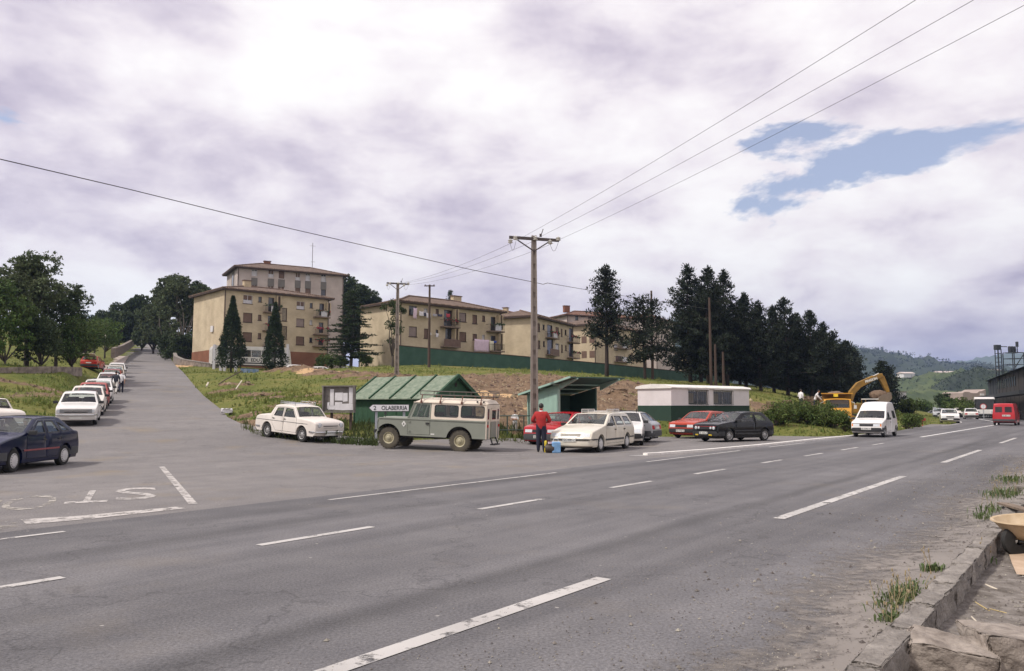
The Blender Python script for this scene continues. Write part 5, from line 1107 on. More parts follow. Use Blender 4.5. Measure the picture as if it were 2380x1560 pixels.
def spec_hatch5(**k):
    return spec_golf(**dict(dict(doors=[[(0.74,0.28),(-0.22,0.28),(-0.22,1.31),(0.06,1.31),(0.74,0.91)],[(-0.22,0.28),(-0.86,0.28),(-1.02,0.60),(-1.02,1.31),(-0.22,1.31)]],
             wins=[[(0.52,0.94),(0.03,1.26),(-0.15,1.27),(-0.15,0.94)],[(-0.29,0.94),(-0.29,1.27),(-0.82,1.26),(-0.95,0.94)],[(-1.08,0.95),(-1.05,1.24),(-1.22,1.19),(-1.44,0.95)]]), **k))
def spec_escort(**k):
    d = dict(L=4.04, W=1.66, out=[(1.93,0.24,0),(2.0,0.34,0.05),(2.01,0.50,0.05),(1.96,0.62,0.06),(1.92,0.72,0.08),(1.5,0.84,0.25),(0.78,0.95,0.1),(0.10,1.35,0.12),(-0.5,1.395,0.3),(-1.02,1.36,0.16),(-1.68,0.985,0.06),(-1.93,0.955,0.06),(-2.0,0.62,0.06),(-2.02,0.40,0.05),(-1.92,0.26,0)],
             glass=[((0.78,0.95),(0.10,1.35)),((-1.02,1.36),(-1.68,0.985))], belt=0.90, tum=0.34, sill=0.21, xf=1.20, xr=-1.20, wr=0.29,
             doors=[[(0.70,0.30),(-0.24,0.30),(-0.24,1.30),(0.05,1.30),(0.70,0.91)],[(-0.24,0.30),(-0.78,0.30),(-0.94,0.62),(-0.99,0.92),(-0.82,1.30),(-0.24,1.30)]],
             wins=[[(0.50,0.945),(0.03,1.255),(-0.17,1.265),(-0.17,0.945)],[(-0.30,0.945),(-0.30,1.265),(-0.66,1.26),(-0.90,0.945)],[(-1.02,0.965),(-0.88,1.22),(-1.0,1.20),(-1.42,0.975)]], wheel=('cover', M_WCOVER)); d.update(k); return d
def spec_estate(**k):
    d = dict(L=4.62, W=1.72, out=[(2.20,0.22,0),(2.29,0.30,0.05),(2.31,0.48,0.05),(2.24,0.60,0.05),(2.18,0.735,0.08),(1.75,0.83,0.25),(0.92,0.965,0.1),(0.18,1.375,0.12),(-0.6,1.425,0.4),(-1.75,1.39,0.14),(-2.16,0.94,0.08),(-2.25,0.82,0.05),(-2.31,0.5,0.06),(-2.29,0.34,0.05),(-2.2,0.24,0)],
             glass=[((0.92,0.965),(0.18,1.375)),((-1.75,1.39),(-2.16,0.94))], belt=0.92, tum=0.34, sill=0.20, xf=1.42, xr=-1.35, wr=0.295,
             doors=[[(0.86,0.29),(-0.12,0.29),(-0.12,1.33),(0.14,1.33),(0.86,0.925)],[(-0.12,0.29),(-0.86,0.29),(-1.02,0.62),(-1.10,0.93),(-0.98,1.33),(-0.12,1.33)]],
             wins=[[(0.64,0.955),(0.10,1.28),(-0.05,1.29),(-0.05,0.955)],[(-0.19,0.955),(-0.19,1.29),(-0.84,1.28),(-0.99,0.955)],[(-1.18,0.955),(-1.06,1.28),(-1.62,1.26),(-1.90,0.955)]], wheel=('cover', M_WCOVER), seatx=(0.15, -0.7)); d.update(k); return d
def spec_sedan(**k):
    d = dict(L=4.34, W=1.64, out=[(2.08,0.28,0),(2.14,0.40,0.04),(2.15,0.58,0.03),(2.17,0.70,0.03),(2.13,0.79,0.05),(1.7,0.86,0.2),(0.92,0.94,0.1),(0.38,1.36,0.14),(-0.2,1.42,0.3),(-0.85,1.37,0.16),(-1.42,0.98,0.1),(-2.02,0.85,0.08),(-2.15,0.70,0.05),(-2.15,0.45,0.05),(-2.08,0.30,0)],
             glass=[((0.92,0.94),(0.38,1.36)),((-0.85,1.37),(-1.42,0.98))], belt=0.90, tum=0.34, sill=0.24, xf=1.30, xr=-1.14, wr=0.29,
             doors=[[(0.84,0.32),(-0.06,0.32),(-0.06,1.31),(0.34,1.31),(0.84,0.91)],[(-0.06,0.32),(-0.62,0.32),(-0.84,0.62),(-0.95,0.92),(-0.72,1.31),(-0.06,1.31)]],
             wins=[[(0.70,0.94),(0.30,1.26),(0.02,1.275),(0.02,0.94)],[(-0.13,0.94),(-0.13,1.275),(-0.60,1.26),(-0.84,0.94)]], wheel=('steel', M_STEELR)); d.update(k); return d
def spec_r8(**k):
    d = dict(L=4.0, W=1.49, out=[(1.90,0.30,0),(1.97,0.42,0.05),(1.985,0.62,0.05),(1.965,0.77,0.06),(1.85,0.845,0.08),(1.4,0.90,0.2),(0.86,0.935,0.06),(0.50,1.345,0.12),(-0.05,1.405,0.3),(-0.72,1.36,0.14),(-0.98,0.965,0.06),(-1.62,0.925,0.15),(-1.93,0.84,0.12),(-1.99,0.62,0.08),(-1.985,0.40,0.05),(-1.90,0.30,0)],
             glass=[((0.86,0.935),(0.50,1.345)),((-0.72,1.36),(-0.98,0.965))], belt=0.88, tum=0.24, taper=0.05, barrel=0.03, sill=0.27, xf=1.14, xr=-1.13, wr=0.295, arch=1.17, crown=0.035,
             doors=[[(0.80,0.34),(-0.08,0.34),(-0.08,1.30),(0.46,1.30),(0.80,0.90)],[(-0.08,0.34),(-0.56,0.34),(-0.78,0.62),(-0.82,0.90),(-0.66,1.30),(-0.08,1.30)]],
             wins=[[(0.71,0.93),(0.44,1.255),(-0.01,1.27),(-0.01,0.93)],[(-0.14,0.93),(-0.14,1.27),(-0.56,1.25),(-0.70,0.93)]], wheel=('steel', M_STEELR), hz=0.83, hm=M_CHR); d.update(k); return d
def spec_van(**k):
    d = dict(L=4.0, W=1.64, out=[(1.90,0.26,0),(1.98,0.34,0.05),(1.985,0.52,0.05),(1.96,0.60,0.04),(1.93,0.78,0.06),(1.6,0.87,0.2),(1.00,0.985,0.08),(0.42,1.42,0.10),(-0.02,1.80,0.25),(-0.55,1.905,0.3),(-1.80,1.87,0.16),(-1.98,1.05,0.1),(-2.0,0.5,0.06),(-1.95,0.28,0)],
             glass=[((1.00,0.985),(0.42,1.42))], belt=0.93, tum=0.20, sill=0.24, xf=1.30, xr=-1.38, wr=0.285, taper=0.06,
             doors=[[(0.94,0.30),(-0.10,0.30),(-0.10,1.38),(0.34,1.38),(0.94,0.96)]], wins=[[(0.74,0.98),(0.33,1.32),(-0.03,1.33),(-0.03,0.98)],[(-0.75,1.0),(-0.75,1.42),(-1.45,1.42),(-1.52,1.0)]], wheel=('steel', M_STEELR), seatx=(0.12,)); d.update(k); return d
def modern_face(c, lamp=(0.36, 0.70), zl=(0.575, 0.715), bump=M_BLK, bz=(0.30, 0.52), grille=M_BLK, plate='', pz=0.40, rear=True, slots=4, ind=False):
    for sg in (1, -1):
        l = c.patch('headlamp', min(sg*lamp[0], sg*lamp[1]), max(sg*lamp[0], sg*lamp[1]), zl[0], zl[1], M_LAMP)
        if ind: c.patch('indicator', min(sg*lamp[1], sg*(lamp[1]+0.07)), max(sg*lamp[1], sg*(lamp[1]+0.07)), zl[0], zl[1], M_ORNG, off=0.004)
    c.patch('grille', -lamp[0]+0.02, lamp[0]-0.02, zl[0], zl[1]-0.01, grille, slots=slots, off=0.006); c.bumper(bz[0], bz[1], bump); c.plate(plate, pz)
    if rear:
        for sg in (1, -1): c.patch('tail_lamp', min(sg*0.46, sg*0.76), max(sg*0.46, sg*0.76), 0.60, 0.78, M_TAIL, front=False)
        c.bumper(bz[0], bz[1], bump, front=False); c.plate('', 0.66, front=False, off=0.02)
    c.mirrors(); c.wipers()
def G0(px, py): return G(px, py)
def hd(b, sx=-1, sy=-1): return (sx*math.cos(R(b)), sy*math.sin(R(b)))
def place(front_axle, head, xf): f = Vector((front_axle[0], front_axle[1], 0)); h = Vector((head[0], head[1], 0)).normalized(); return f - h*xf
def onroad(p, head, wb=2.4):
    h = Vector((head[0], head[1], 0)).normalized(); a, b = p + h*wb/2, p - h*wb/2; za, zb = float(prof(a.x, a.y)), float(prof(b.x, b.y)); return Vector((p.x, p.y, (za+zb)/2)), -math.atan2(za-zb, wb)
P_NAVY = paint('paint_navy', (0.005, 0.008, 0.036)); P_WHITE = paint('paint_white', (0.74, 0.71, 0.68)); P_CREAM = paint('paint_cream', (0.66, 0.60, 0.50)); P_WARM = paint('paint_old_white', (0.70, 0.64, 0.58), 0.42); P_RED = paint('paint_red', (0.42, 0.022, 0.030)); P_BLACK = paint('paint_black', (0.004, 0.004, 0.005)); P_SILVER = paint('paint_silver', (0.38, 0.38, 0.39)); P_GRED = paint('paint_orange_red', (0.42, 0.05, 0.025)); P_PINK = paint('paint_faded_red', (0.34, 0.075, 0.065), 0.5); P_BEIGE = paint('paint_beige', (0.48, 0.41, 0.32))
# navy hatchback turning out of the side road
h = (0.03, -1.0); c = Car('car', spec_escort(steer=R(4)), place((-13.32, 20.2), h, 1.20), h, 'dark navy hatchback with white slotted wheel covers turning out of the side road', P_NAVY)
modern_face(c, bump=M_GREYPL, plate='SS-4417-T'); c.strip(0.50, 0.545, mat('red_strip', (0.25, 0.06, 0.06), 0.6), -0.85, 0.85); navy = c
# old white saloon with round lamps (faces right)
h = hd(38, 1, -1); p, pt = onroad(Vector((-8.72, 32.7, 0)), h); c = Car('car', spec_r8(), (p.x, p.y, p.z-0.02), h, 'old white saloon with round headlamps and a roof rack parked at the junction', P_WARM, pitch=pt)
for sg in (1, -1):
    b = c.patch('headlamp', sg*0.52-0.10, sg*0.52+0.10, 0.60, 0.80, M_CHR, shape='round', off=0.004); c.patch('lamp_glass', sg*0.52-0.08, sg*0.52+0.08, 0.62, 0.78, M_LAMP, shape='round', off=0.012, parent=b)
    c.patch('bumper_overrider', sg*0.26-0.03, sg*0.26+0.03, 0.36, 0.52, M_CHR, off=0.10, th=0.06); c.patch('tail_lamp', sg*0.55-0.06, sg*0.55+0.06, 0.60, 0.72, M_TAIL, front=False)
c.patch('grille', -0.36, 0.36, 0.66, 0.69, M_BLK, off=0.008); c.patch('badge_bar', -0.34, 0.34, 0.60, 0.61, M_CHR, off=0.01); c.bumper(0.40, 0.48, M_CHR, xend=1.62); c.bumper(0.40, 0.48, M_CHR, front=False, xend=-1.62); c.plate('', 0.36, off=0.06); c.strip(0.715, 0.735, M_BLK, -1.92, 1.5, 0.008); c.wipers(); c.rack(-0.6, 0.35, M_CHR, 1.44, 4, 0.5)
# red hatchback, cream estate, white estate with rack and silver hatchback by the shelter
h = hd(60); c = Car('car', spec_hatch5(), place((1.55, 33.9), h, 1.19), h, 'bright red hatchback parked between the shelter and the cream estate', P_RED); modern_face(c, bump=M_GREYPL, plate='SS-9022-X', bz=(0.26, 0.53), zl=(0.58, 0.70))
c.patch('badge', -0.06, 0.06, 0.735, 0.80, M_CHR, off=0.01); c.strip(0.30, 0.44, M_GREYPL, -0.9, 0.85)
h = hd(62); c = Car('car', spec_estate(), place((2.50, 29.55), h, 1.42), h, 'cream white estate car parked behind the man in the red jumper', P_CREAM); modern_face(c, lamp=(0.40, 0.74), zl=(0.57, 0.69), bump=P_CREAM, bz=(0.24, 0.44), grille=P_CREAM, plate='NA-4083-Z', pz=0.46, slots=3)
c.bumper(0.445, 0.50, M_BLK, off=0.07, name='bumper_strip'); c.bumper(0.445, 0.50, M_BLK, front=False, off=0.07, name='bumper_strip'); c.strip(0.40, 0.47, M_BLK, -0.92, 1.02); c.rack(-1.3, 0.0, M_WCOVER, 1.47, 3, 0.52)
h = hd(80); c = Car('car', spec_estate(L=4.3, W=1.66, wheel=('steel', M_STEELR)), place((4.85, 34.6), h, 1.42), h, 'white estate with a black roof rack and square headlamps behind the cream one', P_WHITE); modern_face(c, lamp=(0.44, 0.70), zl=(0.55, 0.72)); c.rack(-1.3, 0.1, M_BLK, 1.46, 4, 0.5)
h = hd(25, -1, 1); c = Car('car', spec_golf(wheel=('steel', M_STEELR)), (5.0, 38.4, 0), h, 'silver hatchback with a dark rear bumper, its tail showing left of the site hut', P_SILVER); modern_face(c, bump=M_GREYPL, bz=(0.26, 0.54))
# black three-door hatchback with twin lamps and the red one behind it
h = hd(33); c = Car('car', spec_golf(), place((9.72, 38.1), h, 1.19), h, 'black three-door hatchback with four round headlamps in the lay-by', P_BLACK)
c.patch('grille', -0.66, 0.66, 0.585, 0.715, M_BLK, slots=4, off=0.004); c.patch('grille_trim', -0.66, 0.66, 0.715, 0.728, mat('red_line', (0.5, 0.03, 0.03), 0.5), off=0.012)
for sg in (1, -1):
    c.patch('headlamp', sg*0.55-0.075, sg*0.55+0.075, 0.575, 0.725, M_LAMP, shape='round', off=0.018); c.patch('headlamp', sg*0.37-0.06, sg*0.37+0.06, 0.59, 0.71, M_LAMP, shape='round', off=0.018); c.patch('fog_lamp', sg*0.42-0.09, sg*0.42+0.09, 0.30, 0.36, M_YLAMP, off=0.085); c.patch('tail_lamp', min(sg*0.48, sg*0.77), max(sg*0.48, sg*0.77), 0.64, 0.80, M_TAIL, front=False)
c.bumper(0.28, 0.50, M_BLK); c.bumper(0.28, 0.50, M_BLK, front=False); c.plate('SS-1624-Z', 0.42); c.mirrors(); c.wipers(); c.strip(0.50, 0.535, M_GREYPL, -0.92, 0.86); c.strip(0.36, 0.39, M_GREYPL, -0.92, 0.86)
h = hd(45); c = Car('car', spec_hatch5(wheel=('steel', M_STEELR)), place((9.35, 42.2), h, 1.19), h, 'red hatchback half hidden behind the black one in front of the site hut', P_GRED); modern_face(c, plate='SS-7730-U')
# white high-roofed van on the road
h = (-math.sin(TH0), -math.cos(TH0)); fl, nr = G(1988, 1018), G(2053, 1013.6); mid = (fl+nr)/2; c = Car('delivery_van', spec_van(), place((mid.x, mid.y), h, 1.30), h, 'white high-roofed delivery van driving towards the camera', P_WHITE, cat='van'); modern_face(c, lamp=(0.36, 0.68), zl=(0.585, 0.715), plate='SS-5098-W', pz=0.46, ind=True); c.patch('grille_trim', -0.74, 0.74, 0.72, 0.745, M_BLK, off=0.016)
# the row parked up the left kerb
row = [(36.2, 'sedan', P_WHITE, 'white saloon with a wide black grille, first in the row on the left kerb'), (41.2, 'golf', P_WARM, 'white hatchback second in the row on the left kerb'), (45.6, 'sedan', P_PINK, 'faded red saloon third in the row on the left kerb'), (50.2, 'estate', P_WHITE, 'white car fourth in the row on the left kerb'),
       (63.5, 'hatch', P_WHITE, 'white hatchback behind the two walking men'), (69.5, 'sedan', P_GRED, 'car with a red roof further up the left kerb'), (75.5, 'estate', P_BEIGE, 'beige car at the top end of the left row'), (81.5, 'hatch', P_WHITE, 'last pale car in the left row')]
h = (-AX.x, -AX.y)
for i, (yy, kd, pm, lab) in enumerate(row):
    c0 = axp(yy + 2.0, -3.5); p, pt = onroad(Vector((c0.x, c0.y, 0)), h); sp = {'sedan': spec_sedan, 'golf': spec_golf, 'estate': spec_estate, 'hatch': spec_hatch5}[kd]()
    c = Car('car', sp, p, h, lab, pm, 'cars parked up the left kerb', pitch=pt)
    if i == 0:
        c.patch('grille', -0.62, 0.62, 0.585, 0.745, M_BLK, slots=5, off=0.006)
        for sg in (1, -1):
            c.patch('headlamp', sg*0.58-0.13, sg*0.58+0.13, 0.60, 0.735, M_LAMP, off=0.016); c.patch('tail_lamp', sg*0.6-0.1, sg*0.6+0.1, 0.6, 0.72, M_TAIL, front=False)
        c.bumper(0.44, 0.54, M_CHR, xend=1.72); c.bumper(0.44, 0.54, M_CHR, front=False); c.plate('', 0.37, off=0.02); c.mirrors(); c.wipers()
    else: modern_face(c, rear=(i > 5))
p, pt = onroad(Vector((-20.6, 31.0, 0)), h); c = Car('car', spec_r8(), (p.x, p.y, p.z), (-0.85, 0.52), 'old white saloon whose roof shows behind the navy hatchback', P_WARM); c.bumper(0.40, 0.48, M_CHR, xend=1.62); c.bumper(0.40, 0.48, M_CHR, front=False, xend=-1.62)
for sg in (1, -1): c.patch('headlamp', sg*0.52-0.09, sg*0.52+0.09, 0.61, 0.79, M_LAMP, shape='round')
# red hatchback with raised tailgate off the left kerb
q = P(216, 845, 84); zq = gz(q.x, q.y); c = Car('car', spec_golf(), (q.x, q.y, zq), (-0.28, 0.96), 'red hatchback with its tailgate raised, parked off the road at the trees', P_GRED); modern_face(c)
MB().add([(-1.30, -0.55, 1.37), (-1.30, 0.55, 1.37), (-2.15, 0.55, 1.62), (-2.15, -0.55, 1.62), (-1.30, -0.55, 1.33), (-1.30, 0.55, 1.33), (-2.15, 0.55, 1.58), (-2.15, -0.55, 1.58)], [(0,1,2,3), (7,6,5,4), (0,4,5,1), (1,5,6,2), (2,6,7,3), (3,7,4,0)]).build('tailgate', P_WARM, c.t)
# traffic at the far bend
def far_car(px, py, kd, pm, lab, head=None, away=False):
    g = G(px, py); th = TH0-BEND if g.length > 88 else TH0-BEND*0.7; hh = head or ((math.sin(th), math.cos(th)) if away else (-math.sin(th), -math.cos(th))); sp = {'golf': spec_golf, 'sedan': spec_sedan, 'hatch': spec_hatch5}[kd](); c = Car('car', sp, (g.x, g.y, 0), hh, lab, pm, 'traffic on the far bend'); modern_face(c)
far_car(2207, 983.5, 'hatch', P_WHITE, 'pale car with its front towards us at the bend, largest of the far traffic')
far_car(2256, 974, 'golf', P_WHITE, 'white hatchback driving away just beyond the bend', away=True)
far_car(2231, 970, 'sedan', P_WARM, 'cream saloon driving away, left of the white far hatchback', away=True)
far_car(2183, 973, 'hatch', P_SILVER, 'grey car following the pale one towards the bend')
far_car(2169, 960.5, 'sedan', P_SILVER, 'smallest and farthest grey car on the road')
far_car(2218, 965, 'golf', P_GRED, 'small reddish car in the middle of the far traffic', away=True)
# red van seen from behind
g = G(2340, 988); sv = spec_van(); sv['out'] = [(2.2,0.26,0),(2.3,0.4,0.05),(2.3,0.75,0.1),(2.1,0.95,0.1),(1.5,1.15,0.1),(1.05,1.78,0.12),(0.5,1.90,0.2),(-2.1,1.90,0.12),(-2.28,1.1,0.1),(-2.3,0.5,0.05),(-2.25,0.3,0)]
sv.update(L=4.6, W=1.78, glass=[((1.5,1.15),(1.05,1.78))], belt=1.05, tum=0.14, xf=1.55, xr=-1.45, wr=0.30, doors=[[(1.4,0.34),(0.4,0.34),(0.4,1.7),(0.95,1.7),(1.4,1.1)]], wins=[[(1.2,1.12),(0.95,1.60),(0.48,1.60),(0.48,1.12)]], seatx=(0.7,))
hh = (math.sin(TH0), math.cos(TH0)); c = Car('van', sv, (g.x, g.y, 0), hh, 'red van seen from behind driving off at the right edge', P_RED, cat='van')
for sg in (1, -1):
    c.patch('rear_window', min(sg*0.1, sg*0.62), max(sg*0.1, sg*0.62), 1.15, 1.62, M_GLSD, front=False, off=0.02); c.patch('tail_lamp', sg*0.74-0.06, sg*0.74+0.06, 0.62, 0.95, M_TAIL, front=False); c.patch('headlamp', sg*0.6-0.12, sg*0.6+0.12, 0.62, 0.78, M_LAMP)
c.bumper(0.34, 0.56, M_GREYPL, front=False); c.bumper(0.34, 0.56, M_GREYPL); c.plate('SS-8817-P', 0.86, front=False, w=0.6, h=0.14, off=0.03, y=-0.2); c.mirrors()
# small cars below the first block
for px, py, d, lab in ((694, 858, 96, 'little white car half sunk behind the earth heap below the flats'), (752, 856, 100, 'white car roof showing behind the sandy heap below the flats'), (808, 852, 112, 'grey-blue car parked under the cedar')):
    q = P(px, py, d); c = Car('car', spec_hatch5(), (q.x, q.y, gz(q.x, q.y)-(0.55 if px < 700 else 0.95)), (0.9, 0.42), lab, P_SILVER if 'blue' in lab else P_WHITE, 'cars parked below the flats'); modern_face(c, rear=False)
# ------------------------------------------------------------------ off-road car
M_LRG = paint('paint_grey_green', (0.225, 0.235, 0.195), 0.45); M_LRC = paint('paint_cream_top', (0.64, 0.55, 0.45), 0.5); M_LRW = mat('rim_cream', (0.40, 0.36, 0.24), 0.6, scale=5); M_MUD = mat('muddy_tyre', (0.055, 0.048, 0.038), 0.95, scale=4, col2=(0.11, 0.095, 0.07)); M_RACK = mat('rack_steel', (0.13, 0.115, 0.10), 0.6, metal=0.5); M_RUST = mat('rusty_bracket', (0.14, 0.06, 0.04), 0.8)
def land_car():
    h = (-math.cos(R(15)), math.sin(R(15))); fw, rw = P(902, 1042, 29.75), P(1076, 1051, 28.95); mid = (fw+rw)/2; n = Vector((h[1], -h[0], 0)); c0 = mid - Vector((-h[1], h[0], 0))*0.66*1.0
    z = (fw.z+rw.z)/2; t = thing('off_road_car', (c0.x, c0.y, z), math.atan2(h[1], h[0]), 'grey-green long off-road car with a cream top and roof rack', 'off-road car', pitch=-math.atan2(fw.z-rw.z, 2.77))
    hw = 0.84; xf, xr, wr = 1.42, -1.35, 0.395
    def Y(z): return hw - max(0, z-1.14)*0.10
    def side(loops, m, name, par, off=0.0, sides=(1, -1)):
        vs, fs = fill2d(loops, 0.35); mb = MB()
        for sg in sides: mb.add([(x, sg*(Y(z_)+off), z_) for x, z_ in vs], fs)
        return mb.build(name, m, par, smooth=30)
    def arch(xc, Ra=0.50, zc=0.42, z0=0.50):
        a0 = math.asin((z0-zc)/Ra); return [(xc-Ra*math.cos(a0+(math.pi-2*a0)*i/12), zc+Ra*math.sin(a0+(math.pi-2*a0)*i/12)) for i in range(13)]
    low = roundpoly([(1.84,0.62,0),(1.86,1.02,0.08),(1.80,1.12,0.10),(0.66,1.14,0),(-2.33,1.14,0),(-2.34,0.50,0)]) + arch(xr) + arch(xf) + [(1.84, 0.50)]
    door = [(0.65,0.56),(-0.22,0.56),(-0.22,1.13),(0.65,1.13)]
    side([low, door], M_LRG, 'body', t)
    mb = MB()
    for sg in (1, -1):
        for xc in (xf, xr):
            a = arch(xc); mb.add([q for p in a for q in ((p[0], sg*Y(p[1]), p[1]), (p[0], sg*(Y(p[1])-0.22), p[1]))], [(2*i, 2*i+1, 2*i+3, 2*i+2) for i in range(12)])
    mb.build('wheel_arch', M_INT, t)
    for sg in (1, -1):
        d = side([inset(door, 0.012)], M_LRG, 'door', t, 0.004, (sg,)); MB().obox((-0.12, sg*(hw+0.02), 0.98), 0.12, 0.04, 0.06).build('handle', M_BLK, d)
        fr = [(0.60,1.145),(-0.22,1.145),(-0.22,1.72),(0.39,1.72)]; dw = [(0.50,1.20),(-0.17,1.20),(-0.17,1.67),(0.33,1.67)]
        side([fr, dw], M_LRG, 'window_frame', d, 0.002, (sg,)); side([dw], M_GLS, 'side_window', d, -0.01, (sg,))
        for x in (0.58,): MB().obox((x, sg*(hw+0.015), 0.68), 0.07, 0.03, 0.05).obox((x, sg*(hw+0.015), 1.02), 0.07, 0.03, 0.05).build('hinge', M_LRG, d)
    w1 = roundpoly([(-0.37,1.24,0.08),(-1.28,1.24,0.08),(-1.28,1.66,0.08),(-0.37,1.66,0.08)], True); w2 = roundpoly([(-1.38,1.24,0.08),(-2.26,1.24,0.08),(-2.26,1.66,0.08),(-1.38,1.66,0.08)], True)
    up = [(-0.235,1.145),(-2.33,1.145),(-2.31,1.74),(-0.235,1.74)]
    side([up, w1, w2], M_LRC, 'hardtop', t)
    for w in (w1, w2):
        for sg in (1, -1):
            g = side([w], M_GLS, 'side_window', t, -0.012, (sg,)); a, b = inset(w, -0.01), inset(w, 0.025); k = len(a)
            MB().add([(x, sg*(Y(z_)+0.006), z_) for x, z_ in a] + [(x, sg*(Y(z_)+0.003), z_) for x, z_ in b], [(i, (i+1) % k, (i+1) % k+k, i+k) for i in range(k)]).build('window_seal', M_BLK, g, recalc=False)
    # waist moulding
    mb = MB()
    for sg in (1, -1): mb.obox((-0.25, sg*(hw+0.008), 1.115), 4.1, 0.03, 0.05)
    mb.build('waist_moulding', M_LRG, t, bevel=0.01)
    # roof: curved cap with gutter
    mb = MB(); secs = [(0.46, 1.74, 0.0), (0.40, 1.80, 0.5), (0.25, 1.88, 0.85), (-0.05, 1.93, 1.0), (-2.1, 1.93, 1.0), (-2.30, 1.90, 0.9), (-2.37, 1.76, 0.0)]; rows = []
    for x, zt, f in secs:
        yw = Y(1.74)+0.015; rows.append([(x, s_*yw, 1.745 + (zt-1.745)*(1-abs(s_)**5)) for s_ in (-1, -0.97, -0.88, -0.65, -0.3, 0, 0.3, 0.65, 0.88, 0.97, 1)])
    mb.add([p for r_ in rows for p in r_], [(i*11+j, i*11+j+1, (i+1)*11+j+1, (i+1)*11+j) for i in range(len(rows)-1) for j in range(10)]); roof = mb.build('roof', M_LRC, t, smooth=50)
    MB().bx(-2.37, 0.46, -Y(1.74)-0.03, -Y(1.74)-0.005, 1.725, 1.75).bx(-2.37, 0.46, Y(1.74)+0.005, Y(1.74)+0.03, 1.725, 1.75).build('gutter', M_LRC, roof)
    for x in (-1.98, -2.22):
        for sg in (1, -1): MB().lathe([(0.035, -0.012), (0.035, 0.012), (0.001, 0.012)], 12, (x, sg*(Y(1.8)+0.012), 1.82), 'y').build('vent', M_BLK, roof)
    # front wings, bonnet, front panel, screen
    mb = MB()
    for sg in (1, -1): mb.bx(0.66, 1.80, min(sg*0.50, sg*hw), max(sg*0.50, sg*hw), 1.105, 1.12)
    mb.bx(1.80, 1.86, -hw, -0.46, 0.62, 1.10).bx(1.80, 1.86, 0.46, hw, 0.62, 1.10).build('front_wing', M_LRG, t, bevel=0.03)
    mb = MB().bx(0.68, 1.78, -0.51, 0.51, 1.10, 1.165); mb.build('bonnet', M_LRG, t, bevel=0.035)
    MB().bx(1.72, 1.79, -0.46, 0.46, 0.60, 1.09).build('grille', M_BLK, t)
    for sg in (1, -1): MB().lathe([(0.09, 0), (0.09, 0.03), (0.05, 0.05), (0.001, 0.055)], 16, (1.86, sg*0.64, 0.92), 'x').build('headlamp', M_LAMP, t, smooth=40)
    fr = MB(); 
    for sg in (1, -1): fr.beam((0.66, sg*(hw-0.05), 1.15), (0.44, sg*(hw-0.10), 1.74), 0.05, 0.05)
    fr.beam((0.66, -hw+0.05, 1.15), (0.66, hw-0.05, 1.15), 0.06).beam((0.44, -hw+0.08, 1.73), (0.44, hw-0.08, 1.73), 0.06).beam((0.655, 0, 1.15), (0.445, 0, 1.73), 0.04); fr.build('windscreen_frame', M_LRG, t)
    MB().add([(0.645, -hw+0.07, 1.17), (0.645, hw-0.07, 1.17), (0.45, hw-0.11, 1.72), (0.45, -hw+0.11, 1.72)], [(0,1,2,3)]).build('windscreen', M_GLS, t)
    # rear
    rear = MB().bx(-2.36, -2.33, -hw, -0.36, 0.50, 1.74).bx(-2.36, -2.33, 0.36, hw, 0.50, 1.74).bx(-2.36, -2.33, -0.36, 0.36, 1.62, 1.74); rear.build('rear_panel', M_LRC, t)
    d = MB().bx(-2.39, -2.345, -0.35, 0.35, 0.55, 1.12).build('rear_door', M_LRG, t)
    MB().bx(-2.39, -2.35, -0.35, -0.28, 1.125, 1.61).bx(-2.39, -2.35, 0.28, 0.35, 1.125, 1.61).bx(-2.39, -2.35, -0.28, 0.28, 1.125, 1.2).bx(-2.39, -2.35, -0.28, 0.28, 1.54, 1.61).build('door_frame', M_LRC, d); MB().bx(-2.375, -2.365, -0.28, 0.28, 1.2, 1.54).build('rear_window', M_GLSD, d)
    for sg in (1, -1):
        MB().bx(-2.366, -2.345, sg*0.66-0.09, sg*0.66+0.09, 0.505, 1.13).build('rear_corner', M_LRG, t); MB().bx(-2.39, -2.35, sg*0.70-0.05, sg*0.70+0.05, 0.92, 1.02).build('tail_lamp', M_TAIL, t); MB().bx(-2.365, -2.361, sg*0.62-0.09, sg*0.62+0.09, 1.2, 1.58).build('quarter_window', M_PANE, t)
    st = MB()
    for y in (-0.34, 0.34): st.beam((-2.37, y, 0.55), (-2.47, y, 0.30), 0.04)
    st.bx(-2.55, -2.38, -0.36, 0.36, 0.28, 0.32); st.build('rear_step', M_BLK, t)
    # underbody, bumper, interior, wheels
    MB().bx(-2.2, 1.7, -0.42, 0.42, 0.46, 0.62).bx(-0.7, 0.85, -0.78, 0.78, 0.44, 0.60).tube([(1.42, -0.6, 0.40), (1.42, 0.6, 0.40)], 0.06, 8).tube([(-1.35, -0.6, 0.40), (-1.35, 0.6, 0.40)], 0.06, 8).ico((-1.35, 0, 0.40), 0.16).build('chassis', M_INT, t)
    MB().bx(1.92, 2.0, -0.80, 0.80, 0.56, 0.68).bx(1.6, 1.92, -0.45, -0.37, 0.58, 0.66).bx(1.6, 1.92, 0.37, 0.45, 0.58, 0.66).build('front_bumper', M_BLK, t)
    for y in (-0.40, 0.40): MB().bx(-0.15, 0.32, y-0.25, y+0.25, 0.62, 0.88).bx(-0.22, -0.12, y-0.25, y+0.25, 0.88, 1.38).build('seat', M_INT, t)
    MB().bx(-1.4, -0.9, -0.6, 0.6, 0.62, 0.95).bx(-1.45, -1.37, -0.6, 0.6, 0.95, 1.30).build('rear_bench', M_INT, t); MB().bx(0.42, 0.62, -0.78, 0.78, 0.95, 1.14).build('dashboard', M_INT, t)
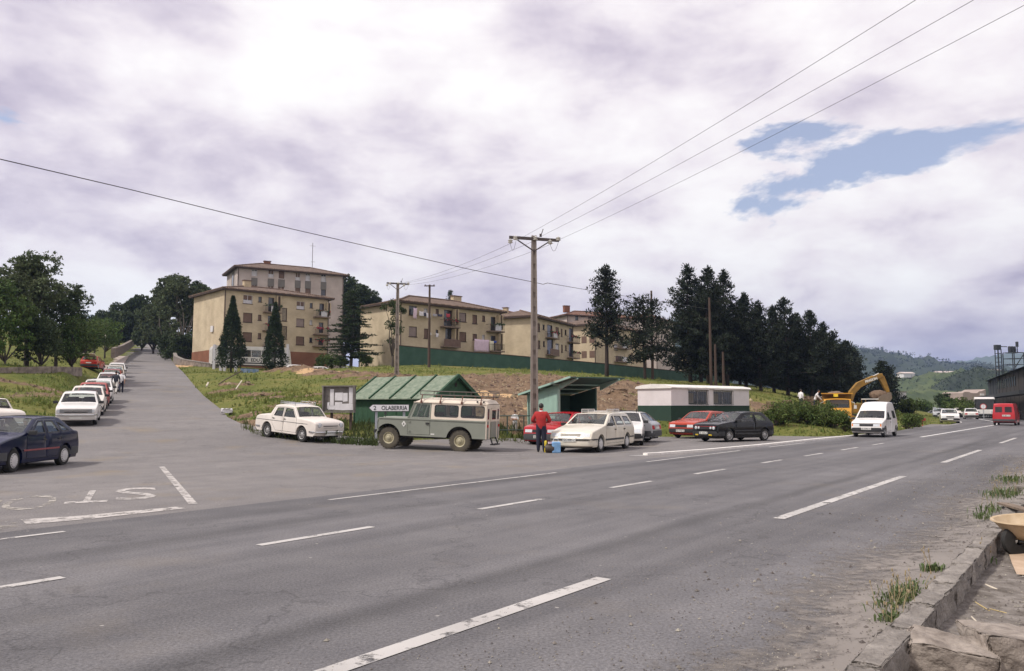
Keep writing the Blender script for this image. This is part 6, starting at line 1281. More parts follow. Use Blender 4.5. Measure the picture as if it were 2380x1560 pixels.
    MB().lathe([(0.20, -0.012), (0.215, 0), (0.20, 0.012), (0.19, 0), (0.20, -0.012)], 20, axis='x', c=(0.30, 0.40, 1.20)).beam((0.30, 0.22, 1.2), (0.30, 0.58, 1.2), 0.03).build('steering_wheel', M_BLK, t)
    for x in (xf, xr):
        for sg in (1, -1): add_wheel(t, x, sg*0.68, wr, 0.20, 'lr', M_LRW, R(3) if x == xf else 0, M_MUD)
    # roof rack on legs
    rk = MB(); zr = 2.02; zt = 2.16
    for y in (-0.70, 0.70): rk.tube([(0.25, y, zr), (-2.35, y, zr)], 0.022, 6)
    for x in (0.25, -2.35): rk.tube([(x, -0.70, zr), (x, 0.70, zr)], 0.02, 6)
    for i in range(12): x = 0.1-i*0.21; rk.tube([(x, -0.7, zr), (x, 0.7, zr)], 0.012, 5)
    rk.tube([(0.25, -0.70, zt), (-2.35, -0.70, zt)], 0.015, 6).tube([(0.25, 0.70, zt), (-2.35, 0.70, zt)], 0.015, 6).tube([(0.25, -0.7, zt), (0.25, 0.7, zt)], 0.015, 6).tube([(-2.35, -0.7, zt+0.05), (-2.35, 0.7, zt+0.05)], 0.015, 6)
    for x in (0.25, -0.4, -1.05, -1.7, -2.35):
        for y in (-0.7, 0.7): rk.tube([(x, y, zr), (x, y, zt)], 0.012, 5)
    rr = rk.build('roof_rack', M_RACK, t)
    for x in (0.16, -0.58, -1.40, -2.12):
        for sg in (1, -1): MB().tube([(x, sg*0.72, zr), (x, sg*(Y(1.74)+0.06), 1.76)], 0.022, 6).obox((x, sg*(Y(1.74)+0.04), 1.76), 0.06, 0.05, 0.10).build('rack_bracket', M_RUST, rr)
    # diamond plate with flame mark on the wing
    q = MB().add([(0.80+dx, hw+0.012, 0.93+dz) for dx, dz in ((0, 0.115), (0.085, 0), (0, -0.115), (-0.085, 0))] + [(0.80+dx, hw+0.004, 0.93+dz) for dx, dz in ((0, 0.115), (0.085, 0), (0, -0.115), (-0.085, 0))], [(0,1,2,3), (0,1,5,4), (1,2,6,5), (2,3,7,6), (3,0,4,7)]).build('diamond_sign', M_PLATE, t)
    MB().add([(0.80+dx, hw+0.015, 0.93+dz) for dx, dz in ((0, 0.055), (0.02, 0.0), (0.03, -0.035), (-0.03, -0.035), (-0.02, 0.0))], [(0,1,2,3,4)]).build('flame_mark', M_BLK, q)
    MB().bx(-0.40, -0.26, hw+0.002, hw+0.006, 0.58, 0.62).build('side_badge', M_PLATE, t)
    for sg in (1,): MB().tube([(1.60, sg*0.72, 1.12), (1.60, sg*0.72, 1.24)], 0.012, 6).obox((1.60, sg*0.72, 1.28), 0.04, 0.13, 0.10).build('wing_mirror', M_BLK, t)
land_car()

# ------------------------------------------------------------------ site hut on wheels
A, B = Vector((9.17, 46.0)), Vector((15.2, 51.2)); d = (B-A).normalized(); LN, WD = (B-A).length, 2.5
M_HUTW = mat('hut_white', (0.66, 0.60, 0.60), 0.7, scale=1.5, var=0.06); M_HUTG = mat('hut_green', (0.018, 0.052, 0.032), 0.6, scale=2); M_ROOFW = mat('hut_roof', (0.74, 0.70, 0.66), 0.6, scale=2)
hut = thing('site_hut', (A.x, A.y, 0), math.atan2(d.y, d.x), 'white and dark green site hut on wheels with two barred windows', 'hut')
win = [(1.6, 3.5), (4.1, 6.08)]
vs, fs = fill2d([[(0,1.70),(LN,1.70),(LN,2.72),(0,2.72)]] + [[(a,1.74),(b,1.74),(b,2.60),(a,2.60)] for a, b in win]); mb = MB().add([(x, 0, z) for x, z in vs], fs)
mb.add([(0,0,1.70),(0,WD,1.70),(0,WD,2.72),(0,WD/2,2.84),(0,0,2.72)], [(0,1,2,3,4)]).add([(LN,0,1.70),(LN,WD,1.70),(LN,WD,2.72),(LN,WD/2,2.84),(LN,0,2.72)], [(0,1,2,3,4)]).add([(0,WD,1.70),(LN,WD,1.70),(LN,WD,2.72),(0,WD,2.72)], [(0,1,2,3)]); mb.build('upper_wall', M_HUTW, hut)
mb = MB(); zz = 0.62; n = 0
for k in range(18):
    z0 = 0.62+k*0.06; 
    for (p, q) in (((0,0),(LN,0)), ((LN,0),(LN,WD)), ((LN,WD),(0,WD)), ((0,WD),(0,0))):
        p, q = Vector((*p, 0)), Vector((*q, 0)); nn = Vector(((q-p).y, -(q-p).x, 0)).normalized(); e = [p+nn*0.0, q+nn*0.0, q+nn*0.028, p+nn*0.028]
        mb.add([(e[0].x, e[0].y, z0), (e[1].x, e[1].y, z0), (e[2].x, e[2].y, z0+0.03), (e[3].x, e[3].y, z0+0.03), (e[1].x, e[1].y, z0+0.06), (e[0].x, e[0].y, z0+0.06)], [(0,1,2,3), (3,2,4,5)])
tag(mb.build('ribbed_skirt', M_HUTG, hut), kind='stuff')
MB().bx(-0.02, LN+0.02, -0.04, WD+0.04, 1.685, 1.705).build('waist_trim', M_HUTG, hut)
mb = MB(); rf = [(-0.10, 2.70), (-0.12, 2.76), (-0.02, 2.84), (0.5, 2.93), (WD/2, 2.97), (WD-0.5, 2.93), (WD+0.02, 2.84), (WD+0.12, 2.76), (WD+0.10, 2.70)]
mb.prism([(y, z) for y, z in rf], -0.10, LN+0.10, 'x'); roof = mb.build('roof', M_ROOFW, hut, smooth=30)
for a, b in win:
    w = MB(); 
    for q in ((a, a+0.05, 1.74, 2.60), (b-0.05, b, 1.74, 2.60), (a, b, 2.55, 2.60), (a, b, 1.74, 1.79), ((a+b)/2-0.02, (a+b)/2+0.02, 1.79, 2.55)): w.bx(q[0], q[1], 0.03, 0.07, q[2], q[3])
    w = w.build('window', M_WCOVER, hut); MB().bx(a, b, 0.06, 0.075, 1.74, 2.60).build('pane', M_PANE, w); MB().bx(a+0.1, a+0.55, 0.052, 0.058, 1.85, 2.45).build('curtain', M_GREYP, w)
    bars = MB()
    for i in range(11): x = a+0.02+(b-a-0.04)*i/10; bars.tube([(x, -0.10, 1.74), (x, -0.10, 2.62)], 0.010, 5)
    bars.tube([(a, -0.10, 1.76), (b, -0.10, 1.76)], 0.014, 5).tube([(a, -0.10, 2.60), (b, -0.10, 2.60)], 0.014, 5).tube([(a, 0.02, 2.60), (a, -0.1, 2.60)], 0.012, 5).tube([(b, 0.02, 2.60), (b, -0.1, 2.60)], 0.012, 5); bars.build('window_bars', M_RAIL, w)
    MB().obox(((a+b)/2, -0.06, 2.66), b-a+0.1, 0.12, 0.03, rx=R(-15)).build('window_hood', M_HUTW, w)
add_wheel(hut, 1.2, 0.35, 0.40, 0.2, 'steel', M_GREYPL); add_wheel(hut, 1.2, WD-0.35, 0.40, 0.2, 'steel', M_GREYPL); add_wheel(hut, LN-1.4, 0.35, 0.40, 0.2, 'steel', M_GREYPL); add_wheel(hut, LN-1.4, WD-0.35, 0.40, 0.2, 'steel', M_GREYPL)
MB().bx(0.1, LN-0.1, 0.3, WD-0.3, 0.50, 0.61).build('chassis', M_INT, hut); MB().beam((0.1, WD*0.3, 0.55), (-1.4, WD/2, 0.50), 0.08).beam((0.1, WD*0.7, 0.55), (-1.4, WD/2, 0.50), 0.08).build('drawbar', M_INT, hut)
g = G(1551, 1012); tag(MB().tube([(g.x, g.y, 0), (g.x, g.y, 0.62)], 0.03, 6).obox((g.x, g.y, 0.72), 0.36, 0.16, 0.14).build('red_post_box', mat('red_enamel', (0.38, 0.03, 0.035), 0.5)), 'small red box on a post in front of the site hut', 'post')

# ------------------------------------------------------------------ green workmen's hut
A, Lp, Rp = Vector((-3.45, 35.5)), Vector((-7.55, 38.1)), Vector((-1.75, 38.2)); d = (A-Lp).normalized(); LN, WD = (A-Lp).length, 3.2
M_SHED = mat('shed_green', (0.016, 0.056, 0.026), 0.8, scale=3, col2=(0.030, 0.085, 0.042), bump=0.01); M_SHEDR = mat('shed_roof_green', (0.105, 0.145, 0.10), 0.95, scale=5, col2=(0.24, 0.27, 0.205), detail=10)
sh = thing('shed', (Lp.x, Lp.y, 0.12), math.atan2(d.y, d.x), 'green wooden shed with a ribbed pitched roof behind the road sign', 'shed')
zb = -0.4; ze, zr = 2.02, 2.95
nb = 16
for k in range(nb): MB().bx(k*LN/nb+0.004, (k+1)*LN/nb-0.004, 0, 0.04, zb, ze).build('plank', M_SHED, sh)
nb = 10
for k in range(nb):
    y0, y1 = k*WD/nb+0.004, (k+1)*WD/nb-0.004; zt = lambda y: ze+(zr-ze)*(1-abs(y-WD/2)/(WD/2)); MB().prism([(y0, zb), (y1, zb), (y1, zt(y1)-0.03), (y0, zt(y0)-0.03)], LN-0.04, LN, 'x').build('plank', M_SHED, sh)
MB().bx(0, 0.04, 0, WD, zb, ze).bx(0.04, LN-0.04, WD-0.04, WD, zb, ze).build('back_wall', M_SHED, sh)
sl = (zr-ze)/(WD/2); rf = MB()
for sg, y0 in ((1, 0), (-1, WD)): rf.add([(-0.12, y0-sg*0.22, ze-sl*0.22), (LN+0.16, y0-sg*0.22, ze-sl*0.22), (LN+0.16, WD/2, zr+0.02), (-0.12, WD/2, zr+0.02), (-0.12, y0-sg*0.22, ze-sl*0.22-0.04), (LN+0.16, y0-sg*0.22, ze-sl*0.22-0.04), (LN+0.16, WD/2, zr-0.02), (-0.12, WD/2, zr-0.02)], [(0,1,2,3), (7,6,5,4), (0,4,5,1), (1,5,6,2), (3,7,4,0)])
roof = rf.build('roof', M_SHEDR, sh)
for k in range(5):
    x = -0.08+k*(LN+0.2)/4
    for sg, y0 in ((1, 0), (-1, WD)): MB().beam((x, y0-sg*0.24, ze-sl*0.24+0.03), (x, WD/2, zr+0.05), 0.07, 0.07).build('roof_batten', M_SHED, roof)
for sg, y0 in ((1, 0), (-1, WD)): MB().beam((LN+0.17, y0-sg*0.24, ze-sl*0.24-0.03), (LN+0.17, WD/2, zr), 0.05, 0.16).build('barge_board', M_SHED, roof)
MB().lathe([(0.001, 0), (0.10, 0.0), (0.10, 0.01)], 16, (LN+0.004, WD/2, zr-0.42), 'x').build('vent_hole', M_DKIN, sh); MB().bx(LN+0.003, LN+0.05, 0.3, WD-0.3, 2.05, 2.12).build('tie_beam', M_SHED, sh); MB().bx(LN+0.003, LN+0.02, 0.8, 1.5, 1.25, 1.95).build('window', M_PANE, sh)
for x in (0.02, 1.3, 2.6, 3.9): MB().bx(x, x+0.06, -0.035, -0.003, zb, ze).build('wall_batten', M_SHED, sh)
MB().bx(0, LN, -0.03, -0.004, 1.70, 1.77).build('wall_rail', M_SHED, sh)
for px in (921, 983):
    pass
# ------------------------------------------------------------------ bus shelter
Bk, dep = Vector((0.84, 39.0)), Vector((0.46, -0.89)).normalized(); rgt = Vector((0.89, 0.46)).normalized()
M_MINT = mat('mint_green', (0.30, 0.44, 0.37), 0.7, scale=2, var=0.08); M_DKG = mat('dark_green_panel', (0.050, 0.100, 0.078), 0.7, scale=2)
bs_ = thing('bus_shelter', (Bk.x, Bk.y, 0.0), math.atan2(rgt.y, rgt.x), 'pale green bus shelter with a slanting roof behind the red cars', 'shelter')   # local x right along the width, y = away (back), -y = front
Wd, Dp = 2.35, 2.8
zr_ = lambda y: 2.28 + (-y)*0.145
for i in range(6):
    y0, y1 = -0.05-i*(Dp-0.1)/6, -0.05-(i+1)*(Dp-0.1)/6; MB().prism([(y0-0.005, 0.02), (y1+0.005, 0.02), (y1+0.005, zr_(y1)-0.30), (y0-0.005, zr_(y0)-0.30)], 0.0, 0.05, 'x').build('side_board', M_MINT, bs_)
MB().prism([(0.0, zr_(0)-0.30), (-Dp, zr_(-Dp)-0.30), (-Dp, zr_(-Dp)-0.02), (0.0, zr_(0)-0.02)], -0.01, 0.06, 'x').build('side_beam', M_MINT, bs_)
MB().beam((0.02, 0.02, -0.1), (0.02, 0.12, zr_(0)), 0.12, 0.08).build('post', M_MINT, bs_); MB().beam((0.02, -Dp, -0.1), (0.02, -Dp, zr_(-Dp)), 0.10, 0.08).build('post', M_MINT, bs_)
MB().bx(0.06, Wd, -0.06, 0.0, 0.0, 1.45).bx(0.8, Wd, -0.06, 0.0, 1.45, 2.2).build('back_wall', M_DKG, bs_); MB().prism([(0.0, 0), (-Dp+0.4, 0), (-Dp+0.4, zr_(-Dp+0.4)-0.1), (0, zr_(0)-0.1)], Wd-0.06, Wd, 'x').build('side_panel', M_DKG, bs_)
y0, y1 = 0.55, -Dp-1.55
MB().add([(-0.3, y0, zr_(y0)), (Wd+0.25, y0, zr_(y0)), (Wd+0.25, y1, zr_(y1)), (-0.3, y1, zr_(y1)), (-0.3, y0, zr_(y0)+0.05), (Wd+0.25, y0, zr_(y0)+0.05), (Wd+0.25, y1, zr_(y1)+0.05), (-0.3, y1, zr_(y1)+0.05)], [(3,2,1,0), (4,5,6,7), (0,1,5,4), (1,2,6,5), (2,3,7,6), (3,0,4,7)]).build('roof', M_DKG, bs_)
MB().beam((-0.32, y0, zr_(y0)+0.03), (-0.32, y1, zr_(y1)+0.03), 0.04, 0.09).build('roof_edge', M_MINT, bs_)
for x in (0.02, Wd-0.1): MB().prism([(-Dp, zr_(-Dp)-0.28), (y1, zr_(y1)-0.06), (y1, zr_(y1)-0.005), (-Dp, zr_(-Dp)-0.005)], x, x+0.08, 'x').build('bracket', M_MINT, bs_)
for yy in (-0.4, -1.6, -2.8): MB().beam((-0.28, yy, zr_(yy)-0.04), (Wd+0.2, yy, zr_(yy)-0.04), 0.06, 0.06).build('rafter', M_MINT, bs_)
MB().bx(0.4, Wd-0.1, -0.55, -0.15, 0.42, 0.47).bx(0.5, 0.58, -0.5, -0.2, 0, 0.415).bx(Wd-0.3, Wd-0.22, -0.5, -0.2, 0, 0.415).build('bench', M_DKG, bs_)
# ------------------------------------------------------------------ notice board, road sign, railing
q = P(787, 1000, 35.6); zb = gz(q.x, q.y); nbd = thing('notice_board', (q.x, q.y, zb), R(-10), 'grey wooden notice board with torn white papers on two posts', 'notice board')
M_GWOOD = mat('grey_wood', (0.115, 0.10, 0.092), 0.9, scale=5, col2=(0.20, 0.18, 0.165)); M_PAPER = mat('paper', (0.66, 0.63, 0.64), 0.85, scale=6, var=0.08)
zt = P(787, 899, 35.6).z-zb; z0 = P(787, 955, 35.6).z-zb; MB().bx(-0.72, 0.72, 0, 0.05, z0, zt).build('board', M_GWOOD, nbd)
for a in ((-0.76, -0.70, z0-0.02, zt), (0.70, 0.76, z0-0.02, zt), (-0.76, 0.76, z0-0.08, z0-0.02), (-0.80, 0.80, zt, zt+0.05)): MB().bx(a[0], a[1], -0.12, 0.055, a[2], a[3]).build('frame_bar', M_GWOOD, nbd)
for x in (-0.38, 0.52): MB().bx(x-0.05, x+0.05, 0.06, 0.14, -0.3, zt-0.1).build('post', M_FASC, nbd)
H = zt-z0
for (x0, x1, a, b) in ((-0.43,-0.25,0.18,0.90),(-0.20,0.17,0.42,0.76),(0.19,0.40,0.38,0.74),(0.46,0.64,0.30,0.97),(-0.56,-0.46,0.08,0.36),(-0.50,-0.20,0.04,0.22),(-0.19,0.14,0.03,0.36),(0.12,0.66,0.03,0.30)):
    k = [(x0+random.uniform(-0.01,0.01), z0+H*a+random.uniform(-0.015,0.015)), (x1, z0+H*a+random.uniform(-0.02,0.02)), (x1+random.uniform(-0.02,0.01), z0+H*b), (x0+random.uniform(-0.01,0.02), z0+H*b+random.uniform(-0.02,0.01))]; MB().prism(k, -0.012, -0.003, 'y').build('paper', M_PAPER, nbd)
q = P(905, 1010, 32.6); zb = gz(q.x, q.y); M_SIGNW = mat('sign_white', (0.70, 0.68, 0.70), 0.5, var=0.05); M_SBLK = mat('sign_black', (0.012, 0.012, 0.014), 0.5); M_PGREY = mat('post_grey', (0.32, 0.33, 0.36), 0.6)
sg_ = thing('road_sign', (q.x, q.y, zb), 0, 'white arrow-shaped direction sign reading 2 OLABERRIA in front of the green shed', 'sign')
zc = P(905, 948.3, 32.6).z-zb; hh = 0.148; arrow = [(-0.87, zc), (-0.70, zc+hh), (0.80, zc+hh), (0.80, zc-hh), (-0.70, zc-hh)]
MB().prism(arrow, -0.02, 0.02, 'y').build('sign_border', M_SBLK, sg_); pl = MB().prism([(-0.83, zc), (-0.69, zc+hh-0.022), (0.778, zc+hh-0.022), (0.778, zc-hh+0.022), (-0.69, zc-hh+0.022)], -0.026, -0.021, 'y').build('sign_face', M_SIGNW, sg_)
for txt, x0, x1 in (('2', -0.655, -0.545), ('OLABERRIA', -0.33, 0.72)):
    v, f = text_mesh(txt, 1.0); a0, a1 = min(p[0] for p in v), max(p[0] for p in v); b0, b1 = min(p[1] for p in v), max(p[1] for p in v); V = []
    for p in v: V.append((x0+(p[0]-a0)/(a1-a0)*(x1-x0), -0.030, zc+((p[1]-b0)/(b1-b0)-0.5)*0.175))
    MB().add(V, f).build('sign_text', M_SBLK, pl, recalc=False)
for x in (-0.55, 0.58): MB().bx(x-0.05, x+0.05, 0.022, 0.07, -0.3, zc+hh-0.02).build('post', M_PGREY, sg_)
rl = thing('railing', tuple(G(1160, 1033)), 0, 'dark green pipe railing beside the tall concrete pole', 'railing'); o0 = rl.location; M_PIPE = mat('pipe_green', (0.06, 0.09, 0.075), 0.5, metal=0.2)
pa, pb = P(1140, 966, 36.6)-o0, P(1250, 966, 37.4)-o0
for f in (1.0, 0.47): MB().tube([(pa.x, pa.y, 1.22*f), (pb.x, pb.y, 1.22*f)], 0.028, 8).build('rail', M_PIPE, rl)
for f in (0.0, 0.35, 0.7, 1.0): p = pa.lerp(pb, f); MB().tube([(p.x, p.y, -0.2), (p.x, p.y, 1.22)], 0.03, 8).build('post', M_PIPE, rl)
kb = thing('kerb_edge', tuple(G(1080, 1034)), 0, 'pale concrete kerb behind the off-road car', 'kerb'); kb['kind'] = 'structure'; o0 = kb.location; kp = [G(952, 1038), G(1030, 1035.6), G(1080, 1034), G(1130, 1032), G(1210, 1028.5)]
for a, b in zip(kp[:-1], kp[1:]):
    k = max(1, round((b-a).length)); 
    for i in range(k): p, q = a.lerp(b, i/k), a.lerp(b, (i+0.985)/k); MB().beam(p-o0+Vector((0,0.08,0.05)), q-o0+Vector((0,0.08,0.05)), 0.16, 0.20).build('kerb_stone', mat('pale_kerb', (0.46, 0.41, 0.36), 0.9, scale=4), kb)
# ------------------------------------------------------------------ trees and bushes
def leaf_mat(name, c1, c2, isl=0.4, tr=0.2): return mat(name, c1, 0.75, scale=0.45, col2=c2, island=isl, trans=tr, spec=0.25)
L_PINE = leaf_mat('pine_needle', (0.010, 0.015, 0.010), (0.031, 0.040, 0.021), 0.5, 0.06); L_DARK = leaf_mat('dark_leaf', (0.030, 0.046, 0.018), (0.075, 0.098, 0.038)); L_MID = leaf_mat('mid_leaf', (0.048, 0.082, 0.022), (0.12, 0.16, 0.046)); L_LIGHT = leaf_mat('light_leaf', (0.06, 0.105, 0.022), (0.13, 0.18, 0.045)); L_GREY = leaf_mat('grey_leaf', (0.052, 0.072, 0.032), (0.13, 0.15, 0.07)); L_BUSH = leaf_mat('bush_leaf', (0.050, 0.078, 0.020), (0.13, 0.16, 0.042)); L_CONE = leaf_mat('conifer_leaf', (0.020, 0.034, 0.014), (0.050, 0.070, 0.028))
M_BARK = mat('bark', (0.055, 0.042, 0.034), 0.95, scale=5, col2=(0.10, 0.08, 0.065), bump=0.02); M_BARKP = mat('pale_bark', (0.20, 0.17, 0.14), 0.95, scale=5, col2=(0.28, 0.25, 0.21)); M_BARKD = mat('pine_bark', (0.030, 0.021, 0.018), 0.95, scale=5, col2=(0.06, 0.042, 0.034))
def leaves(cen, rad, per, lw, ll, seed, mode='ball', droop=0.0, squash=0.75):
    """leaf faces around clump centres"""
    r = np.random.default_rng(seed); cen = np.asarray(cen, float); rad = np.asarray(rad, float); n = len(cen)*per
    c = np.repeat(cen, per, 0); rr = np.repeat(rad, per); d = r.normal(size=(n, 3)); d /= np.linalg.norm(d, axis=1)[:, None]
    q = r.uniform(0.25, 1.0, n)**0.5; pos = c + d*np.array([1, 1, squash])*(rr*q)[:, None]
    if mode == 'needle': ax = d + r.normal(0, 0.35, (n, 3)) + np.array([0, 0, 0.35])
    elif mode == 'strand': ax = np.stack([r.normal(0, 0.12, n), r.normal(0, 0.12, n), -np.ones(n)], 1)
    else: ax = r.normal(size=(n, 3)) + d*0.5 + np.array([0, 0, -droop])
    ax /= np.linalg.norm(ax, axis=1)[:, None]; sd = np.cross(ax, r.normal(size=(n, 3))); sd /= np.linalg.norm(sd, axis=1)[:, None] + 1e-9
    w = lw*r.uniform(0.6, 1.3, n)[:, None]; l = ll*r.uniform(0.6, 1.3, n)[:, None]; nm = np.cross(ax, sd)
    V = np.stack([pos - ax*l*0.5, pos + sd*w*0.5 + nm*w*0.12, pos + ax*l*0.5, pos - sd*w*0.5 + nm*w*0.12], 1).reshape(-1, 3); return V
def crown(name, V, m, parent):
    n = len(V)//4; me = bpy.data.meshes.new(name); me.vertices.add(len(V)); me.vertices.foreach_set('co', V.astype(np.float32).reshape(-1)); me.loops.add(n*4); me.loops.foreach_set('vertex_index', np.arange(n*4, dtype=np.int32)); me.polygons.add(n); me.polygons.foreach_set('loop_start', np.arange(0, n*4, 4, dtype=np.int32)); me.materials.append(m); me.update(calc_edges=True)
    o = bpy.data.objects.new(name, me); COL.objects.link(o); o.parent = parent; return o
def limb(mb, a, b, r0, r1, bend=0.1, n=5, rnd=random):
    a, b = Vector(a), Vector(b); off = Vector((rnd.uniform(-1, 1), rnd.uniform(-1, 1), rnd.uniform(-0.3, 1)))*bend*(b-a).length; pts = []; rs = []
    for i in range(n+1): t = i/n; pts.append(a.lerp(b, t)+off*math.sin(t*math.pi)); rs.append(r0*(1-t)+r1*t)
    mb.tube(pts, rs, 6, True); return pts
def tree(name, kind, loc, h, w, lab, grp, lm, seed, dens=1.0, leaf=None, bark=None, clear=None, pt=1.0):
    rd = random.Random(seed); t = thing(name, loc, rd.uniform(0, 6.28), lab, 'tree', grp); tk = MB(); cen = []; rad = []
    if kind == 'pine':
        lean = Vector((rd.uniform(-0.03, 0.03)*h, rd.uniform(-0.03, 0.03)*h, 0)); top = Vector((lean.x, lean.y, h*0.97)); pts = limb(tk, (0,0,-0.5), top, 0.016*h+0.05, 0.03, 0.015, 8, rd)
        nb = int(h*7.5); z0 = clear if clear is not None else 0.28; ph = rd.uniform(0, 6.28)
        for k in range(nb):
            f = z0+(0.97-z0)*(k+rd.uniform(-0.8, 0.8))/nb; f = min(0.97, max(z0, f)); p = Vector(pts[min(8, int(f*8))]).lerp(Vector(pts[min(8, int(f*8)+1)]), f*8-int(f*8)); prof_ = (1-f)**pt*(0.75+0.75*pt) if f > 0.42 else 0.72+0.4*(f-z0); a = k*2.4+rd.uniform(-0.7, 0.7); prof_ *= (0.72+0.4*math.sin(f*13+ph)*math.sin(a+ph))*rd.uniform(0.6, 1.2)+0.15
            ln = max(0.3, w/2*prof_); e = p + Vector((math.cos(a)*ln, math.sin(a)*ln, ln*rd.uniform(-0.05, 0.55))); bp = limb(tk, p, e, 0.03+0.01*ln, 0.012, 0.10, 3, rd); nq = max(2, int(ln/0.40))
            for q in range(nq):
                s = 0.15+0.85*(q+1)/nq; c = Vector(bp[0]).lerp(Vector(bp[3]), s); cen.append(c + Vector((rd.uniform(-0.3, 0.3), rd.uniform(-0.3, 0.3), rd.uniform(-0.1, 0.3)))); rad.append(rd.uniform(0.30, 0.62))
        cen += [top, top-Vector((0, 0, 0.5))]; rad += [0.25, 0.35]; V = leaves(cen, rad, int(20*dens), 0.13, leaf or 0.40, seed, 'needle', squash=0.8)
    elif kind == 'cone':
        limb(tk, (0,0,-0.3), (0,0,h*0.9), 0.14, 0.03, 0.01, 5, rd); n = int(h*w*30)
        for i in range(n):
            f = rd.random()**0.75; z = 0.55+(h-0.55)*f; pr = (w/2)*(min(1, 0.72+f*2.2) if f < 0.13 else 1-((f-0.13)/0.87)**1.25); a = rd.uniform(0, 6.28); rr = pr*rd.uniform(0.70, 1.08)*(0.93+0.13*math.sin(a*3+z*2.1)*math.sin(z*4.3+a)); cen.append((rr*math.cos(a), rr*math.sin(a), z)); rad.append(rd.uniform(0.22, 0.42)*(0.5+0.5*(1-f)))
        V = leaves(cen, rad, int(12*dens), 0.12, leaf or 0.28, seed, 'needle', squash=1.1)
    elif kind == 'cedar':
        limb(tk, (0,0,-0.3), (0.2,0,h*0.98), 0.24, 0.03, 0.02, 7, rd)
        for k in range(int(h*4.6)):
            f = 0.14+0.84*k/(h*4.6); 
            for j in range(3):
                a = rd.uniform(0, 6.28); ln = w/2*(1-f)**0.7*1.25*rd.uniform(0.5, 1.15); e = Vector((math.cos(a)*ln, math.sin(a)*ln, f*h+ln*rd.uniform(-0.10, 0.08))); bp = limb(tk, (0,0,f*h), e, 0.03+0.012*ln, 0.012, 0.04, 4, rd)
                for q in range(max(2, int(ln/0.33))):
                    s = (q+1)/max(2, int(ln/0.33)); c = Vector(bp[0]).lerp(Vector(bp[4]), s); cen.append(c+Vector((rd.uniform(-0.25, 0.25), rd.uniform(-0.25, 0.25), -0.03))); rad.append(rd.uniform(0.25, 0.45))
        V = leaves(cen, rad, int(15*dens), 0.10, leaf or 0.26, seed, 'needle', squash=0.32)
    else:
        hb = h*(clear if clear is not None else 0.30); limb(tk, (0,0,-0.5), (rd.uniform(-0.2, 0.2), rd.uniform(-0.2, 0.2), hb), 0.018*h+0.04, 0.014*h+0.02, 0.03, 5, rd); ends = []
        for j in range(int(7+w)):
            a = rd.uniform(0, 6.28); f = rd.random(); ln = w/2*rd.uniform(0.35, 0.85); e = Vector((math.cos(a)*ln, math.sin(a)*ln, hb+(h-hb)*(0.15+0.75*f))); limb(tk, (0, 0, hb*rd.uniform(0.75, 1.0)), e, 0.05+0.006*h, 0.02, 0.12, 5, rd); ends.append(e)
        lobes = [(e + Vector((rd.uniform(-0.4, 0.4), rd.uniform(-0.4, 0.4), rd.uniform(0, 0.6))), w*rd.uniform(0.16, 0.27)) for e in ends] + [(Vector((rd.uniform(-0.15, 0.15)*w, rd.uniform(-0.15, 0.15)*w, h*rd.uniform(0.75, 0.93))), w*rd.uniform(0.14, 0.22)) for _ in range(5)] + [(Vector((0, 0, hb+(h-hb)*0.5)), w*0.28)]
        for c, r_ in lobes:
            n = int(14*r_*r_*2.2)+6
            for i in range(n):
                d = Vector((rd.gauss(0, 1), rd.gauss(0, 1), rd.gauss(0, 1))).normalized(); q = c + Vector((d.x, d.y, d.z*0.85))*r_*rd.uniform(0.55, 1.06)
                if q.z < hb*0.75: continue
                cen.append(q); rad.append(rd.uniform(0.18, 0.42))
        V = leaves(cen, rad, int(11*dens), (leaf or 0.22)*0.62, leaf or 0.22, seed, 'strand' if kind == 'willow' else 'ball', 0.3)
    tk.build('trunk', bark or (M_BARKD if kind == 'pine' else M_BARK), t, smooth=180, recalc=False); crown('crown', V, lm, t); return t
def from_px(px, top, base, d): b = P(px, base, d); z = gz(b.x, b.y); return (b.x, b.y, z), P(px, top, d).z - z
def plant(name, kind, px, top, base, d, w, lab, grp, lm, seed, **k):
    loc, h = from_px(px, top, base, d); return tree(name, kind, loc, max(h, 0.8), w, lab, grp, lm, seed, **k)
G_L = 'trees on the left bank'
plant('broadleaf_tree', 'broad', 62, 590, 845, 68, 6.0, 'tallest leafy tree on the left bank with a dark open crown', G_L, L_GREY, 11, dens=1.25, leaf=0.24, clear=0.34)
plant('broadleaf_tree', 'broad', -25, 640, 850, 64, 6.0, 'leafy tree cut by the left edge of the photo', G_L, L_MID, 12, dens=1.1, clear=0.3)
plant('broadleaf_tree', 'broad', 128, 668, 852, 72, 5.4, 'bushy dark tree right of the tallest one on the left bank', G_L, L_DARK, 13, dens=1.1, clear=0.25)
plant('broadleaf_tree', 'broad', 165, 740, 855, 70, 4.2, 'low bright green tree at the right end of the left group', G_L, L_MID, 14, clear=0.12)
plant('broadleaf_tree', 'broad', 95, 745, 862, 66, 4.4, 'dense dark bush under the tallest left tree', G_L, L_DARK, 15, clear=0.05, dens=1.2)
plant('broadleaf_tree', 'broad', 10, 735, 862, 62, 3.6, 'light green bush at the left edge of the photo', G_L, L_LIGHT, 16, clear=0.1)
plant('spruce_tree', 'cedar', 176, 655, 800, 98, 4.2, 'slim dark spruce showing right of the left tree group', G_L, L_CONE, 17)
plant('broadleaf_tree', 'broad', 218, 745, 830, 104, 4.8, 'small round-headed tree behind the two globe lamps', G_L, L_MID, 18, clear=0.35)
plant('broadleaf_tree', 'broad', 245, 742, 815, 120, 4.4, 'light green tree between the globe lamps and the dark grove', G_L, L_LIGHT, 19, clear=0.2)
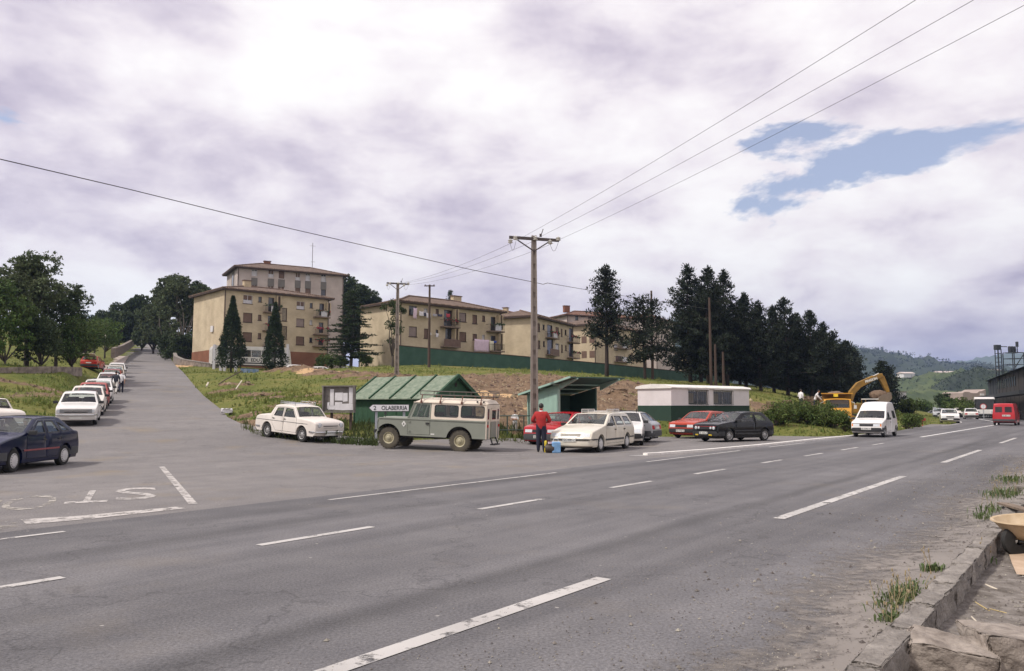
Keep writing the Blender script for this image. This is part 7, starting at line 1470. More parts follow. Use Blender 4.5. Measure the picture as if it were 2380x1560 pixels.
plant('broadleaf_tree', 'broad', 192, 760, 850, 88, 4.4, 'low leafy tree behind the red hatchback', G_L, L_MID, 29, clear=0.15)
G_U = 'trees up the climbing road'
for i, (px, top, base, d, w, km, lm, lab) in enumerate([(276, 722, 800, 165, 8, 'broad', L_DARK, 'leftmost tree of the dark grove at the top of the road'), (303, 706, 800, 175, 8, 'broad', L_DARK, 'second tree of the dark grove at the top of the road'), (331, 694, 800, 172, 7.5, 'willow', L_DARK, 'weeping tree beside the top of the road'),
      (357, 682, 805, 160, 7, 'willow', L_GREY, 'weeping tree right of the road summit'), (388, 640, 812, 148, 6.5, 'broad', L_GREY, 'tall grey-green tree right of the road summit'), (418, 636, 825, 132, 6.5, 'broad', L_GREY, 'tallest tree beside the first yellow block'), (450, 652, 830, 140, 7, 'broad', L_DARK, 'tree half hidden by the corner of the first yellow block'), (250, 735, 800, 185, 8, 'broad', L_DARK, 'far tree at the left end of the dark grove')]):
    plant('broadleaf_tree' if km == 'broad' else 'willow_tree', km, px, top, base, d, w, lab, G_U, lm, 30+i, dens=1.2, leaf=0.36 if km == 'broad' else 0.5, bark=M_BARKP if i in (4, 5) else None, clear=0.16 if km == 'broad' else 0.06)
for i, (px, top, base, d, w) in enumerate(((392, 775, 822, 138, 4.5), (412, 790, 828, 130, 4.0), (432, 780, 832, 128, 4.5))): plant('shrub', 'broad', px, top, base, d, w, f'{["left","middle","right"][i]} one of three dark shrubs under the tall trees by the first block', G_U, L_DARK, 240+i, clear=0.03, leaf=0.3)
plant('broadleaf_tree', 'broad', 838, 640, 800, 168, 10.5, 'big dark tree rising between the first and second yellow blocks', None, L_DARK, 41, dens=1.6, leaf=0.4, clear=0.2)
plant('broadleaf_tree', 'broad', 800, 660, 800, 172, 7.5, 'dark tree behind the right end of the pale block', None, L_DARK, 42, dens=1.3, leaf=0.4, clear=0.2)
plant('cedar_tree', 'cedar', 815, 668, 848, 103, 7.2, 'dark layered cedar left of the second yellow block', None, L_CONE, 43, dens=1.3)
plant('cypress_tree', 'cone', 537, 690, 852, 100, 3.5, 'wider of the two cone-shaped conifers in front of the first block', 'cone-shaped conifers', L_CONE, 44, dens=1.2)
plant('cypress_tree', 'cone', 637, 705, 852, 101, 2.9, 'narrower of the two cone-shaped conifers in front of the first block', 'cone-shaped conifers', L_CONE, 45, dens=1.2)
plant('spruce_tree', 'cedar', 1046, 668, 760, 150, 4.6, 'little spruce top showing above the roof of the second yellow block', None, L_CONE, 46, dens=0.8)
plant('broadleaf_tree', 'broad', 912, 690, 852, 92, 2.3, 'narrow clumpy tree beside the concrete pole in front of the second block', None, L_DARK, 47, clear=0.18, dens=1.1)
for px, d, s in ((770, 106, 51), (790, 104, 52), (850, 102, 53), (745, 107, 54)): plant('shrub', 'broad', px, 832, 853, d, 1.8, {51: 'shrub left of the cedar trunk', 52: 'shrub at the foot of the cedar', 53: 'shrub between the cedar and the second yellow block', 54: 'shrub below the balconies of the first block'}[s], 'shrubs round the cedar', L_MID, s, clear=0.05)
plant('pine_tree', 'pine', 1410, 612, 872, 88, 5.4, 'tall lone pine left of the second lone pine', 'lone pines on the bank', L_PINE, 61, clear=0.30, dens=1.1, pt=0.5)
plant('pine_tree', 'pine', 1500, 684, 888, 84, 8.6, 'lower spreading lone pine above the site hut', 'lone pines on the bank', L_PINE, 62, clear=0.24, dens=0.85, pt=0.55)
G_W = 'pine wood on the bank'
wood = [(1606,608,912,94,7.0),(1648,612,915,92,7.0),(1692,620,920,96,7.0),(1735,676,922,99,6.4),(1770,698,925,96,6.0),(1800,706,928,104,6.2),(1832,686,930,99,6.6),(1862,724,932,106,6.0),(1888,716,934,99,6.2),(1916,748,936,106,6.0),(1942,768,938,102,5.6),(1968,790,940,110,5.4),(1988,806,942,114,4.6),
        (1630,640,905,116,7.5),(1675,650,908,120,7.5),(1720,690,912,122,7.5),(1760,712,916,124,7),(1812,730,922,126,7),(1850,740,926,124,7),(1900,770,930,126,7),(1950,800,934,128,6.5)]
wl_ = ['tallest pine at the left end of the wood', 'second tallest pine of the wood, with a pointed top', 'third tall pine from the left of the wood']
protos = {}
for i, (px, top, base, d, w) in enumerate(wood):
    lab = wl_[i] if i < 3 else (f'pine in the front row of the wood, {["fourth","fifth","sixth","seventh","eighth","ninth","tenth","eleventh","twelfth","last"][i-3]} from the left' if i < 13 else f'pine deep in the wood, {["first","second","third","fourth","fifth","sixth","seventh","eighth"][i-13]} from the left of the back row')
    plant('pine_tree', 'pine', px, top, base, d, w*1.2, lab, G_W, L_PINE, 70+i, clear=0.10 if i < 13 else 0.06, dens=1.25)
plant('pine_tree', 'pine', 2048, 838, 955, 104, 4.4, 'dark pine behind the digger bucket', None, L_PINE, 95, clear=0.08, dens=1.3); plant('pine_tree', 'pine', 2070, 850, 955, 108, 4.0, 'dark pine right of the digger arm', None, L_PINE, 96, clear=0.08, dens=1.3)
# brambles and bushes by the lay-by and along the far road
G_B = 'brambles along the lay-by'
bl = [(1822,988,1006,49,2.0),(1852,976,1004,52,2.2),(1885,978,1006,52,2.2),(1912,986,1010,51,2.2),(1938,996,1012,50.5,1.6),(1966,1003,1014,49,1.0),(1802,986,1008,48,1.6),(1895,968,990,57,2.4),(2108,968,992,60,1.6),(2128,980,992,64,1.2)]
for i, (px, top, base, d, w) in enumerate(bl):
    lab = ['leftmost bramble bush behind the black hatchback', 'tall bramble bush right of the black hatchback', 'widest bramble bush in front of the dirt bank', 'bramble bush left of the yellow truck', 'bramble bush below the yellow truck cab', 'low bramble at the nose of the white van', 'small bramble touching the tail of the black hatchback', 'bramble bush behind the others, beside the truck', 'dark round bush on the verge right of the white van', 'small bush on the verge near the bend'][i]
    plant('bush', 'broad', px, top, base, d, w, lab, G_B, L_BUSH, 120+i, clear=0.02, leaf=0.13, dens=1.7)
# weeds along the foot of the left bank and around the shed
wp = []
for a, b, n in (((776,1034),(875,1039),140), ((600,1016),(776,1034),70), ((520,970),(600,1016),40)):
    for i in range(n): f = random.random(); g = Gp(a[0]+(b[0]-a[0])*f, a[1]+(b[1]-a[1])*f-2-abs(random.gauss(0, 7))); wp.append((g.x, g.y, gz(g.x, g.y)-0.02))
for i in range(340): p = Vector((random.uniform(-8.5, 1.5), random.uniform(34.0, 38.5), 0)); wp.append((p.x, p.y, gz(p.x, p.y)-0.02))
wp = np.array(wp); blades('tall_weeds', wp, RNG.uniform(0.18, 0.5, len(wp)), np.full(len(wp), 0.022), 9, leaf_mat('weed_blade', (0.04, 0.065, 0.02), (0.12, 0.13, 0.045)), 'tall weeds round the shed and along the junction edge', 5, 0.8)
# ------------------------------------------------------------------ poles and wires
M_PCON = mat('pole_concrete', (0.20, 0.165, 0.14), 0.9, scale=3, col2=(0.28, 0.24, 0.21)); M_INS = mat('insulator_glass', (0.55, 0.53, 0.48), 0.2); M_ARM = mat('crossarm', (0.060, 0.045, 0.042), 0.7); M_WIRE = mat('wire', (0.05, 0.045, 0.05), 0.6); M_WPOLE = mat('wood_pole', (0.075, 0.048, 0.036), 0.9, scale=4)
def lattice_pole(loc, h, w0, w1, lab, arm=None, yaw=0.0):
    t = thing('utility_pole', loc, yaw, lab, 'pole', 'power line poles'); n = int(h/0.62); sh = MB(); z0 = -0.4; f = lambda z: w0+(w1-w0)*max(0, z)/h
    for i in range(n):                                  # two flanges with recessed windows between
        za, zb = z0+(h-z0)*i/n, z0+(h-z0)*(i+1)/n; a, b = f(za)/2, f(zb)/2
        for sg in (1, -1): sh.add([(sg*a, -a*0.8, za), (sg*a*0.45, -a*0.8, za), (sg*a*0.45, a*0.8, za), (sg*a, a*0.8, za), (sg*b, -b*0.8, zb), (sg*b*0.45, -b*0.8, zb), (sg*b*0.45, b*0.8, zb), (sg*b, b*0.8, zb)], [(0,1,5,4), (1,2,6,5), (2,3,7,6), (3,0,4,7), (0,3,2,1), (4,5,6,7)])
        sh.bx(-a*0.45, a*0.45, -a*0.55, a*0.55, za, za+(zb-za)*0.62); sh.bx(-a*0.45, a*0.45, -0.02, 0.02, za+(zb-za)*0.62, zb)
    sh.build('shaft', M_PCON, t)
    if arm:
        L_, zA = arm; MB().beam((-L_/2, -0.10, zA), (L_/2, -0.10, zA-0.10), 0.09, 0.13).build('crossarm', M_ARM, t)
        for sg in (1, -1): MB().beam((0, -0.08, zA-0.62), (sg*L_*0.33, -0.09, zA-0.12), 0.05, 0.05).build('brace', M_ARM, t)
        for x in (-L_/2+0.05, -L_/2+0.28, 0.06, L_/2-0.42, L_/2-0.04):
            q = MB().lathe([(0.02, -0.11), (0.10, -0.09), (0.11, -0.05), (0.06, -0.03), (0.10, 0.0), (0.11, 0.04), (0.05, 0.06), (0.02, 0.10)], 12, (x, -0.14, zA-0.02-(0.16 if x in (-L_/2+0.05, L_/2-0.42) else 0))); q.build('insulator', M_INS, t, smooth=40)
        for x0, x1 in ((-L_/2+0.02, -L_/2+0.30), (L_/2-0.46, L_/2-0.05)):
            pts = [(x0+(x1-x0)*i/8, -0.2, zA-0.2-0.42*math.sin(math.pi*i/8)) for i in range(9)]; MB().tube(pts, 0.008, 5).build('jumper', M_WIRE, t)
        MB().obox((0.30, -0.1, zA+0.12), 0.10, 0.05, 0.14).tube([(0.33, -0.1, zA+0.15), (0.42, -0.1, zA+0.42)], 0.02, 5).build('pole_switch', M_ARM, t)
    return t
mp = P(1242, 1030, 36.0); ztop = P(1242, 548, 36.0).z; lattice_pole((mp.x, mp.y, 0), ztop, 0.36, 0.22, 'tall concrete power pole standing behind the man in the red jumper', (2.3, ztop-0.12), R(6))
p2_ = P(922, 872, 70); h2 = P(922, 660, 70).z - p2_.z; lattice_pole((p2_.x, p2_.y, gz(p2_.x, p2_.y)), h2, 0.40, 0.24, 'shorter concrete power pole on the grass in front of the second block', (1.95, h2-0.05), R(4))
def wood_pole(px, top, base, d, lab, arm=True):
    b = P(px, base, d); z = gz(b.x, b.y); h = P(px, top, d).z-z; t = thing('utility_pole', (b.x, b.y, z), 0, lab, 'pole', 'wooden poles'); MB().tube([(0,0,-0.4), (0,0,h)], [0.17, 0.11], 10).build('shaft', M_WPOLE, t, smooth=40)
    if arm: MB().beam((-0.6, -0.1, h-0.15), (0.6, -0.1, h-0.15), 0.1, 0.12).build('crossarm', M_WPOLE, t); [MB().lathe([(0.03, 0), (0.06, 0.03), (0.05, 0.1), (0.02, 0.13)], 10, (x, -0.1, h-0.09)).build('insulator', M_ARM, t) for x in (-0.5, 0.5)]
    return t
wood_pole(997, 662, 848, 90, 'brown wooden pole with a short crossarm in front of the washing'); wood_pole(1653, 692, 898, 86, 'tall wooden pole in front of the pine wood', False); wood_pole(1664, 800, 898, 87, 'short wooden prop post beside the tall wooden pole', False); wood_pole(1682, 818, 900, 88, 'thin short post right of the wooden pole', False); wood_pole(1517, 676, 885, 90, 'bare dead trunk standing among the lone pines', False)
def wire(a, b, sag, r, lab, n=24):
    a, b = Vector(a), Vector(b); pts = [a.lerp(b, i/n) - Vector((0, 0, sag*4*(i/n)*(1-i/n))) for i in range(n+1)]; tag(MB().tube(pts, r, 5).build('overhead_wire', M_WIRE, None, smooth=180), lab, 'wire', 'overhead wires')
for (px0, py0), pxt, lab in (((1199, 560), 2085, 'left'), ((1244, 556), 2215, 'middle'), ((1298, 558), 2352, 'right')):
    a = P(px0, py0, 36.0); q = ray(pxt, 0); k = 7.6/q.z; m = Vector((q.x*k, q.y*k, EYE+7.6)); b = a + (m-a)*1.5; wire(a, b, 0.25, 0.0055, f'{lab} one of the three thin wires rising to the top right')
for (x0, y0), (x1, y1), lab in (((1187, 566), (903, 662), 'left'), ((1238, 562), (924, 660), 'middle'), ((1286, 566), (947, 662), 'right')): wire(P(x0, y0, 36), P(x1, y1, 70), 0.35, 0.007, f'{lab} thin wire between the two concrete poles')
kx = [(P(0, 370, 19.0) - (P(620, 519, 27)-P(0, 370, 19))*0.25), P(0, 370, 19.0), P(300, 440, 23.0), P(620, 519, 27.2), P(900, 583, 31.0), P(1100, 628, 34.0), P(1236, 655, 36.0), P(1262, 661, 36.8), P(1272, 658, 37.2), P(1400, 680, 52), P(1520, 699, 68), P(1651, 719, 86)]
tag(MB().tube(kx, 0.014, 6).build('overhead_cable', M_WIRE, None, smooth=180), 'thick black cable crossing the sky from the left edge to the wooden pole', 'cable')
# globe lamps
M_GLOBE = mat('lamp_globe', (0.78, 0.70, 0.60), 0.35, var=0.05)
for i, (px, py, d, base) in enumerate(((243, 783, 116, 812), (263, 780.5, 124, 808))):
    b = P(px, base, d); z = gz(b.x, b.y); hh = P(px, py, d).z-z; t = thing('street_lamp', (b.x, b.y, z), 0, ('left' if i == 0 else 'right') + ' one of two white globe lamps below the dark grove', 'street lamp', 'globe lamps'); MB().tube([(0,0,-0.2), (0,0,hh-0.25)], [0.06, 0.04], 8).build('post', M_RAIL, t); MB().lathe([(0.001, -0.30), (0.16, -0.25), (0.27, -0.12), (0.30, 0), (0.27, 0.13), (0.16, 0.25), (0.001, 0.30)], 18, (0, 0, hh)).build('globe', M_GLOBE, t, smooth=180)

# ------------------------------------------------------------------ people
M_SKIN = mat('skin', (0.42, 0.24, 0.17), 0.6); M_HAIR = mat('dark_hair', (0.015, 0.012, 0.010), 0.6); M_REDJ = mat('red_jumper', (0.36, 0.022, 0.022), 0.9, scale=9, bump=0.01, var=0.15); M_NAVYT = mat('navy_trousers', (0.014, 0.015, 0.032), 0.85, scale=8, var=0.25); M_WSHIRT = mat('white_shirt', (0.70, 0.68, 0.68), 0.85, scale=7); M_GTROU = mat('grey_trousers', (0.34, 0.31, 0.29), 0.85, scale=7); M_DSHIRT = mat('dark_shirt', (0.030, 0.033, 0.045), 0.85, scale=7); M_WTROU = mat('pale_trousers', (0.56, 0.52, 0.48), 0.85, scale=7); M_SHOE = mat('dark_shoe', (0.025, 0.022, 0.02), 0.6); M_HAIRR = mat('auburn_hair', (0.16, 0.055, 0.025), 0.6)
def person(loc, yaw, h, lab, top, leg, hair=None, pose='stand', sleeve=True, shoe=None, bulk=1.0, group=None):
    """faces local -y; one skinned body, hair as a child"""
    k = h/1.75; t = thing('person', loc, yaw, lab, 'person', group); J = {}; S = []
    def j(n, x, y, z, r, r2=None): J[n] = (Vector((x, y, z))*k, r*k, (r2 or r)*k)
    st = {'stand': 0.0, 'walk': 0.26, 'walk2': -0.22, 'bend': 0.05, 'arms': 0.0, 'front': 0.0}[pose] ; bend = 0.45 if pose == 'bend' else (0.12 if pose.startswith('walk') else 0.02)
    B = bulk; j('pel', 0, 0, 0.93, 0.150*B, 0.115*B); j('waist', 0, -bend*0.12, 1.07, 0.150*B, 0.115*B); j('chest', 0, -bend*0.35, 1.27, 0.180*B, 0.12*B); j('neck0', 0, -bend*0.55, 1.45, 0.085, 0.075); j('neck', 0, -bend*0.62-0.005, 1.52, 0.052); j('head0', 0, -bend*0.68-0.02, 1.585, 0.078, 0.088); j('head1', 0, -bend*0.72-0.015, 1.66, 0.084, 0.100); j('head2', 0, -bend*0.74, 1.725, 0.055, 0.065)
    for sg, n in ((1, 'l'), (-1, 'r')):
        fwd = st*sg; j('hip'+n, sg*0.09, 0, 0.88, 0.108*B); j('knee'+n, sg*0.10, -fwd*0.9-0.01, 0.49, 0.082*B); j('ank'+n, sg*0.105, -fwd*1.5+(0.10 if fwd < 0 else 0.02), 0.10 + (0.05 if fwd < 0 else 0), 0.062); j('heel'+n, sg*0.105, -fwd*1.5+(0.12 if fwd < 0 else 0.045), 0.045+(0.05 if fwd < 0 else 0), 0.042); j('toe'+n, sg*0.125, -fwd*1.5-0.15, 0.035, 0.042, 0.032)
        cy = J['chest'][0].y/k; j('sho'+n, sg*0.19, cy-0.01, 1.39-bend*0.05, 0.085*B)
        if pose == 'front': el, wr_ = (sg*0.335, cy+0.0, 1.12), (sg*0.16, cy-0.26, 1.08)
        elif pose == 'arms': el, wr_ = (sg*0.27, cy-0.04, 1.13), (-sg*0.06, cy-0.22, 1.17+0.02*sg)
        elif pose == 'bend': el, wr_ = (sg*0.22, cy-0.18, 1.12), (sg*0.15, cy-0.36, 0.92)
        else: el, wr_ = (sg*0.25, cy+0.02+st*sg*0.5, 1.13), (sg*0.24, cy-0.06+st*sg*0.9, 0.90)
        j('el'+n, *el, 0.060*B); j('wr'+n, *wr_, 0.033); w = Vector(wr_); d = (w-Vector(el)).normalized(); sd = d.cross(Vector((0, 1, 0.2))).normalized() if abs(d.y) < 0.9 else Vector((0, 0, 1)); hp = w+d*0.075; j('palm'+n, *hp, 0.036, 0.020)
        for q in range(4): b = hp+d*0.04+sd*(q-1.5)*0.020; e = b+d*(0.055+0.012*(q in (1, 2)))+Vector((0, -0.015, 0)); j(f'f{q}a'+n, *b, 0.0105); j(f'f{q}b'+n, *e, 0.0085)
        tb = w+d*0.04+sd*0.035; j('tha'+n, *tb, 0.013); j('thb'+n, *(tb+d*0.045+sd*0.022), 0.010)
        S += [('pel', 'hip'+n, 'leg'), ('hip'+n, 'knee'+n, 'leg'), ('knee'+n, 'ank'+n, 'leg'), ('ank'+n, 'heel'+n, 'shoe'), ('heel'+n, 'toe'+n, 'shoe'), ('chest', 'sho'+n, 'top'), ('sho'+n, 'el'+n, 'top'), ('el'+n, 'wr'+n, 'top' if sleeve else 'skin'), ('wr'+n, 'palm'+n, 'skin'), ('palm'+n, 'tha'+n, 'skin'), ('tha'+n, 'thb'+n, 'skin')] + [x for q in range(4) for x in (('palm'+n, f'f{q}a'+n, 'skin'), (f'f{q}a'+n, f'f{q}b'+n, 'skin'))]
    S += [('pel', 'waist', 'top'), ('waist', 'chest', 'top'), ('chest', 'neck0', 'top'), ('neck0', 'neck', 'skin'), ('neck', 'head0', 'skin'), ('head0', 'head1', 'skin'), ('head1', 'head2', 'skin')]
    names = list(J); ix = {n: i for i, n in enumerate(names)}; me = bpy.data.meshes.new('body'); me.from_pydata([J[n][0] for n in names], [(ix[a], ix[b]) for a, b, _ in S], []); o = bpy.data.objects.new('body', me)
    sk = o.modifiers.new('skin', 'SKIN'); sk.use_smooth_shade = True
    for n in names: v = me.skin_vertices[0].data[ix[n]]; v.radius = (J[n][1], J[n][2]); v.use_root = (n == 'pel')
    sb = o.modifiers.new('sub', 'SUBSURF'); sb.levels = 1; sb.render_levels = 1
    m2 = eval_mesh(o); m2.materials.clear()
    mats = {'top': top, 'leg': leg, 'skin': M_SKIN, 'shoe': shoe or M_SHOE}; keys = list(mats)
    for q in keys: m2.materials.append(mats[q])
    A_ = np.array([J[a][0] for a, b, _ in S]); B_ = np.array([J[b][0] for a, b, _ in S]); rs = np.array([(J[a][1]+J[b][1])/2 for a, b, _ in S]); ks = [keys.index(c) for _, _, c in S]
    for p in m2.polygons:
        c = np.array(p.center); ab = B_-A_; tt = np.clip(((c-A_)*ab).sum(1)/((ab*ab).sum(1)+1e-9), 0, 1); dd = np.linalg.norm(c-A_-ab*tt[:, None], axis=1)/(rs+0.02); q = ks[int(dd.argmin())]
        if keys[q] == 'leg' and c[2] > 0.93*k: q = keys.index('top')
        p.material_index = q; p.use_smooth = True
    o = bpy.data.objects.new('body', m2); COL.objects.link(o); o.parent = t
    hc = J['head1'][0]; hm = MB(); rows = []
    for i in range(7):
        for_th = i/6*math.pi
        for q in range(14):
            a = 2*math.pi*q/14; th = for_th*(0.62+0.20*max(0, math.sin(a))); fr = math.sin(a) < -0.55 and i > 3; rr = 0.100*k*math.sin(th)*(0.88 if fr else 1.0); rows.append((hc.x+rr*math.cos(a)*0.93, hc.y+rr*math.sin(a)*1.08+0.012*k, hc.z+0.012*k+0.104*k*math.cos(th)+(0.05*k if fr else 0)))
    hm.add(rows, [(i*14+q, i*14+(q+1) % 14, (i+1)*14+(q+1) % 14, (i+1)*14+q) for i in range(6) for q in range(14)]); hm.build('hair', hair or M_HAIR, t, smooth=180)
    MB().ico((hc.x, hc.y-0.098*k, hc.z-0.01*k), 0.014*k, 1, sc=(0.8, 1.2, 1.5)).build('nose', M_SKIN, t, smooth=180)
    for sg in (1, -1): MB().ico((hc.x+sg*0.080*k, hc.y+0.005, hc.z-0.01*k), 0.024*k, 1, sc=(0.4, 0.8, 1.3)).build('ear', M_SKIN, t, smooth=180)
    for sg in (1, -1): MB().ico((hc.x+sg*0.032*k, hc.y-0.084*k, hc.z+0.018*k), 0.010*k, 1).build('eye', M_HAIR, t, smooth=180)
    MB().obox((hc.x, hc.y-0.086*k, hc.z-0.052*k), 0.045*k, 0.012*k, 0.010*k).build('mouth', M_CL['pink'], t)
    return t
g = G(1258, 1051.5); pr = person(g, R(172), 1.75, 'man in a red jumper and navy trousers seen from behind, by his luggage', M_REDJ, M_NAVYT, pose='front', bulk=1.2)
MB().lathe([(0.062, 0), (0.074, 0.0), (0.070, 0.045), (0.060, 0.05)], 14, (0, -0.012, 1.455)).build('shirt_collar', M_WSHIRT, pr, smooth=60)
q = P(1197, 1014, 38.3); person((q.x, q.y, q.z), R(-25), 1.22, 'youth in a white shirt with folded arms behind the railing', M_WSHIRT, M_GTROU, pose='arms', sleeve=False)
h1 = axp(61.5, -0.05); pz = float(prof(h1.x, h1.y)); q = P(268, 914.5, 60.5); zq = float(prof(q.x, q.y)); person((q.x, q.y, zq), R(200), 1.74, 'man in a dark shirt and pale trousers walking up the left road', M_DSHIRT, M_WTROU, pose='walk')
q = P(281, 912, 62.0); zq = float(prof(q.x, q.y)); person((q.x, q.y, zq), R(205), 1.70, 'walker in a white shirt and dark trousers on the left road', M_WSHIRT, M_NAVYT, M_HAIRR, pose='walk2', sleeve=False)
q = P(375, 823, 155); person((q.x, q.y, float(prof(q.x, q.y))), R(30), 1.72, 'far walker in dark clothes near the top of the road', M_DSHIRT, M_NAVYT, pose='walk')
q = P(1862, 951, 69); person((q.x, q.y, q.z), R(120), 1.72, 'worker in a white shirt left of the yellow truck, upright', M_WSHIRT, M_NAVYT, pose='stand'); q = P(1895, 953, 69); person((q.x, q.y, q.z), R(60), 1.72, 'worker in a white shirt bending down beside the yellow truck', M_WSHIRT, M_NAVYT, pose='bend')
q = P(1444, 1020, 37.9); person((q.x, q.y, 0), R(10), 1.50, 'person whose dark hair shows above the roof of the white estate', M_DSHIRT, M_NAVYT, M_HAIRR, pose='stand')
dv = person((0, 0, 0), 0, 1.2, 'driver in dark clothes and a pale cap inside the navy hatchback', M_DSHIRT, M_NAVYT, mat('pale_cap', (0.5, 0.48, 0.44), 0.8), pose='front'); M = Matrix.Translation(navy.t.location) @ Matrix.Rotation(navy.t.rotation_euler.z, 4, 'Z'); dl = M @ Vector((-0.02, 0.36, 0.12)); dv.location = dl; dv.rotation_euler = (0, 0, navy.t.rotation_euler.z + math.pi/2)
# luggage at the man's feet
g = G(1292, 1053); t = thing('cool_box', g, R(10), 'light blue square bag standing on the road right of the man in red', 'bag', 'luggage on the road'); MB().bx(-0.16, 0.16, -0.12, 0.12, 0, 0.40).build('box', mat('light_blue', (0.20, 0.38, 0.62), 0.6, scale=7, var=0.2), t, bevel=0.04); MB().tube([(-0.10, 0, 0.39), (-0.08, 0, 0.50), (0.08, 0, 0.50), (0.10, 0, 0.39)], 0.012, 6).build('handle', M_WSHIRT, t)
g = G(1278, 1053); t = thing('holdall', g, R(-5), 'dark brown holdall between the man in red and the blue bag', 'bag', 'luggage on the road'); MB().lathe([(0.02, -0.17), (0.13, -0.16), (0.15, -0.12), (0.15, 0.12), (0.13, 0.16), (0.02, 0.17)], 14, (0, 0, 0.16), 'x').build('bag_body', mat('brown_leather', (0.055, 0.038, 0.030), 0.6, scale=8), t, smooth=50); MB().tube([(-0.09, 0, 0.29), (-0.06, 0, 0.42), (0.06, 0, 0.42), (0.09, 0, 0.29)], 0.012, 6).build('handle', M_BLK, t); MB().obox((0.03, -0.05, 0.36), 0.16, 0.1, 0.07, rz=0.4).build('folded_cloth', M_CL['pink'], t)
g = G(1268.5, 1052); t = thing('yellow_tube', g, R(0), 'upright yellow rolled tube beside the leg of the man in red', 'tube', 'luggage on the road'); MB().lathe([(0.001, 0), (0.045, 0), (0.05, 0.02), (0.048, 0.30), (0.05, 0.40), (0.02, 0.43), (0.001, 0.43)], 12).build('roll', mat('yellow_nylon', (0.62, 0.46, 0.03), 0.6, scale=8), t, smooth=50); MB().lathe([(0.052, 0.18), (0.054, 0.19), (0.054, 0.22), (0.052, 0.23)], 12).build('strap', M_BLK, t)
HAZE = 0.00020
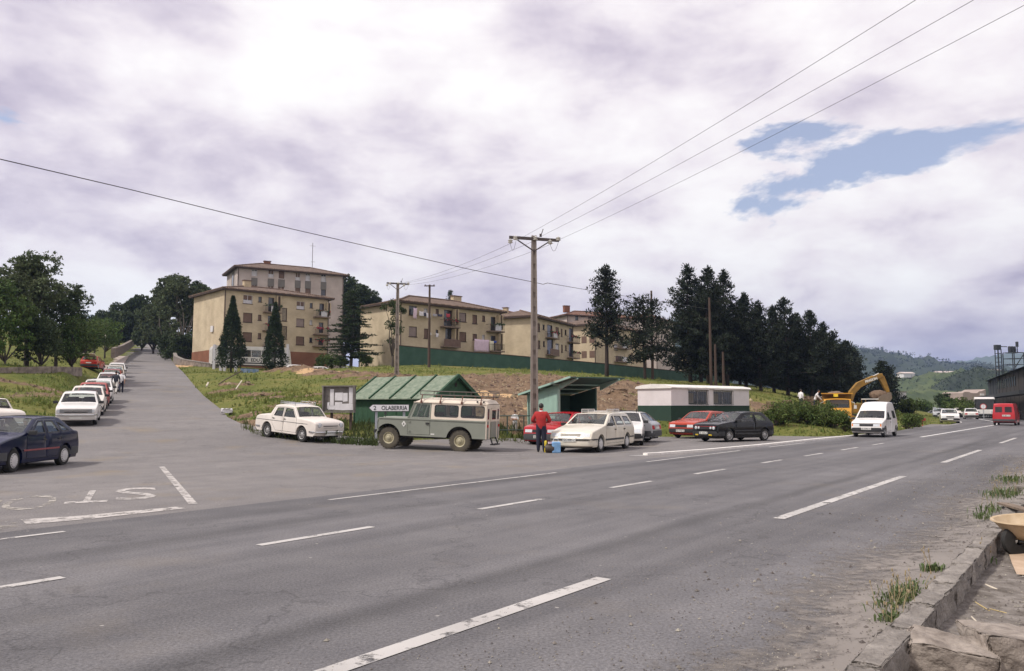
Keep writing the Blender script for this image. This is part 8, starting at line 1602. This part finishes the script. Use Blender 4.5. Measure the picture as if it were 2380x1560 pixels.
# ------------------------------------------------------------------ tipper truck and digger
P_YEL = paint('paint_yellow', (0.50, 0.24, 0.025), 0.5); M_YELD = mat('digger_yellow', (0.31, 0.165, 0.02), 0.75, scale=2, col2=(0.16, 0.09, 0.025)); M_EARTH = mat('earth', (0.10, 0.062, 0.04), 0.97, scale=4, col2=(0.22, 0.15, 0.10), bump=0.05, bscale=8)
def truck():
    c = P(1946, 985, 69); z = -0.25; hdg = math.atan2(-1, -0.36); t = thing('tipper_truck', (c.x, c.y, z), hdg, 'yellow tipper truck facing us behind the brambles', 'truck')
    # x forward; cab
    cab = MB(); sec = [(0.9, 1.12, 0.75, 2.55), (1.0, 1.14, 0.75, 2.58), (1.9, 1.10, 0.75, 2.50), (2.05, 1.02, 0.75, 1.75)]
    prof_c = roundpoly([(2.55,0.75,0.1),(2.62,1.15,0.15),(2.45,1.62,0.15),(2.05,1.75,0.08),(1.82,2.50,0.15),(0.7,2.56,0.12),(0.7,0.75,0)], True)
    ws = [(2.02, 1.80), (1.86, 2.42)]
    vs, fs = fill2d([prof_c, [(1.75,1.72),(1.62,2.35),(1.0,2.36),(1.0,1.72)]], 0.3)
    for sg in (1, -1): cab.add([(x, sg*(1.10-0.05*max(0, z_-1.7)-(0.14*max(0, x-1.9))), z_) for x, z_ in vs], fs)
    k = len(prof_c)
    for i in range(k):
        a, b = prof_c[i], prof_c[(i+1) % k]
        if a[1] < 0.76 and b[1] < 0.76: continue
        row = []
        for p in (a, b): y = 1.10-0.05*max(0, p[1]-1.7)-(0.14*max(0, p[0]-1.9)); row.append([(p[0]+0.05*(1-f*f)*(1 if p[0] > 1.5 else 0), f*y, p[1]+(0.06*(1-f*f) if p[1] > 2.3 else 0)) for f in (-1, -0.86, -0.5, 0, 0.5, 0.86, 1)])
        sc = 1.78 < (a[1]+b[1])/2 < 2.46 and (a[0]+b[0])/2 > 1.7
        for j in range(6):
            if sc and 1 <= j <= 4: continue
            cab.add([row[0][j], row[0][j+1], row[1][j+1], row[1][j]], [(0,1,2,3)])
    cab.build('cab', P_YEL, t, smooth=40)
    MB().add([(2.03, -0.9, 1.80), (2.07, 0, 1.80), (2.03, 0.9, 1.80), (1.86, 0.86, 2.46), (1.90, 0, 2.46), (1.86, -0.86, 2.46)], [(0,1,4,5), (1,2,3,4)]).build('windscreen', M_GLS, t, smooth=180)
    for sg in (1, -1):
        MB().tube([(1.9, sg*1.08, 2.3), (2.0, sg*1.32, 2.2), (2.0, sg*1.34, 1.9)], 0.02, 6).obox((2.0, sg*1.36, 1.86), 0.05, 0.22, 0.30).build('mirror', M_WCOVER, t); MB().lathe([(0.13, 0), (0.13, 0.05), (0.08, 0.08), (0.001, 0.09)], 16, (2.58, sg*0.80, 1.0), 'x').build('headlamp', M_LAMP, t); w_ = MB().prism(roundpoly([(0.55,0.75,0),(0.62,1.15,0.2),(1.75,1.15,0.3),(2.0,0.75,0)]), sg*1.08, sg*1.22).build('wheel_arch', P_YEL, t)
    MB().obox((2.62, 0, 1.15), 0.05, 1.1, 0.10).obox((2.62, 0, 0.98), 0.05, 0.9, 0.06).build('grille', M_CHR, t); MB().bx(2.55, 2.75, -1.12, 1.12, 0.55, 0.75).build('bumper', P_YEL, t); MB().obox((2.58, 0.0, 1.36), 0.04, 0.36, 0.06).build('badge', M_CHR, t)
    MB().bx(1.55, 1.62, -0.4, 0.4, 1.3, 1.9).bx(0.9, 1.1, -0.9, 0.9, 1.2, 2.1).build('seats', M_INT, t)
    body = MB().prism([(0.55,1.05),(-4.3,1.05),(-4.3,2.55),(0.55,2.55)], -1.22, -1.16).prism([(0.55,1.05),(-4.3,1.05),(-4.3,2.55),(0.55,2.55)], 1.16, 1.22).bx(0.49, 0.55, -1.16, 1.16, 1.05, 2.95).bx(-4.3, -4.24, -1.16, 1.16, 1.05, 2.5).bx(-4.24, 0.49, -1.16, 1.16, 1.05, 1.12).build('tipper_body', M_YELD, t)
    MB().bx(0.49, 1.5, -1.24, 1.24, 2.96, 3.04).build('cab_guard', P_YEL, body); MB().obox((1.52, -0.1, 2.84), 0.04, 0.36, 0.24).build('yellow_plate', mat('plate_yellow', (0.72, 0.52, 0.03), 0.5), t)
    for i in range(5): MB().bx(-3.9+i*0.95, -3.8+i*0.95, -1.27, -1.225, 1.06, 2.54).build('body_rib', M_YELD, body)
    q = MB().ico((-1.9, 0, 2.5), 1.0, 3, jit=0.06, sc=(2.1, 1.1, 0.75)).build('earth_load', M_EARTH, body, smooth=180)
    MB().bx(-4.2, 2.3, -0.42, 0.42, 0.62, 0.98).build('chassis', M_INT, t)
    for x in (1.25, -2.4, -3.5):
        for sg in (1, -1): add_wheel(t, x, sg*0.98, 0.50, 0.28, 'steel', M_YELD)
truck()
def digger():
    c = P(2005, 950, 82); z = 0.0; t = thing('excavator', (c.x, c.y, z), 0, 'yellow excavator lifting a bucket of earth above the truck', 'excavator')
    def L(px, py, y=0.0): q = P(px, py, 82+y); return q - Vector((c.x, c.y, z))
    for sg in (-1, 1):
        tr = MB().prism(roundpoly([(-1.9,0.02,0.35),(1.9,0.02,0.35),(1.9,0.85,0.35),(-1.9,0.85,0.35)], True, 5), sg*1.05-0.25, sg*1.05+0.25).build('track', M_BLK, t)
        for x in (-1.45, -0.5, 0.5, 1.45): MB().lathe([(0.001, -0.27), (0.30, -0.27), (0.30, 0.27), (0.001, 0.27)], 14, (x, sg*1.05, 0.43), 'y').build('roller', M_YELD, tr)
    MB().bx(-1.9, 0.9, -1.15, 1.15, 0.95, 1.95).build('upper_body', M_YELD, t, bevel=0.08); cabm = MB()
    a = L(1962, 905); b = L(1985, 905)
    cab = MB().bx(-0.2, 1.15, -1.15, -0.2, 1.0, 1.4).build('operator_cab', M_YELD, t); MB().bx(-0.2, 1.15, -1.15, -0.2, 2.35, 2.45).build('cab_roof', P_WHITE, cab)
    for x, y in ((-0.17, -1.12), (1.12, -1.12), (-0.17, -0.23), (1.12, -0.23)): MB().bx(x-0.03, x+0.03, y-0.03, y+0.03, 1.4, 2.35).build('cab_pillar', M_YELD, cab)
    def seg(pts, w, h, name, par=None):
        mb = MB(); pts = [Vector(p) for p in pts]; vs = []
        for i, p in enumerate(pts):
            d = (pts[min(i+1, len(pts)-1)]-pts[max(i-1, 0)]).normalized(); u = Vector((-d.z, 0, d.x)); hh = h[i]/2
            for sy in (-w/2, w/2):
                vs += [p+u*hh+Vector((0, sy, 0)), p-u*hh+Vector((0, sy, 0))]
        fs = []
        for i in range(len(pts)-1): b = i*4; fs += [(b, b+1, b+5, b+4), (b+2, b+6, b+7, b+3), (b, b+4, b+6, b+2), (b+1, b+3, b+7, b+5)]
        fs += [(0, 2, 3, 1), tuple(4*(len(pts)-1)+q for q in (0, 1, 3, 2))]; return mb.add(vs, fs).build(name, M_YELD, par or t, bevel=0.03)
    boom = seg([L(1968, 950), L(1980, 912), L(1995, 895), L(2022, 882), L(2050, 872)], 0.5, [0.5, 0.58, 0.6, 0.5, 0.38], 'boom'); stick = seg([L(2040, 872), L(2048, 878), L(2056, 895), L(2063, 912)], 0.42, [0.42, 0.6, 0.46, 0.34], 'stick')
    for a, b, n in ((L(2010, 884), L(2028, 875), 0), (L(2054, 878), L(2060, 893), 1)):
        MB().tube([a, b], 0.11, 8).build('hydraulic_cylinder', M_YELD, boom if n == 0 else stick)
    MB().tube([L(2028, 875), L(2042, 868)], 0.06, 8).build('piston_rod', M_WCOVER, boom); MB().tube([L(2060, 893), L(2064.5, 907)], 0.06, 8).build('piston_rod', M_WCOVER, stick)
    o = L(2052, 918); prof_b = [(0.55, 0.25), (0.62, -0.35), (0.15, -0.95), (-0.75, -0.85), (-1.05, -0.55), (-0.5, -0.62), (0.0, -0.55), (0.25, -0.2), (0.25, 0.25)]
    bk = MB().prism([(o.x+x, o.z+z_) for x, z_ in prof_b], o.y-0.65, o.y+0.65).prism([(o.x+x, o.z+z_) for x, z_ in ((0.55,0.2),(0.62,-0.35),(0.15,-0.95),(-0.75,-0.85),(-1.05,-0.5),(-0.4,0.0))], o.y-0.68, o.y-0.60).build('bucket', mat('bucket_steel', (0.20, 0.15, 0.11), 0.7, scale=3), t)
    MB().ico((o.x-0.45, o.y, o.z-0.02), 0.75, 3, jit=0.09, sc=(1.25, 0.85, 0.7)).build('earth_load', M_EARTH, bk, smooth=180)
    for i in range(4): MB().obox((o.x-1.12, o.y-0.5+i*0.33, o.z-0.58), 0.22, 0.1, 0.06).build('tooth', M_DARK, bk)
    v, f = text_mesh('PINGON', 0.34); a, b = L(2008, 889, -0.3), L(2042, 878, -0.3); d = (b-a).normalized(); u = Vector((-d.z, 0, d.x)); m = (a+b)/2; MB().add([m + d*p[0] + u*p[1] + Vector((0, -0.0, 0)) for p in v], f).build('boom_lettering', M_PLATE, boom, recalc=False)
digger()
tag(rough_block('earth_heap', P(1918, 940, 84), 3.4, 2.6, 1.4, 0.3, M_EARTH, None, 77, 0.5, 9), 'heap of dug earth behind the yellow truck', 'heap')
# ------------------------------------------------------------------ coaches
def coach(loc, yaw, L_, lab, group=None, letters=None, stripe_=False):
    t = thing('coach', loc, yaw, lab, 'bus', group); W_, H_ = 1.25, 3.0; prof_c = roundpoly([(0,0.45,0),(0.05,1.2,0.1),(0.25,2.75,0.2),(0.6,3.0,0.2),(L_-0.2,3.0,0.25),(L_,2.6,0.2),(L_,0.45,0)]); wn = []
    n = int((L_-1.8)/1.35)
    for i in range(n): x0 = 1.5+i*1.35; wn.append([(x0,1.55),(x0+1.27,1.55),(x0+1.27,2.5),(x0,2.5)])
    vs, fs = fill2d([prof_c]+wn); mb = MB()
    for sg in (1, -1): mb.add([(x, sg*W_, z) for x, z in vs], fs)
    for a, b in zip(prof_c[:-1], prof_c[1:]):
        if max(a[1], b[1]) <= 2.76 and min(a[1], b[1]) >= 1.19 and a[0] < 1: continue
        mb.add([(a[0], -W_, a[1]), (a[0], W_, a[1]), (b[0], W_, b[1]), (b[0], -W_, b[1])], [(0,1,2,3)])
    mb.build('body', P_WHITE, t, smooth=35)
    for w in wn:
        for sg in (1, -1): g = MB().prism(w, sg*(W_-0.03), sg*(W_-0.02)).build('side_window', M_GLS, t); MB().bx(w[0][0], w[1][0], min(sg*(W_-0.02), sg*(W_+0.012)), max(sg*(W_-0.02), sg*(W_+0.012)), 2.1, 2.13).build('window_bar', M_GREYPL, g)
    MB().prism([(0.07,1.25),(0.26,2.72),(0.30,2.72),(0.11,1.25)], -W_+0.1, W_-0.1).build('windscreen', M_GLSD, t); MB().bx(0.1, L_-0.1, -W_+0.1, W_-0.1, 0.45, 0.6).bx(1.0, L_-0.5, -W_+0.2, W_-0.2, 0.9, 1.2).build('floor', M_INT, t)
    for i in range(n):
        for y in (-0.8, 0.8): MB().bx(2.0+i*1.3, 2.15+i*1.3, y-0.4, y+0.4, 1.2, 2.0).build('seat', M_INT, t)
    for sg in (1, -1): MB().bx(-0.03, 0.04, sg*0.85-0.15, sg*0.85+0.15, 0.8, 1.0).build('headlamp', M_LAMP, t)
    MB().bx(-0.08, 0.05, -W_, W_, 0.42, 0.62).build('bumper', M_GREYPL, t)
    for x in (2.0, L_-2.6):
        for sg in (1, -1): add_wheel(t, x, sg*1.06, 0.48, 0.28, 'steel', M_STEELR)
    MB().bx(0.3, L_, -W_-0.006, -W_-0.001, 0.62, 0.80).bx(0.3, L_, W_+0.001, W_+0.006, 0.62, 0.80).build('skirt_band', M_GREYPL, t)
    if letters:
        v, f = text_mesh(letters, 0.62); MB().add([(L_*0.52-p[0], W_+0.008, 1.12+p[1]) for p in v], f).build('side_lettering', M_SBLK, t, recalc=False)
    return t
a, b = P(497, 850, 108), P(672, 856, 113); d = (a-b).normalized(); coach((b.x, b.y, P(640, 856, 111).z-0.1), math.atan2((a-b).y, (a-b).x), 10.6, 'white coach parked behind the two cone-shaped conifers', letters='DE  EDU') 
q = G(2302, 972.5); th = TH0-BEND*0.7; coach((q.x+0.5, q.y+2, 0), math.atan2(math.cos(th), math.sin(th)), 10, 'white coach facing us left of the red van')
# fence posts, blue board and bits below the first block
for px, tp, bt, d, lab in ((497,801,858,105,'leftmost white post below the first block'),(513,836,858,104,'second white post below the first block'),(522,834,859,104,'third white post below the first block'),(548,835,860,103,'white post left of the blue board'),(668,800,850,106,'white post at the nose of the parked coach')):
    b = P(px, bt, d); z = gz(b.x, b.y); tag(MB().bx(b.x-0.16, b.x+0.16, b.y-0.12, b.y+0.12, z-0.3, P(px, tp, d).z).build('fence_post', M_CURT), lab, 'post', 'posts below the flats')
a, b = P(560, 853, 98), P(605, 855, 100); z = gz(a.x, a.y); t = thing('blue_board', (a.x, a.y, z), math.atan2((b-a).y, (b-a).x), 'long low blue and white board on the grass below the flats', 'board')
for i in range(6): MB().bx(i*0.41+0.004, i*0.41+0.406, 0, 0.04, 0.05, 0.62).build('panel', mat('board_blue' if i % 2 == 0 else 'board_blue_pale', (0.20, 0.30, 0.46) if i % 2 == 0 else (0.30, 0.38, 0.50), 0.8, scale=6, var=0.3), t)
for x in (0.2, 2.2): MB().bx(x, x+0.06, 0.045, 0.1, -0.3, 0.6).build('post', M_GWOOD, t)
# fallen post and stake on the bank
tag(MB().tube([P(548,905,62), P(562,885,65)], 0.05, 7).build('stake', M_PALE), 'pale leaning stake on the grass left of the old white saloon', 'stake'); tag(MB().tube([P(508,893,61), P(525,882,63), P(562,862,68)], 0.045, 7).build('fallen_pole', M_WPOLE), 'dark fallen pole lying on the grass bank', 'pole'); tag(MB().tube([P(480,898,62), P(484,890,63)], 0.07, 7).build('stake', M_PALE), 'short pale stump near the fallen pole', 'stake')
tag(rough_block('rubbish', P(527,957,43.5)+Vector((0,0,0.05)), 0.55, 0.4, 0.22, 0.4, M_PAPER, None, 55, 0.08, 3), 'white crumpled rubbish at the edge of the side road', 'rubbish')
for i, (px, py, d, s) in enumerate(((1440, 917, 55, 1.0), (1290, 912, 57, 0.5), (1130, 935, 47, 0.4), (1830, 938, 66, 0.7), (1790, 940, 66, 0.6), (1700, 935, 70, 0.6))): tag(rough_block('boulder', P(px, py, d), s, s*0.8, s*0.7, i, M_EARTH, None, 60+i, s*0.12, 4), ['large clod of earth above the cream estate', 'clod of earth above the bus shelter roof', 'clod of earth right of the shed', 'clod on the dirt bank left of the workers', 'clod on the dirt bank above the black hatchback', 'clod behind the site hut'][i], 'clod', 'clods of dug earth')
# ------------------------------------------------------------------ works on the right, far valley
M_SHEDD = mat('works_dark_sheet', (0.022, 0.026, 0.030), 0.8, scale=1.2); M_SHEDB = mat('works_brown', (0.036, 0.029, 0.025), 0.85, scale=1); M_STEELD = mat('tower_steel', (0.03, 0.035, 0.042), 0.7)
A_, B_ = P(2297, 900, 150), P(2425, 900, 84); t = thing('works_shed', (A_.x, A_.y, -0.2), 0, 'big dark sheet-metal works shed at the right edge', 'building', 'works by the road'); dv_ = Vector((B_.x-A_.x, B_.y-A_.y, 0)); L_ = dv_.length; t.rotation_euler.z = math.atan2(dv_.y, dv_.x)
hA = P(2297, 884, 150).z/0.62; hr = hA*0.62+2.2
nrm = 1.0
n = 26
for i in range(n): MB().bx(i*L_/n+0.01, (i+1)*L_/n-0.01, -0.04 if i % 2 else 0.0, 0.06, 0, hA*0.62).build('wall_sheet', M_SHEDB if i > 6 else M_SHEDD, t)
MB().bx(0, L_, 0.08, 22, 0, hA*0.62).build('wall', M_SHEDD, t); MB().prism([(-0.6, hA*0.62), (22.6, hA*0.62), (11, hr)], -0.5, L_+0.5, 'x').build('roof', M_SHEDD, t)
MB().bx(-0.1, L_, -2.2, -0.6, hA*0.30, hA*0.34).build('canopy', M_SHEDD, t)
for i in range(8): MB().tube([(3+i*5, -1.9, 0), (3+i*5, -1.9, hA*0.30)], 0.12, 6).build('canopy_post', M_STEELD, t)
for i in range(10): MB().bx(20+i*3, 20.9+i*3, -0.10, -0.045, hA*0.44, hA*0.56).build('window', M_PANE, t)
def lattice(name, px, top, base, d, w, lab, capx=0.0):
    b = P(px, base, d); ht = P(px, top, d).z-b.z; t = thing(name, b, 0.3, lab, 'tower', 'lattice towers'); n = max(3, int(ht/(w*1.0)))
    for x in (-w/2, w/2):
        for y in (-w/2, w/2): MB().beam((x, y, -2), (x, y, ht), 0.10).build('tower_leg', M_STEELD, t)
    for i in range(n+1):
        z_ = ht*i/n; MB().beam((-w/2, -w/2, z_), (w/2, -w/2, z_), 0.08).beam((-w/2, w/2, z_), (w/2, w/2, z_), 0.08).beam((-w/2, -w/2, z_), (-w/2, w/2, z_), 0.08).beam((w/2, -w/2, z_), (w/2, w/2, z_), 0.08).build('tower_ring', M_STEELD, t)
    return t, ht
t, ht = lattice('lattice_tower', 2322, 812, 862, 128, 0.6, 'slim lattice tower with a floodlight on the works roof'); MB().obox((-0.1, 0, ht+0.3), 0.9, 0.6, 0.8).beam((0, 0, ht+0.45), (1.9, 0, ht+0.45), 0.12).build('floodlight', M_STEELD, t)
t, ht = lattice('lattice_tower', 2357, 820, 862, 128, 2.0, 'wide lattice tower with three drums on the works roof')
for i in range(3): MB().lathe([(0.001, 0), (0.22, 0), (0.25, 0.5), (0.22, 1.0), (0.001, 1.05)], 12, (-0.7+i*0.5, 0, ht)).build('drum', M_STEELD, t, smooth=40)
MB().beam((-1.0, -1.0, 0.4), (1.0, -1.0, ht*0.9), 0.1).build('brace', M_STEELD, t); MB().beam((0.9, 0, ht), (0.9, 0, ht+1.2), 0.1).obox((0.9, 0, ht+1.4), 0.3, 0.3, 0.8).build('mast_light', M_STEELD, t)
M_BWH = mat('far_white_wall', (0.66, 0.64, 0.64), 0.8, scale=0.5, var=0.06); M_BTAN = mat('far_tan_wall', (0.34, 0.27, 0.235), 0.9, scale=0.4, var=0.15); M_BDK = mat('far_window_band', (0.04, 0.045, 0.055), 0.4)
q = P(2238, 938, 480); t = thing('office_tower', (q.x, q.y, 0), 0.4, 'white stepped tower with dark window bands beyond the bend', 'building', 'works by the road')
hh = [P(2238, y, 480).z for y in (938, 928, 917, 906, 893)]
MB().bx(-2.6, 2.6, -2, 2, -1, hh[1]).build('base', M_BWH, t); MB().bx(-2.9, 2.9, -2.3, 2.3, hh[1], hh[1]+1.3).bx(-2.9, 2.9, -2.3, 2.3, hh[2]+0.4, hh[2]+1.9).build('window_band', M_BDK, t); MB().bx(-3, 3, -2.4, 2.4, hh[1]+1.3, hh[2]+0.4).build('middle_storey', M_BWH, t); MB().bx(-3, 3, -2.4, 2.4, hh[2]+1.9, hh[3]-0.2).build('roof_slab', M_BDK, t); MB().bx(-2, 1.4, -1.5, 1.5, hh[3]-0.2, hh[4]).build('top_storey', M_BWH, t)
q = P(2268, 940, 200); t = thing('works_building', (q.x, q.y, 0), 0.35, 'tan concrete works building with a low saw-toothed roof', 'building', 'works by the road'); hh1 = P(2268, 914, 200).z; MB().bx(-4.2, 3.6, 0, 6, -1, hh1).build('wall', M_BTAN, t); MB().prism([(-4.2, hh1), (-3.6, hh1+0.3), (-2, hh1+0.3), (-1.2, hh1), (0.6, hh1), (1.4, hh1+0.5), (2.2, hh1+0.5), (3.6, hh1+1.0), (3.6, hh1)], 0, 6).build('roof', M_BTAN, t); MB().bx(1.6, 2.8, -0.2, -0.01, hh1-0.6, hh1-0.1).build('white_sign', M_BWH, t)
for x in (-3.4, -1.4, 0.6, 2.2): MB().bx(x, x+0.8, -0.05, -0.004, 1.2, 2.6).build('window', M_BDK, t)
q = P(2097, 958, 150); t = thing('pale_house', (q.x, q.y, gz(q.x, q.y)), 0.5, 'narrow pale house beside the dark pines left of the far road', 'building'); hp = P(2090, 912, 150).z-t.location.z; MB().bx(-1.2, 1.4, 0, 5, -1, hp).build('wall', M_BWH, t); MB().bx(-1.3, 1.5, -0.1, 5.1, hp, hp+0.15).build('roof', M_CONC, t); MB().bx(-0.5, 0.4, -0.04, -0.003, hp*0.55, hp*0.75).build('window', M_BDK, t)
# round speed sign and red marker
q = P(2286, 958, 95); t = thing('speed_sign', (q.x, q.y, 0), -TH0+R(8), 'small round road sign in front of the dark shed', 'sign'); MB().tube([(0,0,0), (0,0,1.9)], 0.04, 6).build('post', M_PGREY, t); MB().lathe([(0.001, -0.03), (0.34, -0.03), (0.34, 0.0)], 20, (0, 0, 1.65), 'y').build('sign_rim', mat('sign_red', (0.42, 0.04, 0.04), 0.5), t); MB().lathe([(0.001, -0.034), (0.26, -0.034), (0.26, -0.031)], 20, (0, 0, 1.65), 'y').build('sign_face', M_SIGNW, t)
q = P(2144, 985, 68); tag(MB().tube([(q.x, q.y, -0.1), (q.x, q.y, 0.55)], 0.03, 6).obox((q.x, q.y, 0.55), 0.42, 0.3, 0.22).build('marker_box', MATS['red_enamel']), 'small red marker box standing in the verge grass at the bend', 'marker')
# dark cabinet at the right edge
q = G(2388, 1092, 0); q = Vector((8.97, 13.3, 0)); t = thing('steel_cabinet', (q.x, q.y, -0.1), -TH0, 'dark green steel cabinet on a post at the right edge of the photo', 'cabinet'); MB().bx(-0.30, 0.3, -0.25, 0.25, 0.80, 1.60).build('cabinet_body', M_BLK, t, bevel=0.02); MB().bx(-0.32, 0.32, -0.27, 0.27, 1.603, 1.76).build('cabinet_top', M_GREYP, t, bevel=0.02); MB().bx(-0.05, 0.05, -0.05, 0.05, 1.765, 2.16).build('stub_post', M_DARK, t); MB().bx(-0.12, 0.12, -0.12, 0.12, 0, 0.795).build('post', M_BLK, t)
# hills
def hill(name, D, prof_px, depth, m, lab, trees=0, seed=0, base=-5, back=0.5):
    pts = []; rd = random.Random(seed); xs = [p[0] for p in prof_px]; ys = [p[1] for p in prof_px]; nu = 90; nv = 22; V = []
    for i in range(nu):
        px = xs[0]+(xs[-1]-xs[0])*i/(nu-1); top = float(np.interp(px, xs, ys)) + 0.8*math.sin(px*0.11+seed) + 0.5*math.sin(px*0.31)
        zt = P(px, top, D).z
        for j in range(nv):
            v = j/(nv-1); f = math.sin(min(1, v/(1-back))*math.pi/2) if v < 1-back else math.cos((v-(1-back))/back*math.pi/2*0.9); y = D + depth*(v-(1-back)); x = (px-1190)/F_PX*D/math.cos(PITCH)*(0.55+0.45*y/D)
            V.append((x, y, base+(zt-base)*f + (rd.gauss(0, 1)*depth*0.004 if 0 < j < nv-1 else 0)))
    mb = MB().add(V, [(i*nv+j, (i+1)*nv+j, (i+1)*nv+j+1, i*nv+j+1) for i in range(nu-1) for j in range(nv-1)]); o = mb.build(name, m, None, smooth=180); tag(o, lab, 'hill', kind='structure')
    if trees:
        cen = []; rad = []; r = np.random.default_rng(seed)
        for k in range(trees):
            i = r.integers(0, nu); j = int(np.clip(r.normal((1-back)*nv*0.85, nv*0.22), 1, nv-2)); p = V[i*nv+j]; s = D*0.0012*r.uniform(0.6, 1.3); cen.append((p[0]+r.normal(0, s*2), p[1]+r.normal(0, s*2), p[2]+s*0.7)); rad.append(s)
        Vv = leaves(cen, rad, 9, D*0.0007, D*0.0013, seed, 'needle', squash=1.5); oo = crown('far_wood', Vv, L_FAR, None); tag(oo, 'distant wood covering ' + lab, 'wood', kind='stuff')
    return o
L_FAR = leaf_mat('far_wood_leaf', (0.012, 0.020, 0.013), (0.030, 0.045, 0.024), 0.35, 0.05)
M_HF = mat('hill_forest', (0.010, 0.018, 0.012), 0.95, scale=0.02, col2=(0.045, 0.065, 0.028), coords='Object', detail=12); M_HG = mat('hill_field', (0.026, 0.046, 0.017), 0.95, scale=0.026, col2=(0.105, 0.130, 0.044), detail=12); M_HP = mat('hill_pasture', (0.09, 0.12, 0.05), 0.95, scale=0.004, col2=(0.13, 0.15, 0.075), detail=10)
hill('hill', 1500, [(1300,800),(1480,762),(1560,752),(1640,756),(1800,775),(1990,815),(2060,826),(2165,845),(2225,849),(2290,862),(2400,885)], 900, M_HF, 'the wooded hill behind the pines and the bend', 5200, 3)
hill('hill', 3600, [(2080,860),(2200,846),(2262,839),(2330,826),(2365,823),(2420,830),(2520,850)], 1800, M_HP, 'the far pale green mountain on the right', 0, 5)
hill('hill', 620, [(2040,905),(2090,884),(2150,873),(2230,868),(2290,874),(2340,890),(2420,905)], 420, M_HG, 'the green fields below the wooded hill on the right', 1100, 6)
hill('hill', 480, [(2155,925),(2190,890),(2230,868),(2265,857),(2300,862),(2340,872),(2420,880)], 160, M_HF, 'the dark wooded knoll right of the fields', 1500, 7)
hill('hill', 380, [(2030,925),(2080,912),(2150,908),(2220,912),(2280,925),(2340,940)], 120, M_HG, 'the low green meadow beyond the bend', 0, 8)
for px, py, d, w, lab in ((2113, 873, 590, 9, 'left long white farm building on the far slope'), (2215, 871, 600, 22, 'right long white farm building on the far slope'), (2310, 868, 520, 4, 'little white house above the dark knoll'), (2325, 868, 525, 3.5, 'second little white house on the far right slope')):
    q = P(px, py, d); t = thing('farm_building', q, 0.15, lab, 'building', 'far farm buildings'); MB().bx(-w/2, w/2, 0, 8, -1.5, 1.6).build('wall', M_BWH, t); MB().prism([(-0.5, 1.6), (8.5, 1.6), (4, 2.8)], -w/2-0.5, w/2+0.5, 'x').build('roof', mat('far_red_roof', (0.55, 0.46, 0.42), 0.9), t)
# roadside trees beyond the bend
for i, (px, top, base, d, w, lm) in enumerate(((2196, 918, 958, 150, 4, L_DARK), (2212, 930, 960, 140, 3.4, L_MID), (2225, 938, 965, 130, 4.5, L_BUSH), (2245, 944, 966, 125, 4.5, L_BUSH), (2105, 940, 966, 110, 3.5, L_BUSH), (2250, 952, 966, 122, 3.0, L_BUSH), (2150, 936, 956, 180, 3.5, L_MID), (2130, 938, 958, 170, 4, L_MID))):
    plant('roadside_tree', 'broad', px, top, base, d, w, ['dark rounded tree just left of the white tower', 'lighter tree at the foot of the white tower', 'round bush below the white tower', 'hedge bush in front of the tan works', 'bush on the left verge near the pale house', 'hedge bush by the dark works shed', 'small tree at the vanishing end of the road', 'small tree left of the far end of the road'][i], 'greenery by the far bend', lm, 200+i, clear=0.05, leaf=0.3)
bpy.data.scenes.remove(TMP)
# ------------------------------------------------------------------ air
hv = bpy.data.materials.new('air'); hv.use_nodes = True; nt = hv.node_tree; nt.nodes.clear(); ou = nt.nodes.new('ShaderNodeOutputMaterial'); pv = nt.nodes.new('ShaderNodeVolumePrincipled'); pv.inputs['Color'].default_value = (0.40, 0.55, 0.92, 1); pv.inputs['Density'].default_value = HAZE; pv.inputs['Anisotropy'].default_value = 0.3; nt.links.new(pv.outputs[0], ou.inputs['Volume'])
if HAZE: tag(MB().bx(-2500, 3600, -150, 5600, -40, 330).build('haze', hv), 'thin blue haze in the valley air', 'haze', kind='stuff')
